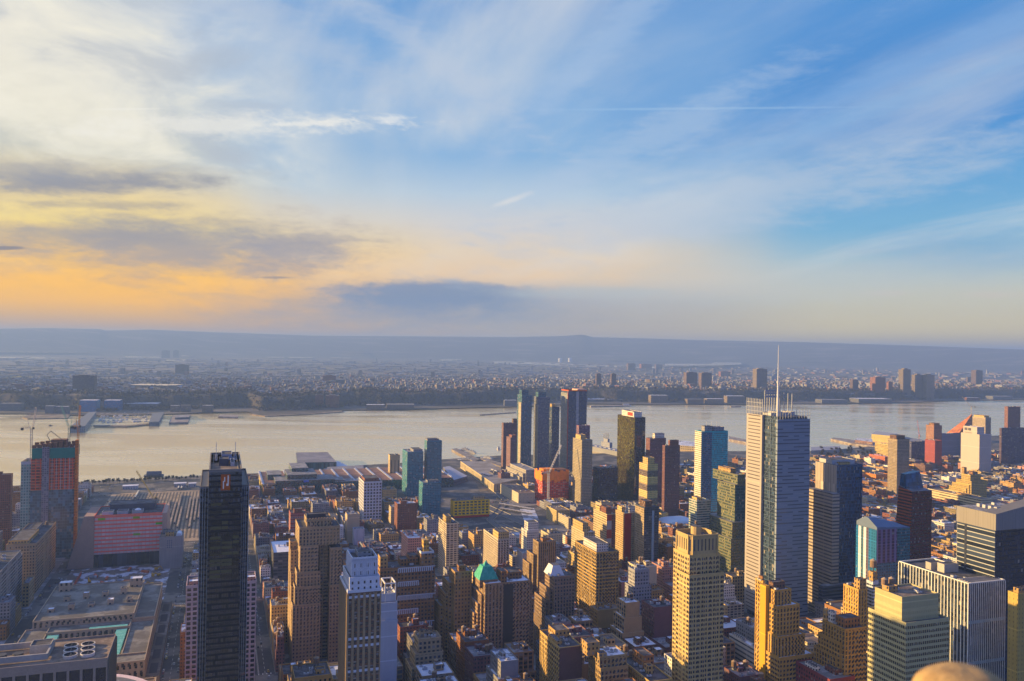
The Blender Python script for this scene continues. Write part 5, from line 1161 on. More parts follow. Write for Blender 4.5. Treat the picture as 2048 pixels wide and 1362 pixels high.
# --- far right
hero('apartment_tower', 'apartment tower', 'the lone tan tower by the piers', 'tall tan apartment tower with round bulkhead near the yellow pier shed', 1776, 1794.5, 1819, 880, 132, facade('lone_tan', (.32, .265, .20), 2.6, 3.1, .5, .5), 'tar', vis=965, bulk=[(.0, .7, .1, .8, 9, 'darkbrown')])
hero('warehouse', 'warehouse', 'the yellow gridded block', 'yellow block with a grid of dark windows by the yellow pier shed', 1750, 1777, 1781, 890, 36, facade('yellow_grid', (.50, .40, .20), 5, 4.4, .6, .5), 'white', vis=910)
hero('school', 'school', 'the orange brick school', 'stepped orange red brick building left of the lone tan tower', 1738, 1770, 1780, 914, 26, facade('orange_brick', (.36, .14, .09), 3.6, 4, .5, .4), 'snow', vis=932, tiers=[(0, 0, 0, 0, 0, 26), (-14, 10, 6, -20, 0, 15)])
hero('warehouse', 'warehouse', 'the orange lit low block', 'low orange lit brick block before the lone tan tower', 1726, 1752, 1778, 950, 17, facade('low_orange', (.42, .19, .08), 6, 6, .3, .3), 'brown', vis=962)
hero('office_building', 'office building', 'the dark glass block right of the lone tower', 'dark blue glass block with white roof plant, right of the lone tan tower', 1818, 1823, 1852, 884, 66, facade('dark_blue_block', (.09, .09, .14), 2.6, 3.5, .8, .5, glass=(.03, .035, .06)), 'white', vis=945)
hero('apartment_tower', 'apartment tower', 'the slim brick tower', 'slim brown brick tower with a red lower block, beside the orange slope', 1852, 1868, 1884, 852, 118, facade('slim_brick', (.28, .17, .13), 2.6, 3., .5, .5), 'grey', vis=884, bulk=[(.1, .8, .1, .7, 7, 'brown')])
hero('apartment_building', 'apartment building', 'the red block below the slim tower', 'dark red brick block standing below the slim brown tower', 1850, 1870, 1884, 882, 80, facade('red_lower', (.24, .075, .07), 2.8, 3., .35, .4), 'brown', vis=945)
hero('office_building', 'office building', 'the blue-grey blank slab', 'broad blue-grey slab in shadow below the orange sloping building', 1876, 1882, 1926, 868, 84, facade('blue_slab', (.13, .15, .21), 3, 3.2, .3, .4), 'grey', vis=950)
# sloping pyramid with orange lit side
pa, ps_ = w2g(*gp(1950, 872, 20)); r = empty('apartment_building', pa-70, ps_, 'pyramid-like building with a long orange sunlit slope and crane', 'apartment building')
OS = facade('orange_slope', (.50, .22, .10), 40, 3.3, .98, .45, glass=(.22, .09, .05), blind=0)
mb = MB(); b4 = [(-34, 0, 0), (72, 0, 0), (72, 70, 0), (-34, 70, 0)]; apx = [(62, 12, 118), (72, 0, 100), (72, 20, 112)]
ztop = zat(pa-8, ps_, 828)
A_, B_, C_, D4 = b4; T_ = (64, 8, ztop)
for tri in ((A_, B_, T_), (B_, C_, T_), (C_, D4, T_), (D4, A_, T_)):
    L_ = math.dist(tri[0], tri[1]); mb.face(list(tri), OS, [(0, tri[0][2]), (L_, tri[1][2]), (L_/2, tri[2][2])])
mb.build('sloping_facade', r); info('pyramid', pa-70, pa+2, ps_, ps_+66, ztop, 'the orange sloping building', vis=870)
crane(pa-6, ps_+12, ztop-8, 34, 46, math.radians(48), math.radians(150), ('pale', (.4, .38, .36)), 'pale crane with raised jib above the orange sloping building', 2.4)
crane(*w2g(*gp(1838, 882, 0)), 0, 20, 56, math.radians(68), math.radians(60), ('red', (.5, .2, .18)), 'faint red crane by the water left of the slim brick tower')
# blank telephone building
SW = facade('blank_pale_pink', (.42, .37, .34), 8, 8, 0, 0, var=.07)
r, w, d = hero('telephone_exchange', 'telephone exchange', 'the blank pale block', 'blank pale windowless block in stacked steps at the right', 1922, 1959, 1983, 870, 112, SW, 'white', vis=925, tiers=[(0, 0, 0, 0, 0, 112), (3, 13, 10, 4, 112, 130), (8, -10, 12, 0, 0, 84), (10, -20, 18, 0, 0, 68)], rim=True)
mb = MB(); mb.box(2.8, 2.97, d*.45, d*.85, 114, 115.2, DARKM); mb.box(2.8, 2.97, d*.5, d*.66, 120, 127, DARKM); mb.box(2.8, 2.97, d*.7, d*.86, 120, 127, DARKM); mb.build('vent_opening', r)
hero('apartment_tower', 'apartment tower', 'the tower with a slanted top', 'dark tower with pale striped side and slanted roof behind the blank block', 1945, 1971, 1982, 836, 136, facade('slant_stripes', (.36, .31, .25), 4, 3.2, .9, .45, glass=(.10, .09, .09)), 'grey', vis=868, bulk=[(.0, .9, .1, .9, 6, 'buff')])
hero('apartment_building', 'apartment building', 'the yellow stepped pyramid block', 'yellow terraced block stepping down to the left before the blank block', 1912, 1943, 1974, 956, 62, facade('terraced_yellow', (.44, .34, .17), 3.2, 3.4, .48, .5), 'tar', vis=1000, geo=None, tiers=[(0, 0, 0, 0, 0, 54), (6, 8, 8, 8, 54, 66), (-2, 4, 4, -8, 0, 46), (-4, 4, 9, -18, 0, 38), (-6, 6, 14, -28, 0, 30)], bulk=[(.3, .8, .1, .6, 6, 'brown'), (.0, .25, .7, .99, 14, 'tan')])
r, w, d = hero('office_building', 'office building', 'the long low banded block', 'long low cream block banded with ribbon windows, right of the flared tower', 1855, 1963, 1986, 1000, 30, facade('long_banded', (.52, .46, .32), 30, 5.2, .98, .42, glass=(.14, .12, .09)), 'brown', vis=1015, bulk=[(.2, .6, .3, .5, 3, 'tan')])
hero('apartment_tower', 'apartment tower', 'the slim far right tower', 'slim brown tower standing over the water at the right edge', 2009, 2016, 2041, 814, 150, facade('far_right_brown', (.20, .11, .10), 3, 3.1, .45, .5), 'grey', vis=855, tiers=[(0, 0, 0, 0, 0, 150)])
hero('apartment_building', 'apartment building', 'the wide dark block far right', 'wide dark brown block with pale vertical strips at the right edge', 1999, 2003, None, 857, 108, facade('wide_dark', (.11, .08, .10), 6, 3.2, .8, .5, glass=(.04, .04, .06)), 'grey', Wd=90, vis=930)
# orange construction frame in the centre
r, w, d = hero('building_under_construction', 'building site', 'the orange construction frame', 'unfinished building wrapped in orange and red netting with a crane', 1070, 1085, 1138, 945, 62, facade('red_frame', (.60, .10, .06), 5, 3.5, .8, .62, glass=(.14, .05, .045), rough=.8, blind=.3, bcol=(.42, .32, .3)), 'grey', vis=1022, rim=False)
ON = plain('orange_netting', (.92, .26, .01), .8, .3, .12)
mb = MB()
for i in range(9):
    x = w*i/9; mb.box(x, x+w/9-.3, -.8, -.05, 46-(i*5) % 7, 62+(i*3) % 5, ON)
for i in range(6):
    y = d*i/6; mb.box(-.8, -.05, y, y+d/6-.3, 44, 62+(i*4) % 6, ON)
mb.box(w*.05, w*.45, 3, d*.6, 62, 68, ON); mb.box(w*.6, w*.97, 4, d*.7, 62, 66, RUST); mb.build('netting', r)
for k in range(4):
    mb = MB(); z = 8+k*9.5; mb.box(-.6, w+.4, -.6, d, z, z+1, solid('red_edge', (.5, .13, .1))); mb.build('floor_edge', r)
ca_, cs2 = w2g(*gp(1094, 1010, 0)); crane(ca_, cs2-6, 0, 66, 62, math.radians(60), math.radians(14), ('silver', (.5, .5, .52)), 'tall silver crane rising before the orange construction frame', 3.2, 16)
hero('bus_terminal', 'terminal', 'the tan low blocks beside the frame', 'tan and grey low block right of the orange construction frame', 1093, 1113, 1140, 1022, 23, facade('low_tan_blank', (.42, .34, .20), 3.2, 3.2, .4, .4), 'brown', vis=1045)
hero('office_building', 'office building', 'the grey slab beside the frame', 'grey tan slab in front of the orange construction frame', 1107, 1137, 1142, 1037, 19, facade('low_grey_tan', (.40, .36, .28), 2.6, 3.2, .5, .4), 'grey', vis=1052)
hero('depot', 'depot', 'the cream walled depot', 'low depot with a cream sunlit wall left of the construction frame', 1001, 1037, 1070, 987, 20, facade('depot_cream', (.50, .45, .36), 8, 7, .1, .2), 'brown', vis=1005)
# white tent roof
tp_ = gp(1352, 1052, 0); ta, ts_ = w2g(*tp_)
r = empty('tent_hall', ta, ts_, 'white inflated dome roof behind the gold deco tower', 'dome hall'); TM = plain('tent_fabric', (.66, .70, .82), .6, .06, .05, tint=0)
mb = MB(); n1_, n2_ = 20, 12
def tp3(i, j): u, v_ = i/n1_*2-1, j/n2_*2-1; return (u*34, v_*24, 4+12*(max(0, (1-u**4)*(1-v_**4)))**.6)
for i in range(n1_):
    for j in range(n2_): mb.face([tp3(i, j), tp3(i+1, j), tp3(i+1, j+1), tp3(i, j+1)], TM)
mb.build('tent_roof', r, smooth=True)
mb = MB(); mb.box(-34, 34, -24, 24, 0, 4, CONC, top=False); mb.build('wall', r); info('tent', ta-34, ta+34, ts_-24, ts_+24, 16, 'the white dome', vis=1050)

# --- convention centre: dark teal glass blocks and brown roofs with pale skylights
JA0, JS0 = w2g(*gp(526, 990, 0)); JA1 = solve(lambda t: pg(t, JS0, 22)[0], 905, 100, 900); JD = 185.
r = empty('convention_centre', JA0, JS0, 'long dark teal glass convention hall with brown roofs and white skylights', 'convention centre')
info('javits', JA0, JA1, JS0, JS0+JD, 26, 'the glass convention hall', vis=1000); w = JA1-JA0
TG = facade('dark_teal_glass', (.05, .09, .10), 3, 3, .92, .9, glass=(.02, .05, .055), ior=1.9, blind=.03, wob=.01)
BR = plain('brown_hall_roof', (.20, .10, .075), .9, .2, .05, (.25, .13, .10)); SK = plain('skylight', (.62, .64, .68), .5, .15, .3); PALE = plain('pale_gutter', (.33, .33, .32), .8, .2, .2)
mb = MB(); mb.box(0, w, 0, JD, 0, 21, TG, top=False); mb.build('wall', r)
mb = MB(); mb.box(-.6, -.05, 2, JD-2, 0, 21, facade('sunlit_end_paint', (.50, .40, .16), 6, 21, .5, .7, glass=(.3, .24, .1), blind=0)); mb.build('end_wall', r)  # yellow sunlight on this end is painted into its wall colour
mb = MB(); mb.face([(0, 0, 21), (w, 0, 21), (w, JD, 21), (0, JD, 21)], BR); mb.build('roof', r)
mb = MB(); nb = 15
for i in range(nb+1): x = w*i/nb; mb.box(max(0, x-2), min(w, x+2), .5, JD-1, 21, 21.8, PALE)
mb.build('roof_gutter', r)
mb = MB()
for i in range(nb+1):
    for j in range(15):
        x, y = w*i/nb, 8+j*(JD-16)/14; mb.face([(x-3, y-2.4, 22), (x+3, y-2.4, 22), (x, y, 25)], SK); mb.face([(x+3, y-2.4, 22), (x+3, y+2.4, 22), (x, y, 25)], SK); mb.face([(x+3, y+2.4, 22), (x-3, y+2.4, 22), (x, y, 25)], SK); mb.face([(x-3, y+2.4, 22), (x-3, y-2.4, 22), (x, y, 25)], SK)
mb.build('skylight', r, kind='stuff')
for (x0, x1, y0, y1, h) in ((w*.06, w*.36, -3, 60, 30), (w*.12, w*.27, 8, 90, 40), (w*.15, w*.235, 50, 130, 48), (w*.03, w*.10, 60, 120, 34), (w*.28, w*.41, -2, 40, 27), (w*.36, w*.5, -4, 30, 24)):
    mb = MB(); mb.box(x0, x1, y0, y1, 0, h-2, TG); mb.box(x0-.5, x1+.5, y0-.5, y1+.5, h-2, h-1, PALE, top=F2('grey')); mb.build('glass_hall', r)
mb = MB(); mb.box(w*.20, w*.226, -4.6, -4.1, 24, 28, solid('screen_blue', (.16, .22, .6))); mb.build('video_panel', r)
# pier sheds, piers and boats on this shore
def pier(name, cat, label, pts, z0, z1, m, ms, group=None):
    P_ = gpt(pts, z1); cxy = np.mean([p[:2] for p in P_], axis=0)
    o = slab(name, pts, z0, z1, m, ms); tag(o, label, cat, group); return o
PSH = facade('pier_shed_side', (.44, .40, .30), 8, 9, .3, .5); GRS = plain('grey_shed_roof', (.19, .18, .21), .8, .2, .03, (.24, .23, .26)); DECK = plain('pier_deck', (.20, .165, .15), .9, .3, .05, (.30, .27, .24))
pier('pier_shed', 'pier shed', 'flat grey pier shed on the water behind the convention hall', [(592, 905), (655, 904), (673, 924), (594, 925)], -3, 20, GRS, facade('shed_teal', (.06, .11, .12), 5, 20, .9, .8, glass=(.03, .06, .065)))
pier('pier', 'pier', 'snowy white pier apron before the flat grey pier shed', [(622, 929), (676, 922), (700, 934), (650, 938)], -3, 4, F2('white'), CONC)
pier('pier_shed', 'pier shed', 'long pale pier shed with row of vents beside the convention hall', [(655, 934), (727, 930), (727, 937), (650, 942)], -3, 14, GRS, facade('shed_pale', (.34, .35, .38), 5, 14, .5, .4))
pier('pier', 'pier', 'long wooden ferry pier reaching out right of the glass twins', [(903, 898), (913, 896), (960, 918), (948, 923)], -3, 3, DECK, DECK)
pier('pier', 'pier', 'narrow brown pier behind the rooftop parking deck', [(960, 917), (972, 916), (1035, 936), (1030, 944)], -3, 3, DECK, DECK)
pier('parking_garage', 'parking garage', 'long parking deck with a cream columned side beside the river', [(921, 922), (975, 922), (1040, 958), (988, 968)], 0, 18, plain('parking_deck', (.21, .19, .18), .9, .2, .04, (.26, .25, .25)), facade('columned_side', (.44, .38, .27), 5, 18, .45, .7, glass=(.14, .12, .10), blind=0))
pier('pier_shed', 'pier shed', 'long pale blue roofed shed right of the glass twins', [(886, 934), (899, 932), (935, 952), (908, 960)], 0, 13, plain('pale_blue_roof', (.34, .36, .46), .7, .1, .1), facade('shed_dark', (.12, .12, .15), 6, 13, .3, .3))
pier('pier_shed', 'pier shed', 'long yellow pier shed with a grey gabled roof on the water', [(1752, 862), (1795, 867), (1795, 873), (1743, 868)], -3, 22, plain('shed_grey', (.36, .36, .38), .8, .15, .05), facade('shed_yellow', (.50, .42, .22), 8, 22, .06, .3))
pier('pier', 'pier', 'long dark pier with a bare deck pointing left into the river', [(1661, 877), (1668, 875), (1760, 886), (1758, 893), (1700, 886)], -3, 4, DECK, DECK)
pier('pier_shed', 'pier shed', 'pier building with a snowy roof on the long dark pier', [(1714, 876), (1745, 878), (1745, 884), (1710, 880)], -3, 14, F2('snow'), facade('shed_red', (.25, .16, .13), 6, 14, .4, .4))
pier('pier', 'pier', 'blue-roofed pier building right of the mast tower', [(1622, 894), (1680, 892), (1680, 899), (1622, 901)], -3, 10, plain('blue_shed_roof', (.28, .29, .36), .8, .15, .05), CONC)
pier('pier_shed', 'pier shed', 'cream pier shed on the river left of the turquoise tower', [(1350, 880), (1392, 884), (1392, 893), (1350, 890)], -3, 14, F2('snow'), facade('shed_cream', (.50, .42, .28), 6, 7, .5, .4))
pier('pier', 'pier', 'brown pier right of the turquoise tower', [(1458, 872), (1492, 879), (1492, 884), (1458, 878)], -3, 5, DECK, DECK)
pier('pier_shed', 'pier shed', 'long low pier shed beside the lone tan tower', [(1800, 872), (1850, 880), (1850, 887), (1800, 880)], -3, 12, F2('grey'), CONC)
# ------------------------------------------------------------------ boats
HULL = plain('boat_white', (.62, .62, .64), .6, .15, .5); HULLG = plain('ship_grey', (.27, .28, .31), .7, .2, .2); HULLD = plain('boat_dark', (.07, .08, .11), .7, .2, .3)
def hull(mb, L, B, H, m, deck=None, bow=.25):
    q = [(-L/2, -B/2), (L/2*(1-bow), -B/2), (L/2, 0), (L/2*(1-bow), B/2), (-L/2, B/2)]; b = [(x*.94, y*.75) for x, y in q]
    for i in range(5):
        j = (i+1) % 5; mb.face([(*b[i], 0), (*b[j], 0), (*q[j], H), (*q[i], H)], m)
    mb.face([(*p, H) for p in q], deck or m)
def ferry(px, py, L, rot, label):
    p = gp(px, py, -2); r = empty('ferry', p[0], p[1], label, 'ferry', 'white ferries at the river pier', z=-2.2, grid=False, rot=rot)
    mb = MB(); hull(mb, L, L*.24, 3, HULL); mb.build('hull', r)
    mb = MB(); mb.box(-L*.42, L*.22, -L*.1, L*.1, 3, 6, facade('ferry_cabin', (.62, .62, .62), 2, 3, .7, .5)); mb.box(-L*.3, L*.12, -L*.08, L*.08, 6, 8.6, facade('ferry_cabin', (.6, .6, .6))); mb.build('cabin', r)
    mb = MB(); mb.cyl(-L*.1, 0, 8.6, 11, 1., .8, 10, HULLD); mb.build('funnel', r)
ferry(928, 901, 40, math.radians(160), 'white ferry moored at the tip of the long wooden pier')
ferry(940, 906, 40, math.radians(155), 'white ferry moored midway along the long wooden pier')
ferry(930, 921, 44, math.radians(165), 'white ferry lying between the wooden pier and parking deck')
ferry(973, 918, 42, math.radians(150), 'white ferry beside the narrow brown pier')
ferry(997, 899, 36, math.radians(95), 'white ferry by the foot of the brown riverside tower')
p = gp(1205, 905, -2); r = empty('museum_ship', p[0], p[1], 'big grey museum warship with masts moored right of the tall towers', 'ship', z=-2.2, grid=False, rot=math.radians(118))
mb = MB(); hull(mb, 230, 36, 15, HULLG, bow=.3); mb.build('hull', r)
mb = MB(); mb.box(-115, 70, -20, 20, 15, 16.5, HULLG); mb.build('flight_deck', r)
mb = MB(); mb.box(-20, 25, -22, -12, 16.5, 32, facade('ship_island', (.3, .31, .34), 4, 4, .3, .4)); mb.box(-8, 14, -20, -13, 32, 42, HULLG); mb.build('bridge', r)
for x in (-4, 6, 18):
    mb = MB(); lattice(mb, (x, -17, 40), (x, -17, 62-abs(x)*.4), 2.4, HULLG, 6); mb.beam((x-6, -17, 55), (x+6, -17, 55), .6, HULLG); mb.build('mast', r)
for k in range(14):
    mb = MB(); x = -105+k*12; y = 6 if k % 2 else 14; mb.box(x-5, x+5, y-1, y+1, 17.4, 19, HULL if k % 3 else HULLG); mb.box(x-1.5, x+1.5, y-4.5, y+4.5, 18, 18.5, HULLG); mb.build('deck_aircraft', r)
p = gp(297, 957, -2); r = empty('barge', p[0], p[1]+30, 'dark rounded barge shed on the river above the rail yard', 'barge', z=-2.2, grid=False, rot=.3)
mb = MB(); hull(mb, 44, 22, 4, HULLD, bow=.1); mb.build('hull', r)
mb = MB()
for q in range(8):
    t0, t1 = math.pi*q/8, math.pi*(q+1)/8
    mb.face([(-16, -10*math.cos(t0), 4+9*math.sin(t0)), (16, -10*math.cos(t0), 4+9*math.sin(t0)), (16, -10*math.cos(t1), 4+9*math.sin(t1)), (-16, -10*math.cos(t1), 4+9*math.sin(t1))], HULLD)
for x in (-16, 16): mb.face([(x, -10*math.cos(math.pi*q/8), 4+9*math.sin(math.pi*q/8)) for q in range(9)], HULLD)
mb.build('shed', r)
p = gp(1253, 812, -2); r = empty('ferry', p[0], p[1], 'white ferry on the far side of the river left of the golden tower', 'ferry', z=-2.2, grid=False, rot=0)
mb = MB(); hull(mb, 55, 14, 5, HULL); mb.build('hull', r); mb = MB(); mb.box(-20, 14, -5, 5, 5, 12, HULL); mb.build('cabin', r)
p = gp(101, 852, -2); r = empty('boat', p[0], p[1], 'lone tiny dark boat on the golden water', 'boat', z=-2.2, grid=False, rot=.8)
mb = MB(); hull(mb, 16, 5, 2, HULLD); mb.box(-4, 2, -1.6, 1.6, 2, 5, HULLD); mb.build('hull', r)

# ------------------------------------------------------------------ rail yard, building pit, tunnel plaza
BAL = plain('ballast', (.26, .195, .13), .95, .35, .05, (.34, .26, .175), tint=0)
YA0, YA1, YS0, YS1 = -205, 20, 1420, 1900
mb = MB(); q = [g2w(a, s) for a, s in ((YA0, YS0), (YA1, YS0), (YA1, YS1), (YA0, YS1))]; mb.face([(p[0], p[1], .05) for p in q], BAL); mb.build('rail_yard_ground', kind='structure')
RAILM = plain('rail_strip', (.075, .06, .05), .8, .3, .2, tint=0); mb = MB()
for i in range(34):
    a = YA0+8+i*6.4; q = [g2w(a-1.5+3.2, YS0+20), g2w(a+1.5+3.2, YS0+20), g2w(a+1.5+3.2, YS1-15), g2w(a-1.5+3.2, YS1-15)]; mb.face([(p[0], p[1], .07) for p in q], RAILM)
mb.build('rail_track', kind='structure')
TRM = plain('train_roof', (.32, .24, .165), .6, .2, .1, tint=.25); TRW = facade('train_side', (.36, .35, .33), 3, 4, .6, .4, glass=(.03, .03, .04))
def train(a, s, n, label, top=TRM):
    r = empty('train', a, s, label, 'train', 'trains parked in the rail yard')
    for k in range(n):
        mb = MB(); mb.box(-1.5, 1.5, k*26, k*26+25, .9, 4.2, TRW, top=top); mb.box(-1.1, 1.1, k*26+6, k*26+18, 4.2, 4.6, top); mb.box(-1.2, 1.2, k*26+2, k*26+23, .1, .9, DARKM, top=False); mb.build('carriage', r)
for i in range(34):
    if i in (3, 9, 14, 22, 29): continue
    rr = random.Random(i); n = rr.randint(6, 11); train(YA0+8+i*6.4, YS0+rr.uniform(40, 180), n, 'grey brown commuter train parked in its row in the rail yard')
CRM = plain('cream_roof', (.72, .66, .48), .6, .1, .2)
for (x, y, n, lab) in ((268, 987, 3, 'cream-roofed train standing out at the left of the rail yard'), (351, 974, 1, 'short cream-roofed carriage, left of a pair in the rail yard'), (357, 974, 1, 'short cream-roofed carriage, right of a pair in the rail yard')):
    a, s = w2g(*gp(x, y, 4)); a = YA0+8+6.4*(round((a-YA0-8)/6.4)+.5); train(a, s-n*13, n, lab, CRM)
for (x0, x1, y, lab) in ((245, 275, 972, 'low white shed at the left end of the rail yard'), (348, 372, 967, 'low pale shed among the tracks of the rail yard'), (377, 392, 967, 'small pale shed at the right end of the rail yard')):
    a, s = w2g(*gp(x0, y, 8)); a2, s2 = w2g(*gp(x1, y, 8)); r = empty('yard_shed', a, s, lab, 'shed')
    mb = MB(); mb.box(0, max(8, a2-a), 0, 16, 0, 7, facade('yard_shed', (.42, .42, .44), 5, 5, .4, .4)); mb.build('wall', r); mb = MB(); mb.box(-.5, max(8, a2-a)+.5, -.5, 16.5, 7.01, 7.8, F2('white')); mb.build('roof', r)
a, s = w2g(*gp(308, 1000, 0)); crane(a, s, 0, 4, 66, math.radians(52), math.radians(150), ('yellow', (.42, .33, .12)), 'pale yellow crane boom leaning over the rail yard', 2.6, 6)
# building pit
DIRT = plain('pit_dirt', (.17, .13, .11), .95, .4, .06, (.46, .46, .50), amt=(.5, .56), tint=0)
mb = MB(); q = [g2w(a, s) for a, s in ((-188, 1098), (-60, 1098), (-60, 1285), (-188, 1285))]; mb.face([(p[0], p[1], .06) for p in q], DIRT); mb.build('building_pit_ground', kind='structure')
RDW = solid('red_hoarding', (.45, .12, .09)); rr = random.Random(3)
r = empty('hoarding', -172, 1104, 'red hoarding fence around the building pit', 'fence'); mb = MB(); mb.box(0, .5, 0, 150, 0, 5, RDW); mb.box(.5, 104, 0, .5, 0, 4, RDW); mb.build('panel', r)
for i in range(26):
    a, s = rr.uniform(-160, -72), rr.uniform(1115, 1270)
    kind = rr.choice(('excavator', 'container', 'dump_truck'))
    col = solid('site_'+kind, {'excavator': (.5, .3, .05), 'container': (.42, .15, .1), 'dump_truck': (.3, .32, .36)}[kind])
    r = empty(kind, a, s, 'small %s standing in the muddy building pit' % {'excavator': 'yellow excavator', 'container': 'red site container', 'dump_truck': 'grey dump truck'}[kind], kind.replace('_', ' '), kind.replace('_', ' ')+'s in the building pit', rot=rr.uniform(0, 6))
    mb = MB()
    if kind == 'container': mb.box(-6, 6, -1.3, 1.3, 0, 2.7, col); mb.build('box', r)
    elif kind == 'dump_truck':
        mb.box(-4, 1.5, -1.4, 1.4, 1, 3.2, col); mb.build('tipper', r); mb = MB(); mb.box(1.8, 4, -1.3, 1.3, .8, 3, HULL); mb.build('cab', r); mb = MB(); mb.box(-4, 4, -1.2, 1.2, .2, .98, DARKM); mb.build('chassis', r)
    else:
        mb.box(-2, 2, -1.6, 1.6, 0, 1.2, DARKM); mb.build('track', r); mb = MB(); mb.box(-2.4, 1.8, -1.5, 1.5, 1.25, 3.4, col); mb.build('cab', r); mb = MB(); mb.beam((1.5, 0, 2.4), (5, 0, 6), .8, col); mb.beam((5, 0, 6), (8, 0, 1.5), .7, col); mb.build('arm', r)
# roads of the tunnel plaza
RAMP = plain('ramp_road', (.10, .10, .105), .9, .2, .05, tint=0)
def road(pts, wdt, z, name='ramp_road', m=RAMP, wall=True):
    mb = MB(); P_ = [np.array(gp(x, y, 0)) for x, y in pts]
    L_ = []
    for i, p in enumerate(P_):
        d = P_[min(i+1, len(P_)-1)]-P_[max(i-1, 0)]; d = d/np.linalg.norm(d); n = np.array([-d[1], d[0]]); L_.append((p+n*wdt/2, p-n*wdt/2))
    for (a, b), (c, e) in zip(L_, L_[1:]):
        mb.face([(*b, z), (*e, z), (*c, z), (*a, z)], m)
        if wall:
            for u, v in ((a, c), (b, e)): mb.face([(*u, 0), (*v, 0), (*v, z+1), (*u, z+1)], CONC)
    return mb.build(name, kind='structure')
road([(930, 1085), (985, 1068), (1040, 1062), (1100, 1066), (1180, 1066), (1260, 1058)], 16, .3)
road([(965, 1010), (1010, 1030), (1060, 1052), (1110, 1072), (1140, 1085)], 20, .32)
road([(985, 975), (1010, 1000), (1000, 1020), (980, 1040), (1000, 1058), (1060, 1062)], 13, .34)
road([(1000, 1048), (1070, 1075), (1150, 1098)], 11, .36)
road([(140, 968), (250, 962), (330, 957), (405, 953), (520, 949), (600, 944)], 22, .3, wall=False)
road([(930, 935), (1000, 960), (1060, 985), (1150, 1010)], 14, .36, wall=False)
LOTM = [plain('lot_dark', (.045, .045, .05), .9, .3, .05, tint=0), plain('lot_grey', (.15, .15, .155), .9, .3, .05, (.21, .21, .22), tint=0), plain('lot_brown', (.17, .135, .10), .95, .4, .04, (.11, .09, .07), tint=0), plain('lot_snow', (.20, .20, .22), .9, .2, .05, (.52, .54, .6), amt=(.44, .52), tint=0)]
for k, pts in enumerate(([(935, 1052), (985, 1046), (1010, 1060), (950, 1072)], [(1000, 1062), (1060, 1060), (1075, 1072), (1010, 1078)], [(985, 968), (1020, 966), (1045, 990), (1000, 995)], [(1010, 998), (1060, 994), (1075, 1010), (1020, 1016)], [(1080, 1052), (1150, 1048), (1170, 1062), (1090, 1066)], [(930, 1008), (975, 1006), (985, 1022), (930, 1026)], [(1040, 1018), (1068, 1016), (1078, 1040), (1050, 1046)], [(950, 962), (975, 960), (990, 978), (960, 984)], [(880, 1040), (925, 1042), (930, 1060), (880, 1062)], [(1110, 1076), (1165, 1072), (1180, 1084), (1120, 1092)])):
    mb = MB(); q = gpt(pts, .16+.005*k); mb.face(q, LOTM[(k*3+k//4) % 4]); o = mb.build('parking_lot', kind='structure')
    if o.data.polygons[0].normal.z < 0: o.data.flip_normals()
# ------------------------------------------------------------------ vehicles
CARC = [(.03, .03, .035), (.45, .45, .47), (.62, .62, .62), (.55, .38, .03), (.2, .2, .22), (.3, .04, .04), (.05, .08, .16)]
CARM = []
for i, c in enumerate(CARC):
    pm_ = plain('car_paint_%d' % i, c, .3, .05, .5); gm_ = plain('car_glass', (.02, .025, .03), .1, .1, .5)
    mb = MB(); mb.box(-.92, .92, -2.3, 2.3, .3, .95, pm_); mb.box(-.95, .95, -1.9, -1.2, 0, .6, DARKM, top=False); mb.box(-.95, .95, 1.2, 1.9, 0, .6, DARKM, top=False)
    q0 = [(-.85, -1.5, .95), (.85, -1.5, .95), (.85, 1.7, .95), (-.85, 1.7, .95)]; q1 = [(-.7, -.8, 1.5), (.7, -.8, 1.5), (.7, 1.1, 1.5), (-.7, 1.1, 1.5)]
    for k in range(4): mb.face([q0[k], q0[(k+1) % 4], q1[(k+1) % 4], q1[k]], gm_)
    mb.face(q1, pm_); CARM.append(mb.mesh('car'))
NCAR = [0]
def car(a, s, rot, group, label, z=.02, mi=None):
    if NCAR[0] >= 290: return
    x, y, d = pg(a, s, 1)
    if not (0 < x < 2048 and 0 < y < 1362): return
    NCAR[0] += 1
    mi = random.Random(int(a*31+s*17)).choices(range(7), (22, 14, 20, 16, 14, 5, 6))[0] if mi is None else mi
    o = bpy.data.objects.new('car', CARM[mi]); COL.objects.link(o); w = g2w(a, s); o.location = (w[0], w[1], z); o.rotation_euler = (0, 0, GA+rot)
    tag(o, '%s car %s' % (('black', 'silver', 'white', 'yellow', 'grey', 'red', 'blue')[mi], label), 'car', group)
rr = random.Random(11)
for k, lab, grp, sr, n in ((0, 'in traffic on the wide street right of the black slab', 'cars on the wide street', (745, 1650), 60), (-1, 'in the street between the post office and the black slab', 'cars on the post office street', (735, 1350), 25), (-3, 'in the street along the left edge of the post office', 'cars on the left street', (800, 1400), 30)):
    for i in range(n): car(ST[k]+rr.choice((-9, -6, -2.5, 2.5, 6, 9) if hw(k) > 10 else (-6, -2.5, 2, 6)), rr.uniform(*sr), 0, grp, lab)
for q in (-6.6, 6.6):
    s = 745
    while s < 1350:
        if rr.random() < .55: car(ST[-1]+q, s, 0, 'cars on the post office street', 'in the street between the post office and the black slab')
        s += 7.2
for i in range(40):
    x, y = rr.uniform(163, 232), rr.uniform(968, 1012); a, s = w2g(*gp(x, y, 0)); a = round(a/7)*7; car(a, s, .1, 'cars in the lot by the rail yard', 'in the cluttered lot left of the rail yard', .02)
for i in range(60):
    x, y = rr.uniform(985, 1060), rr.uniform(968, 1008); a, s = w2g(*gp(x, y, 0)); a = round(a/7)*7; car(a, s, math.pi/2, 'cars parked on the tunnel plaza', 'parked on the tunnel plaza by the cream walled depot', .4)
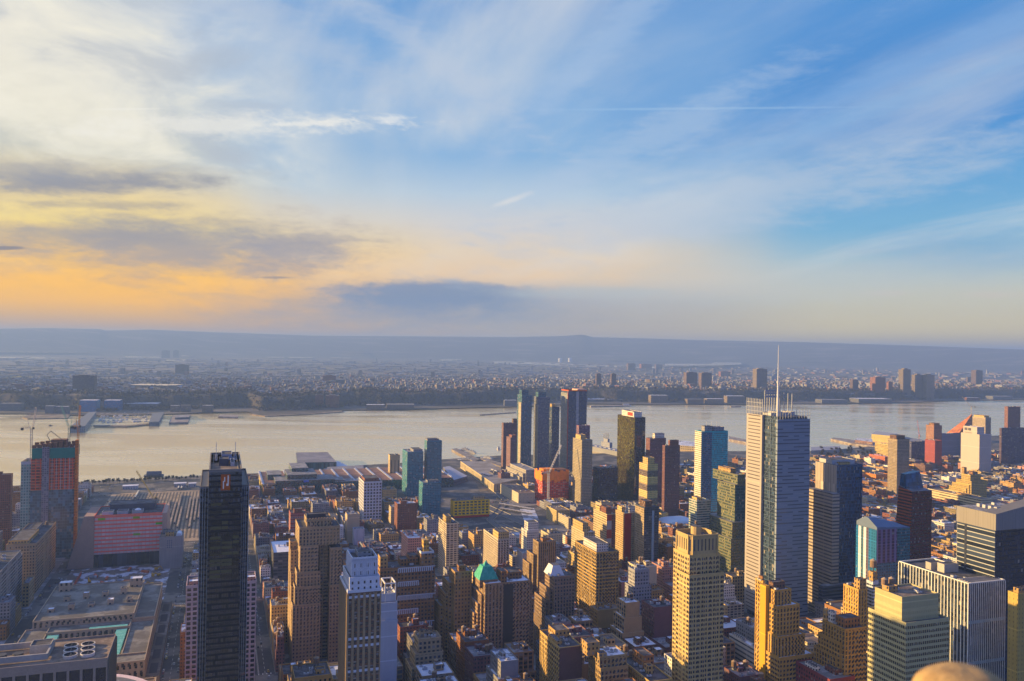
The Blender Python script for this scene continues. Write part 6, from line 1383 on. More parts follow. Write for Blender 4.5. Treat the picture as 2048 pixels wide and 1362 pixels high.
for i in range(40):
    x, y = rr.uniform(1318, 1345), rr.uniform(1078, 1120); a, s = w2g(*gp(x, y, 0)); s = round(s/6)*6; car(a, s, 0, 'cars parked behind the gold tower', 'parked in the open lot left of the gold deco tower', .2)
for i in range(46):
    x, y = rr.uniform(940, 1180), rr.uniform(1040, 1092); a, s = w2g(*gp(x, y, 0)); car(a, s, rr.choice((.3, 1.2)), 'cars on the tunnel approach', 'on the tunnel approach roads near the yellow framed building', .5)
for i in range(24):
    f_ = rr.random(); x, y = 160+f_*240, 966.5-f_*13; a, s = w2g(*gp(x, y, .3)); car(a, s+rr.choice((-5, 0, 5)), math.pi/2, 'cars on the riverside highway', 'on the riverside highway beyond the rail yard', .32)
print('CARS', NCAR[0])
BUSM = MB(); bw_ = plain('bus_white', (.58, .58, .6), .4, .1, .5)
BUSM.box(-1.3, 1.3, -6, 6, .9, 3.2, facade('bus_side', (.5, .5, .52), 1.6, 3.2, .8, .35, glass=(.03, .03, .04)), top=bw_); BUSM.box(-1.2, 1.2, -5.6, 5.6, .1, .9, DARKM, top=False); BUSM.box(-.8, .8, -3, 2, 3.2, 3.6, bw_); BUSM = BUSM.mesh('bus')
def bus(px, py, rot, z, lab, grp):
    p = gp(px, py, z); o = bpy.data.objects.new('bus', BUSM); COL.objects.link(o); o.location = (p[0], p[1], z); o.rotation_euler = (0, 0, GA+rot); tag(o, lab, 'bus', grp)
for i in range(5): bus(985+i*4+(i % 2)*2, 941+i*2.1, .2, 18.1, 'white bus parked on the roof of the long parking deck', 'buses on the parking deck')
for i in range(4): bus(966+i*5, 949+i*1.2, 1.3, 18.1, 'white bus parked on the roof of the long parking deck', 'buses on the parking deck')
for i in range(14): bus(1005+(i % 7)*9, 1010+(i//7)*9+(i % 7)*1.5, .9, .45, 'white bus waiting on the open tunnel plaza', 'buses on the tunnel plaza')

# ------------------------------------------------------------------ the ordinary buildings that fill the blocks
STY = {  # wall key -> words
 'tan': 'tan', 'buff': 'buff', 'brown': 'brown', 'darkbrown': 'dark brown', 'red': 'red brick', 'grey': 'grey', 'white': 'white', 'pink': 'salmon', 'loft': 'piered tan', 'ribbon': 'ribbon-windowed', 'glass': 'glass', 'balcony': 'cream', 'rust': 'rust brick', 'sand': 'sandstone', 'slate': 'slate grey', 'olive': 'olive brick', 'factory': 'wide-windowed', 'cream': 'cream brick', 'plum': 'plum brick'}
RW = {'tar': 'dark', 'grey': 'grey', 'snow': 'snowy', 'white': 'white', 'brown': 'brown'}
rr = random.Random(5)
LOTS = []
def hits(a0, a1, s0, s1, m=2.5):
    return any(a0 < h['a1']+m and a1 > h['a0']-m and s0 < h['s1']+m and s1 > h['s0']-m for h in HEROES)
EXTRA_NO = NOB+[(-240, 30, 1300, 1400)]
for k in range(-7, 33):
    A0, A1 = blk(k)
    for i in range(2, len(AVES)-1):
        B0, B1 = AVES[i]+17, AVES[i+1]-17
        B1 = min(B1, s_shore((A0+A1)/2)-45)
        if B1-B0 < 40: continue
        mid = (A0+A1)/2
        for side in (0, 1):
            s = B0
            while s < B1-9:
                dd = pg((A0+A1)/2, s, 0)
                zone = 'low' if s > 1100 else ('mid' if s > 815 else 'loft')
                if (A0 > 700 and s < 1100): zone = 'mid'
                wd = rr.uniform(*{'low': (13, 38), 'mid': (13, 34), 'loft': (16, 36)}[zone]); wd = min(wd, B1-s)
                dep = (mid-A0)*rr.uniform(.72, .985)
                a0, a1 = (A0+.5, A0+.5+dep) if side == 0 else (A1-.5-dep, A1-.5)
                s0, s1 = s, s+wd-.4; s += wd
                if dd[2] < 380 or not (-60 < dd[0] < 2110): continue
                if any(a0 < q[1] and a1 > q[0] and s0 < q[3] and s1 > q[2] for q in EXTRA_NO): continue
                if hits(a0, a1, s0, s1):
                    # shrink back to the free half, else leave the gap
                    ok = False
                    for f in (.55, .35):
                        c0, c1 = (a0, a0+(a1-a0)*f) if side == 0 else (a1-(a1-a0)*f, a1)
                        if not hits(c0, c1, s0, s1): a0, a1, ok = c0, c1, True; break
                    if not ok: continue
                H = {'low': rr.choice((9, 12, 14, 16, 16, 18, 20, 24, 30)), 'mid': rr.choice((14, 16, 18, 22, 26, 32, 40, 48)), 'loft': rr.choice((30, 38, 44, 50, 54, 60, 66, 72, 80))}[zone]*rr.uniform(.9, 1.1)
                if zone == 'low' and rr.random() < .03: H = rr.uniform(40, 60)
                if A0 > 900: H = min(H, 22)
                key = rr.choices(*{'low': (('red', 'brown', 'tan', 'grey', 'white', 'pink', 'darkbrown', 'buff', 'slate', 'plum', 'rust', 'cream', 'olive'), (9, 11, 9, 14, 9, 4, 9, 6, 11, 10, 7, 7, 5)), 'mid': (('red', 'brown', 'tan', 'grey', 'white', 'buff', 'pink', 'balcony', 'rust', 'sand', 'slate', 'plum', 'factory', 'cream'), (9, 10, 11, 9, 9, 8, 4, 5, 9, 7, 7, 8, 6, 8)), 'loft': (('brown', 'tan', 'loft', 'buff', 'darkbrown', 'red', 'grey', 'ribbon', 'white', 'rust', 'sand', 'slate', 'olive', 'factory', 'cream', 'plum'), (12, 12, 11, 9, 8, 4, 6, 2, 4, 9, 9, 5, 8, 10, 6, 6))}[zone])[0]
                rk = rr.choices(('tar', 'grey', 'snow', 'white', 'brown'), (36, 27, 17, 6, 14))[0]
                LOTS.append(dict(a0=a0, a1=a1, s0=s0, s1=s1, H=H, key=key, roof=rk, zone=zone))
def boxpts(b):
    return [pg(a, s, z) for a in (b['a0'], b['a1']) for s in (b['s0'], b['s1']) for z in (0, b['H'])]
# keep what the photograph shows free: nothing nearer may stand higher than the visible part of a named building
for h in HEROES:
    P_ = boxpts(h); h['box'] = (min(p[0] for p in P_), max(p[0] for p in P_)); h['dep'] = min(p[2] for p in P_)
for b in LOTS:
    P_ = boxpts(b); x0, x1, dep = min(p[0] for p in P_), max(p[0] for p in P_), min(p[2] for p in P_)
    ac_, sc_ = (b['a0']+b['a1'])/2, (b['s0']+b['s1'])/2
    for h in HEROES:
        if h.get('vis') is None or h['dep'] < dep+5 or x1 < h['box'][0]+2 or x0 > h['box'][1]-2: continue
        ztop_ = zat(b['a1'] if False else ac_, b['s1'], h['vis']-2)
        if b['H'] > ztop_: b['H'] = max(7., ztop_)
# open sight lines along the streets seen in the photograph
for b in LOTS:
    if b['s0'] < 815 and -60 < b['a0'] < 30 and False: b['H'] = 8
LOTS = [b for b in LOTS if b['H'] > 6]
# what can be seen of each: a coarse picture of depth-ordered outlines
SCL = 2
IDB = np.full((1362//SCL, 2048//SCL), -1, np.int32)
def hull2(p):
    p = sorted(set((round(x, 2), round(y, 2)) for x, y in p))
    def half(q):
        o = []
        for c in q:
            while len(o) > 1 and (o[-1][0]-o[-2][0])*(c[1]-o[-2][1])-(o[-1][1]-o[-2][1])*(c[0]-o[-2][0]) <= 0: o.pop()
            o.append(c)
        return o[:-1]
    return half(p)+half(p[::-1])
def paint(b, idx):
    hp = hull2([(p[0]/SCL, p[1]/SCL) for p in boxpts(b)])
    if len(hp) < 3: return
    x0, x1 = max(0, int(min(p[0] for p in hp))), min(IDB.shape[1], int(max(p[0] for p in hp))+2); y0, y1 = max(0, int(min(p[1] for p in hp))), min(IDB.shape[0], int(max(p[1] for p in hp))+2)
    if x1 <= x0 or y1 <= y0: return
    X, Y = np.meshgrid(np.arange(x0, x1)+.5, np.arange(y0, y1)+.5); m_ = np.ones(X.shape, bool)
    for i in range(len(hp)):
        p, q = hp[i], hp[(i+1) % len(hp)]; m_ &= ((q[0]-p[0])*(Y-p[1])-(q[1]-p[1])*(X-p[0])) >= 0
    IDB[y0:y1, x0:x1][m_] = idx
allb = [(min(p[2] for p in boxpts(b)), i) for i, b in enumerate(LOTS)]+[(h['dep'], 100000+j) for j, h in enumerate(HEROES)]
for dep, i in sorted(allb, reverse=True): paint(LOTS[i] if i < 100000 else HEROES[i-100000], i)
cnt = np.bincount(IDB[(IDB >= 0) & (IDB < 100000)], minlength=len(LOTS))
order = sorted(range(len(LOTS)), key=lambda i: -cnt[i])
NIND = 300
chosen = [i for i in order[:NIND] if cnt[i] > 6]
ys, xs_ = np.mgrid[0:IDB.shape[0], 0:IDB.shape[1]]
cent = {}
flat = IDB.ravel(); okm = flat >= 0
srt = np.argsort(flat[okm], kind='stable'); ids = flat[okm][srt]; yy, xx = ys.ravel()[okm][srt], xs_.ravel()[okm][srt]
bnd = np.flatnonzero(np.diff(ids))+1
for seg_i, seg_x, seg_y in zip(np.split(ids, bnd), np.split(xx, bnd), np.split(yy, bnd)): cent[int(seg_i[0])] = (seg_x.mean()*SCL, seg_y.mean()*SCL)
LAND = [(cent[100000+j], h['ref']) for j, h in enumerate(HEROES) if 100000+j in cent]
def relate(c):
    d, (lc, ref) = min((math.hypot(c[0]-l[0][0], (c[1]-l[0][1])*1.1), l) for l in LAND)
    dx_, dy_ = c[0]-lc[0], c[1]-lc[1]
    if abs(dx_) > abs(dy_): return ('left of ' if dx_ < 0 else 'right of ')+ref, d
    return ('above ' if dy_ < 0 else 'below ')+ref, d
ORD = ['', 'second ', 'third ', 'fourth ', 'fifth ', 'sixth ', 'seventh ', 'eighth ', 'ninth ', 'tenth ', 'eleventh ', 'twelfth ']
rr = random.Random(9)
info_ = []
for i in chosen:
    b = LOTS[i]; rel, d = relate(cent[i])
    big = b['H'] > 26 and cnt[i] > 60
    b['tiers'] = 1
    if b['zone'] == 'loft' and b['H'] > 42 and rr.random() < .6: b['tiers'] = rr.choice((2, 3, 3))
    if b['zone'] == 'mid' and b['H'] > 28 and rr.random() < .45: b['tiers'] = 2
    b['nt'] = rr.choice((0, 1, 1, 2)) if b['H'] > 18 else (1 if rr.random() < .25 else 0)
    adj = 'low' if b['H'] < 20 else ('mid-height' if b['H'] < 45 else 'tall')
    core = '%s %sblock' % (STY[b['key']], 'stepped ' if b['tiers'] > 1 else '')
    roof_ = '%s roof' % RW[b['roof']]; tk_ = ('', 'water tank', 'two water tanks')[b['nt']]
    opts = ['%s %s with %s%s' % (adj, core, roof_, ' and '+tk_ if tk_ else ''), '%s with %s%s' % (core, roof_, ' and '+tk_ if tk_ else ''), '%s %s with %s' % (adj, core, roof_), '%s %s' % (adj, core), core]
    nr = len(rel.split())+2
    lab = next((q for q in opts if len(q.split())+nr <= 16), core)
    info_.append([i, d, lab, rel])
used = {}
for it in sorted(info_, key=lambda q: q[1]):
    key = (it[2], it[3]); n = used.get(key, 0); used[key] = n+1
    it.append(it[2]+', '+(ORD[min(n, 11)]+'nearest ' if n else '')+it[3])
for it in info_:
    i = it[0]; b = LOTS[i]; W_, D_ = b['a1']-b['a0'], b['s1']-b['s0']; H = b['H']
    lab = it[4]
    r = empty({'low': 'row_building', 'mid': 'city_building', 'loft': 'loft_building'}[b['zone']], b['a0'], b['s0'], lab, 'building', 'ordinary buildings of the city blocks')
    wm, rm = F(b['key']), F2(b['roof']); wall, rf = MB(), MB()
    party = plain_of(wm) if rr.random() < .34 and b['zone'] != 'low' else wm
    ins = [(0, 0, 0, 0, H)]
    if b['tiers'] > 1:
        t_ = b['tiers']; ins = []
        for q in range(t_): f = q*min(W_, D_)*.13; ins.append((f, f*.4, f*.9, f*.5, H*(.62+.38*q/(t_-1))))
    zb = 0
    for (iS, iN, iE, iW, z1) in ins:
        x0, x1, y0, y1 = iS, W_-iN, iE, D_-iW
        wall.box(x0, x1, y0, y1, zb, z1, wm, top=False, skip='EW'); wall.box(x0, x1, y0, y1, zb, z1, party, top=False, skip='SN')
        rf = MB(); rf.face([(x0, y0, z1), (x1, y0, z1), (x1, y1, z1), (x0, y1, z1)], rm); rf.build('roof', r); wall.rim(x0, x1, y0, y1, z1, .9, .45, plain_of(wm)); zb = z1
    wall.build('wall', r)
    for q in range(rr.choice((1, 2, 2, 3)) if min(W_, D_) > 9 else 0):
        bx, by = x0+(x1-x0)*rr.uniform(.12, .6), y0+(y1-y0)*rr.uniform(.12, .6); bw_2, bd_ = min(8, (x1-x0)*.34), min(9, (y1-y0)*.34)
        bulkhead(r, bx, bx+bw_2*rr.uniform(.6, 1), by, by+bd_*rr.uniform(.6, 1), z1, rr.uniform(2.6, 6 if H > 25 else 3.6), wm, F2(rr.choice(('tar', 'grey', 'snow'))))
    for q in range(b['nt']):
        tank(r, x0+(x1-x0)*rr.uniform(.2, .8), y0+(y1-y0)*rr.uniform(.2, .8), z1, rr.choice((.8, 1., 1.1, 1.2)))
    if cnt[i] > 50:
        for q in range(3 if cnt[i] < 150 else 6): vent(r, x0+(x1-x0)*rr.uniform(.15, .85), y0+(y1-y0)*rr.uniform(.15, .85), z1, rr.choice((2, 3, 4)), 2, rr.choice((1.4, 2.2)))
# everything smaller than that, as one mass
mb = MB(); chs = set(chosen)
ang = (math.cos(GA), math.sin(GA))
class WMB(MB):
    off = (0, 0)
    def face(s, pts, m, uvs=None):
        uvs = uvs or [(p[0], p[1]) for p in pts]
        P_ = []
        for p in pts: w = g2w(p[0]+s.off[0], p[1]+s.off[1]); P_.append((w[0], w[1], p[2]))
        MB.face(s, P_, m, uvs)
wb = WMB()
for i, b in enumerate(LOTS):
    if i in chs: continue
    wb.off = (b['a0'], b['s0']); W_, D_ = b['a1']-b['a0'], b['s1']-b['s0']
    wb.box(0, W_, 0, D_, 0, b['H'], F(b['key']), top=F2(b['roof'])); wb.rim(0, W_, 0, D_, b['H'], .9, .4, plain_of(F(b['key'])))
    q = rr.uniform(.1, .55); wb.box(W_*q, W_*(q+.3), D_*q, D_*(q+.3), b['H'], b['H']+3, F(b['key']), top=F2('tar'))
o = wb.build('distant_city_blocks', kind='stuff', label='dense low city blocks towards the river', cat='city blocks')
# ------------------------------------------------------------------ the far shore: towers, sheds, houses, woods
def lander(px, py): return land_at(px, py)
def far_tower(x0, x1, yt, yb, label, key, group=None, roof='grey', dep=.7, kind='apartment_tower', cat='apartment tower', box=0., hs=1.):
    xm = (x0+x1)/2; p = land_at(xm, yb); dist = float(np.array(p[:2])@np.array([0, 1])); sc_ = p[1]/FPX
    w = (x1-x0)*sc_; h = (yb-yt)*sc_*hs; r = empty(kind, p[0], p[1], label, cat, group, z=p[2]-3, grid=False, rot=GA*.5)
    wm = F(key) if isinstance(key, str) else key; w_ = w/(math.cos(GA*.5)+dep*math.sin(GA*.5)); d_ = w_*dep
    mb = MB(); mb.box(-w_/2, w_/2, 0, d_, 0, h+3, wm, top=F2(roof)); mb.build('wall', r)
    if box:
        mb = MB(); mb.box(-w_*.25, w_*.2, d_*.2, d_*.8, h+3, h+3+box, wm, top=F2(roof)); mb.build('bulkhead', r)
    return r, w_, d_, h+3
FT = lambda n, c, **k: facade(n, c, 3.2, 3.2, .5, .5, **k)
f1 = FT('far_brown', (.12, .09, .085)); f2 = FT('far_tan', (.19, .16, .135)); f3 = FT('far_orange', (.20, .105, .08)); f4 = FT('far_dark', (.07, .065, .075)); f5 = FT('far_pale', (.14, .145, .155))
G_ = 'tall blocks on the far plateau'
for a in ((145, 188, 751, 783, 'broad dark slab on the plateau at the far left', f4, .4), (350, 376, 729, 750, 'dark block on the plateau above the white warehouse roof', f4, .5), (323, 338, 701, 716, 'left block of a hazy pair in the meadows', f4, .6), (346, 357, 701, 715, 'right block of a hazy pair in the meadows', f4, .6),
          (645, 672, 751, 766, 'reddish block on the plateau above the twin orange towers', f3, .5), (1192, 1203, 748, 772, 'thin dark tower, left of two above the tall orange-crowned tower', f1, .8), (1222, 1233, 748, 772, 'thin dark tower, right of two above the orange-crowned tower', f1, .8), (1255, 1272, 727, 742, 'left of three blocks near the far white creek', f1, .6), (1281, 1305, 728, 738, 'middle of three blocks near the far white creek', f3, .5), (1311, 1325, 729, 738, 'right of three blocks near the far white creek', f1, .6),
          (1371, 1396, 745, 774, 'left tower of a brown pair on the cliff edge', f1, .7), (1401, 1425, 746, 776, 'right tower of a brown pair on the cliff edge', f1, .7), (1440, 1462, 743, 754, 'low orange lit block on the plateau left of the mast tower', f3, .5), (1511, 1536, 738, 778, 'wide grey tower behind the mast tower roof', f2, .8),
          (1704, 1718, 760, 783, 'short brown tower on the cliff left of the lit tower', f1, .8), (1748, 1773, 755, 785, 'tower with an orange lit edge on the cliff', f3, .8), (1776, 1786, 764, 782, 'small reddish block beside the orange-edged tower', f3, .8), (1950, 1967, 741, 768, 'lone brown tower on the cliff at the far right', f1, .9)):
    far_tower(*a[:4], a[4], a[5], G_, dep=a[6], box=4)
for a in ((1804, 1823, 741, 792, 'tallest tan tower of three on the far shore', f2), (1830, 1848, 751, 798, 'middle tan tower of three on the far shore', f2), (1851, 1871, 750, 800, 'right tan tower of three on the far shore', f2)): far_tower(*a, 'tan towers on the far shore', dep=.9, box=7)
for a in ((629, 647, 791, 814, 'left orange brick tower at the foot of the cliff', f3), (650, 679, 791, 815, 'broad orange brick tower at the foot of the cliff', f3)): far_tower(*a, 'orange towers below the cliff', dep=.6, box=3)
BL = facade('far_blue_glass', (.05, .16, .34), 3, 3.6, .9, .6, glass=(.03, .09, .18), ior=1.7)
for a in ((158, 193, 801, 824, 'left blue glass office block on the far shore', BL, 'white'), (207, 239, 801, 822, 'right blue glass office block on the far shore', BL, 'white')): far_tower(*a[:6], 'blue office blocks on the far shore', a[6], .8, 'office_building', 'office building')
for k, a in enumerate(((0, 40, 801, 822, 'long pale apartment row at the far left shore', f5), (90, 108, 806, 827, 'left pale apartment block behind the spit', f5), (110, 136, 808, 827, 'right pale apartment block behind the spit', f5), (194, 207, 800, 817, 'pale block between the two blue office blocks', f5), (242, 315, 803, 818, 'long low pale office row right of the blue blocks', f5), (340, 358, 806, 824, 'left cream apartment block by the marina', f2), (361, 380, 805, 824, 'right cream apartment block by the marina', f2), (404, 425, 806, 824, 'cream apartment block alone right of the marina', f2),
          (732, 770, 806, 819, 'row of cream town houses, left part, below the cliff', f2), (772, 830, 806, 818, 'row of cream town houses, right part, below the cliff', f2), (1008, 1034, 796, 812, 'pale block with a terrace at the foot of the cliff', f5), (1300, 1338, 785, 806, 'tan apartment block with sunlit end at the foot of the cliff', f2), (1373, 1410, 795, 808, 'left tan apartment row below the cliff', f2), (1412, 1450, 794, 808, 'right tan apartment row below the cliff', f2), (1452, 1492, 787, 806, 'tan apartment block left of the mast tower roof', f2), (1640, 1700, 801, 811, 'pale row of terraces right of the mast tower', f5), (1712, 1790, 799, 810, 'long striped row of pale terraces below the cliff', f5), (1690, 1718, 787, 793, 'white flat-roofed shed on the slope, left one', f5), (1728, 1752, 786, 793, 'white flat-roofed shed on the slope, right one', f5), (1800, 1830, 790, 796, 'white shed before the three tan towers', f5), (1935, 1962, 794, 801, 'reddish shed at the far right shore', f3), (1982, 2030, 791, 800, 'long pale shed at the far right shore', f5),
          (1160, 1250, 797, 803, 'long low pale shed behind the ferry landing', f5), (590, 600, 800, 812, 'small block left of the orange brick towers', f4))):
    far_tower(*a, 'low blocks along the far shore', 'snow' if k % 3 else 'grey', .45, 'shore_building', 'building', 0., .72)
# two white tanks and a white long roof
for x, lab in ((1120.5, 'left of two white storage tanks in the meadows'), (1140, 'right of two white storage tanks in the meadows')):
    p = land_at(x, 724.5); r_ = 8*p[1]/FPX/2; r = empty('storage_tank', p[0], p[1], lab, 'tank', 'white storage tanks', z=p[2]-1, grid=False)
    mb = MB(); mb.cyl(0, 0, 0, r_*2, r_, r_, 20, solid('tank_white', (.72, .74, .72))); mb.cyl(0, 0, r_*2, r_*2.3, r_, 0, 20, solid('tank_white', (.7, .7, .7))); mb.build('shell', r)
for (x0, x1, y, hh, lab, c) in ((257, 345, 771, 5, 'long cream warehouse roof on the plateau', (.72, .66, .50)), (120, 171, 737, 2, 'long pale roof strip in the meadows at the left', (.68, .62, .48)), (18, 33, 754, 5, 'small yellow building on the plateau at the far left', (.5, .45, .12)), (672, 688, 763, 9, 'bright white block on the plateau above the orange towers', (.62, .66, .74)), (980, 1005, 771, 6, 'orange lit block on the cliff above the silver towers', (.5, .3, .17)), (1440, 1480, 728, 3, 'white terminal roofs beside the far creek', (.66, .6, .5))):
    p = land_at((x0+x1)/2, y+hh/2); sc_ = p[1]/FPX; r = empty('warehouse', p[0], p[1], lab, 'warehouse', z=p[2]-1, grid=False, rot=0)
    mb = MB(); mb.box(-(x1-x0)*sc_/2, (x1-x0)*sc_/2, 0, 160 if hh < 6 else 30, 0, 9 if hh < 6 else hh*sc_, f5, top=solid('far_roof_%d' % x0, c)); mb.build('wall', r)
# piers, spit and marina across the river
SPIT = plain('spit_earth', (.15, .125, .10), .95, .3, .03, (.24, .19, .14), tint=0)
slab('shore_spit', [(45, 834), (60, 829), (140, 829), (135, 836), (55, 837)], -4, 1.5, SPIT, kind='structure')
slab('shore_spit', [(500, 828), (520, 824), (680, 820), (688, 823), (620, 828), (530, 832)], -4, 1.5, SPIT, kind='structure')
pier('pier_shed', 'pier shed', 'long pale blue pier shed beside the left marina wall', [(178, 824), (193, 823), (170, 852), (140, 853)], -3, 20, plain('pier_blue', (.13, .15, .18), .8, .1, .05), facade('pier_blue_side', (.16, .19, .22), 6, 6, .5, .5))
pier('breakwater', 'breakwater', 'thin dark marina breakwater in front of the moored boats', [(187, 849.5), (255, 850), (318, 844), (319, 846), (255, 852.5), (189, 852)], -3, 2.5, SPIT, SPIT)
pier('pier_shed', 'pier shed', 'blue-grey pier shed at the right end of the marina', [(305, 826), (328, 824), (318, 843), (298, 844)], -3, 14, plain('pier_blue', (.13, .15, .18)), facade('pier_blue_side', (.16, .19, .22)))
pier('pier', 'pier', 'square dark pier alone right of the marina', [(345, 831), (382, 829), (376, 844), (338, 845)], -3, 5, DECK, DECK)
pier('pier_shed', 'pier shed', 'small pale shed on the square dark pier', [(352, 830), (380, 829), (378, 834), (350, 835)], -3, 13, F2('grey'), f5)
pier('pier', 'pier', 'small pier with a hut right of the square pier', [(440, 829), (476, 830), (476, 834), (436, 833)], -3, 4, DECK, DECK)
pier('pier', 'pier', 'thin dark jetty off the far shore beneath the cliff', [(1460, 811.5), (1480, 811), (1482, 812.5), (1462, 813)], -3, 3, DECK, DECK)
pier('pier', 'pier', 'ferry landing pier on the far shore', [(1180, 811), (1260, 809.5), (1260, 811), (1182, 812.5)], -3, 4, DECK, DECK)
pier('jetty', 'jetty', 'thin broken jetty line in the river left of the silver towers', [(960, 828.6), (1032, 823.6), (1032, 824.6), (960, 829.6)], -3, 1, DECK, DECK)
rr = random.Random(21)
mb = MB(); hull(mb, 17, 5, 2.4, HULL); mb.box(-5, 3, -1.8, 1.8, 2.4, 5.2, HULL); BOAT = mb.mesh('moored_boat')
mb = MB(); hull(mb, 15, 4.5, 2, HULL, HULLG); mb.beam((0, 0, 2), (0, 0, 17), .35, HULLG); BOAT2 = mb.mesh('moored_boat')
for i in range(90):
    row = i % 5; f = rr.random(); x = 198+f*(100-row*1.5); y = 829.5+row*4.1+rr.uniform(-.6, .6)-f*3
    p = gp(x, y, -2); o = bpy.data.objects.new('moored_boat', BOAT if rr.random() < .6 else BOAT2); COL.objects.link(o); o.location = (p[0], p[1], -2.2); o.rotation_euler = (0, 0, rr.choice((1.3, -1.8))+rr.uniform(-.1, .1))
    tag(o, 'small white boat moored in rows in the marina across the river', 'boat', 'boats moored in the marina')
# houses
HM = [plain('house_%s' % n, c, .85, .15, .3) for n, c in (('white', (.27, .27, .27)), ('grey', (.16, .16, .175)), ('tan', (.23, .19, .155)), ('red', (.19, .095, .08)), ('brown', (.12, .09, .08)), ('blue', (.18, .21, .27)))]
HR = [plain('house_roof_%s' % n, c, .85, .2, .3) for n, c in (('dark', (.08, .08, .09)), ('grey', (.2, .2, .22)), ('snow', (.33, .35, .40)), ('brown', (.16, .11, .09)))]
def house(mb, w, d, h, wm, rm, gable):
    mb.box(-w/2, w/2, -d/2, d/2, -4, h, wm, top=None if gable else rm)
    if gable:
        mb.face([(-w/2-.4, -d/2-.4, h-.2), (w/2+.4, -d/2-.4, h-.2), (w/2+.4, 0, h+3.4), (-w/2-.4, 0, h+3.4)], rm); mb.face([(w/2+.4, d/2+.4, h-.2), (-w/2-.4, d/2+.4, h-.2), (-w/2-.4, 0, h+3.4), (w/2+.4, 0, h+3.4)], rm)
        for x in (-w/2, w/2): mb.face([(x, -d/2, h), (x, d/2, h), (x, 0, h+3.2)], wm)
HOUSES = []
tries = 0
while len(HOUSES) < 7200 and tries < 60000:
    tries += 1
    az_ = math.radians(rr.uniform(-34, 34)); t_ = 470+rr.random()**1.25*4200; r_ = rshore(az_)+t_
    dens = .5+.5*nz(az_*40+1, r_*.0011)
    if rr.random() > .55+.35*dens: continue
    g = 34.; x, y = r_*math.sin(az_), r_*math.cos(az_)
    a, s = w2g(x, y)
    if t_ < 2600: a = round(a/46)*46+rr.choice((-14, 14)); s = round(s/13)*13
    w = g2w(a, s); HOUSES.append((w[0], w[1], math.hypot(*w)))
HOUSES = sorted(set(HOUSES), key=lambda q: q[2])
proto = [None]*24
for k in range(24):
    mb = MB(); house(mb, rr.uniform(9, 15), rr.uniform(11, 22), rr.uniform(7, 13), HM[rr.choices(range(6), (30, 14, 20, 16, 12, 8))[0]], HR[rr.choices(range(4), (28, 26, 30, 16))[0]], k % 3 > 0); proto[k] = mb.mesh('house')
mbh = MB()
for k, (x, y, r_) in enumerate(HOUSES):
    z = hland(math.atan2(x, y), r_)
    if k < 300:
        o = bpy.data.objects.new('house', proto[k % 24]); COL.objects.link(o); o.location = (x, y, z); o.rotation_euler = (0, 0, GA+(k % 2)*math.pi/2)
        tag(o, 'small house in rows along the cliff top across the river', 'house', 'houses on the cliff top across the river')
    else:
        q = MB(); w, d, h = rr.uniform(9, 17), rr.uniform(11, 26), rr.uniform(7, 14)
        if rr.random() < .04: w, d, h = rr.uniform(25, 60), rr.uniform(25, 45), rr.uniform(9, 26)
        house(q, w, d, h, HM[rr.choices(range(6), (30, 14, 20, 16, 12, 8))[0]], HR[rr.choices(range(4), (28, 26, 30, 16))[0]], rr.random() < .55 and w < 18)
        c_, s_ = math.cos(GA+(k % 2)*math.pi/2), math.sin(GA+(k % 2)*math.pi/2)
        for f_, mi in zip(q.f, q.mi): mbh.face([(x+c_*q.v[i][0]-s_*q.v[i][1], y+s_*q.v[i][0]+c_*q.v[i][1], z+q.v[i][2]) for i in f_], q.mats[mi])
mbh.build('distant_houses', kind='stuff', label='dense small houses of the plateau town across the river', cat='houses')
# sheds, roofs and lots far out in the meadows
mb = MB()
for k in range(1500):
    az_ = math.radians(rr.uniform(-33, 33)); r_ = 7600+rr.random()**1.2*8000; x, y = r_*math.sin(az_), r_*math.cos(az_); z = hland(az_, r_)
    w, d, h = rr.uniform(20, 150), rr.uniform(30, 160), rr.uniform(6, 16)
    if rr.random() < .06: w, d, h = 30, 25, rr.uniform(30, 60)
    mb.box(x-w/2, x+w/2, y-d/2, y+d/2, z-5, z+h, HM[rr.randrange(6)], top=HR[rr.choices(range(4), (34, 46, 5, 15))[0]])
mb.build('distant_sheds', kind='stuff', label='scattered sheds and warehouses of the far meadows', cat='sheds')
# bare woods on the cliff and among the houses: crowns as clouds of thin twig tufts
TWIG = plain('bare_twigs', (.030, .027, .026), .95, .35, .02, (.055, .045, .038), tint=0)
def tuft(mb, x, y, z, r, h, n):
    for _ in range(n):
        a_, e_ = rr.uniform(0, 6.283), rr.random()**.6; u, v_, w_ = x+r*e_*math.cos(a_), y+r*e_*math.sin(a_), z+h*rr.uniform(.25, 1)
        b_, l_ = rr.uniform(0, 6.283), r*rr.uniform(.35, .7); c_, s_ = math.cos(b_)*l_, math.sin(b_)*l_; t_ = rr.uniform(.2, 1)*l_
        mb.face([(u-c_, v_-s_, w_-t_*.5), (u+c_, v_+s_, w_-t_*.3), (u-s_*.4, v_+c_*.4, w_+t_)], TWIG)
    mb.face([(x-.3, y, z-2), (x+.3, y, z-2), (x, y, z+h*.6)], TWIG)
mb = MB()
for k in range(8200):
    az_ = math.radians(rr.uniform(-34, 34)); t_ = rr.uniform(190, 600) if k % 5 else rr.uniform(520, 3600); r_ = rshore(az_)+t_; x, y = r_*math.sin(az_), r_*math.cos(az_)
    tuft(mb, x, y, hland(az_, r_), rr.uniform(5, 9), rr.uniform(10, 19), 9)
mb.build('cliff_woods', kind='stuff', label='dark bare woods along the cliff across the river', cat='woods')
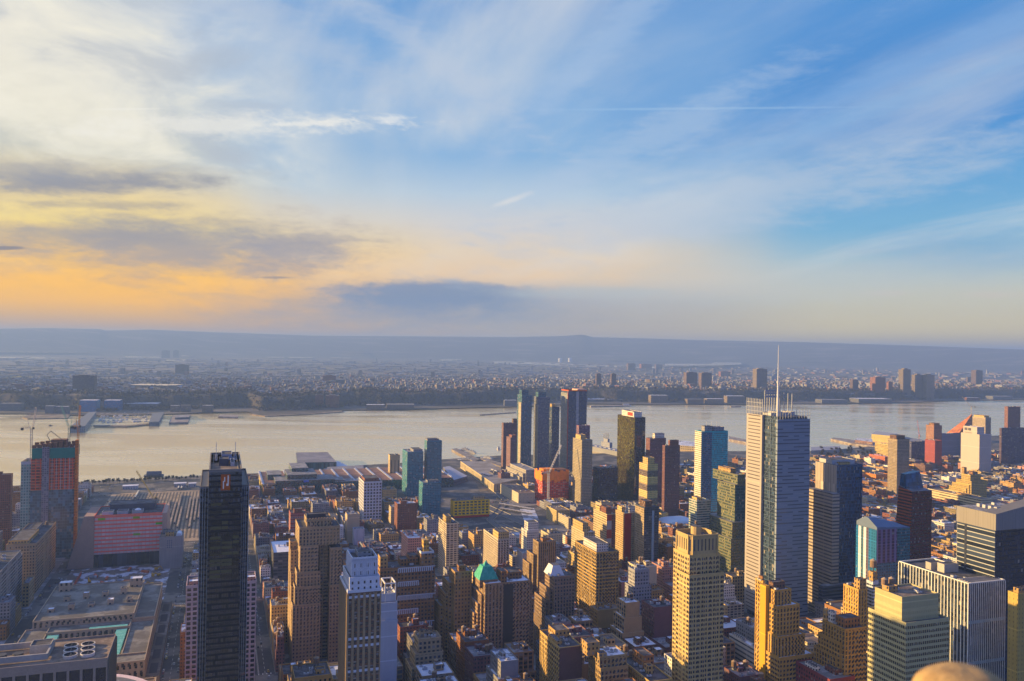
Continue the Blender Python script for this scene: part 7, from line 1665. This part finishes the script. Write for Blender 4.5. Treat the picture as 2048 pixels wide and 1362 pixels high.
# a few bare street and park trees on this side
BARK = plain('bark', (.085, .065, .05), .95, .2, 1.)
def tree(a, s, h, label, group):
    w = g2w(a, s); r = empty('bare_tree', w[0], w[1], label, 'tree', group, grid=False, rot=0)
    m1 = MB(); m1.cyl(0, 0, 0, h*.45, .32, .2, 8, BARK)
    for q in range(6):
        t_ = q*1.05+rr.random(); m1.beam((0, 0, h*.35+q*.3), (h*.26*math.cos(t_), h*.26*math.sin(t_), h*(.62+.05*q)), .18, BARK)
    m1.build('trunk', r); m2 = MB(); tuft(m2, 0, 0, h*.2, h*.3, h*.8, 60); m2.build('crown', r)
for k in range(46):
    x, y = rr.uniform(1640, 1745), rr.uniform(898, 922); a, s = w2g(*gp(x, y, 0))
    if not hits(a-4, a+4, s-4, s+4): tree(a, s, rr.uniform(10, 15), 'bare brown tree in the park beside the river piers', 'bare trees of the riverside park')

for k in range(36):
    f_ = k/36; x, y = 150+f_*250+rr.uniform(-2, 2), 971-f_*14; a, s = w2g(*gp(x, y, 0)); tree(a, s+rr.uniform(-6, 6), rr.uniform(7, 11), 'bare tree in the row beside the riverside highway', 'bare trees beside the riverside highway')
# ------------------------------------------------------------------ the stone knob of the terrace wall, close to the lens
c_ = CF+CR*(1926-CX)/FPX-CU*(1336-CY)/FPX; c_ = c_*1.35
STN = plain('terrace_stone', (.38, .26, .12), .9, .4, 30, (.27, .18, .085), tint=0)
_t = NT(STN.node_tree); _b = _t.n['Principled BSDF']; _bp = _t.new('ShaderNodeBump'); _bp.inputs['Strength'].default_value = .5; _bp.inputs['Distance'].default_value = .004
_t.l.new(_t.noise(_t.new('ShaderNodeTexCoord').outputs['Object'], 90, 6, .7), _bp.inputs['Height']); _t.l.new(_bp.outputs[0], _b.inputs['Normal'])
mb = MB(); n_, l_ = 40, 16; rx, ry, rz_ = .077, .075, .05
def sp(i, j):
    u = 2*math.pi*i/n_; v_ = math.pi/2*j/l_; f = 1+.025*math.sin(2*u+1)*v_+.012*math.sin(3*u+2+4*v_)
    return (rx*math.cos(u)*math.sin(v_)**.75*f, ry*math.sin(u)*math.sin(v_)**.75*f, rz_*math.cos(v_)*f)
for j in range(l_):
    for i in range(n_):
        if j == 0: mb.face([sp(0, 0), sp(i, 1), sp(i+1, 1)], STN)
        else: mb.face([sp(i, j), sp(i, j+1), sp(i+1, j+1), sp(i+1, j)], STN)
for i in range(n_):
    p, q = sp(i, l_), sp(i+1, l_); mb.face([p, (p[0], p[1], -.9), (q[0], q[1], -.9), q], STN)
o = mb.build('stone_post', smooth=True, label='rounded golden stone knob of the terrace wall at the lower right', cat='stone post'); o.location = (c_[0], c_[1], CAMZ+c_[2]-rz_)

# ------------------------------------------------------------------ the air
m = bpy.data.materials.new('hazy_air'); m.use_nodes = True; m.node_tree.nodes.clear(); t = NT(m.node_tree)
pv = t.new('ShaderNodeVolumePrincipled'); pv.inputs['Color'].default_value = (.29, .48, .94, 1); pv.inputs['Density'].default_value = 7.5e-5; pv.inputs['Anisotropy'].default_value = .1
ou = t.new('ShaderNodeOutputMaterial'); t.l.new(pv.outputs[0], ou.inputs['Volume'])
mb = MB(); mb.box(-45000, 45000, -3000, 62000, -75, 580, None, bottom=True); mb.mats = [m]; mb.mi = [0]*len(mb.f)
HZ = mb.build('haze', kind='stuff', label='thin blue haze over the whole city', cat='haze')
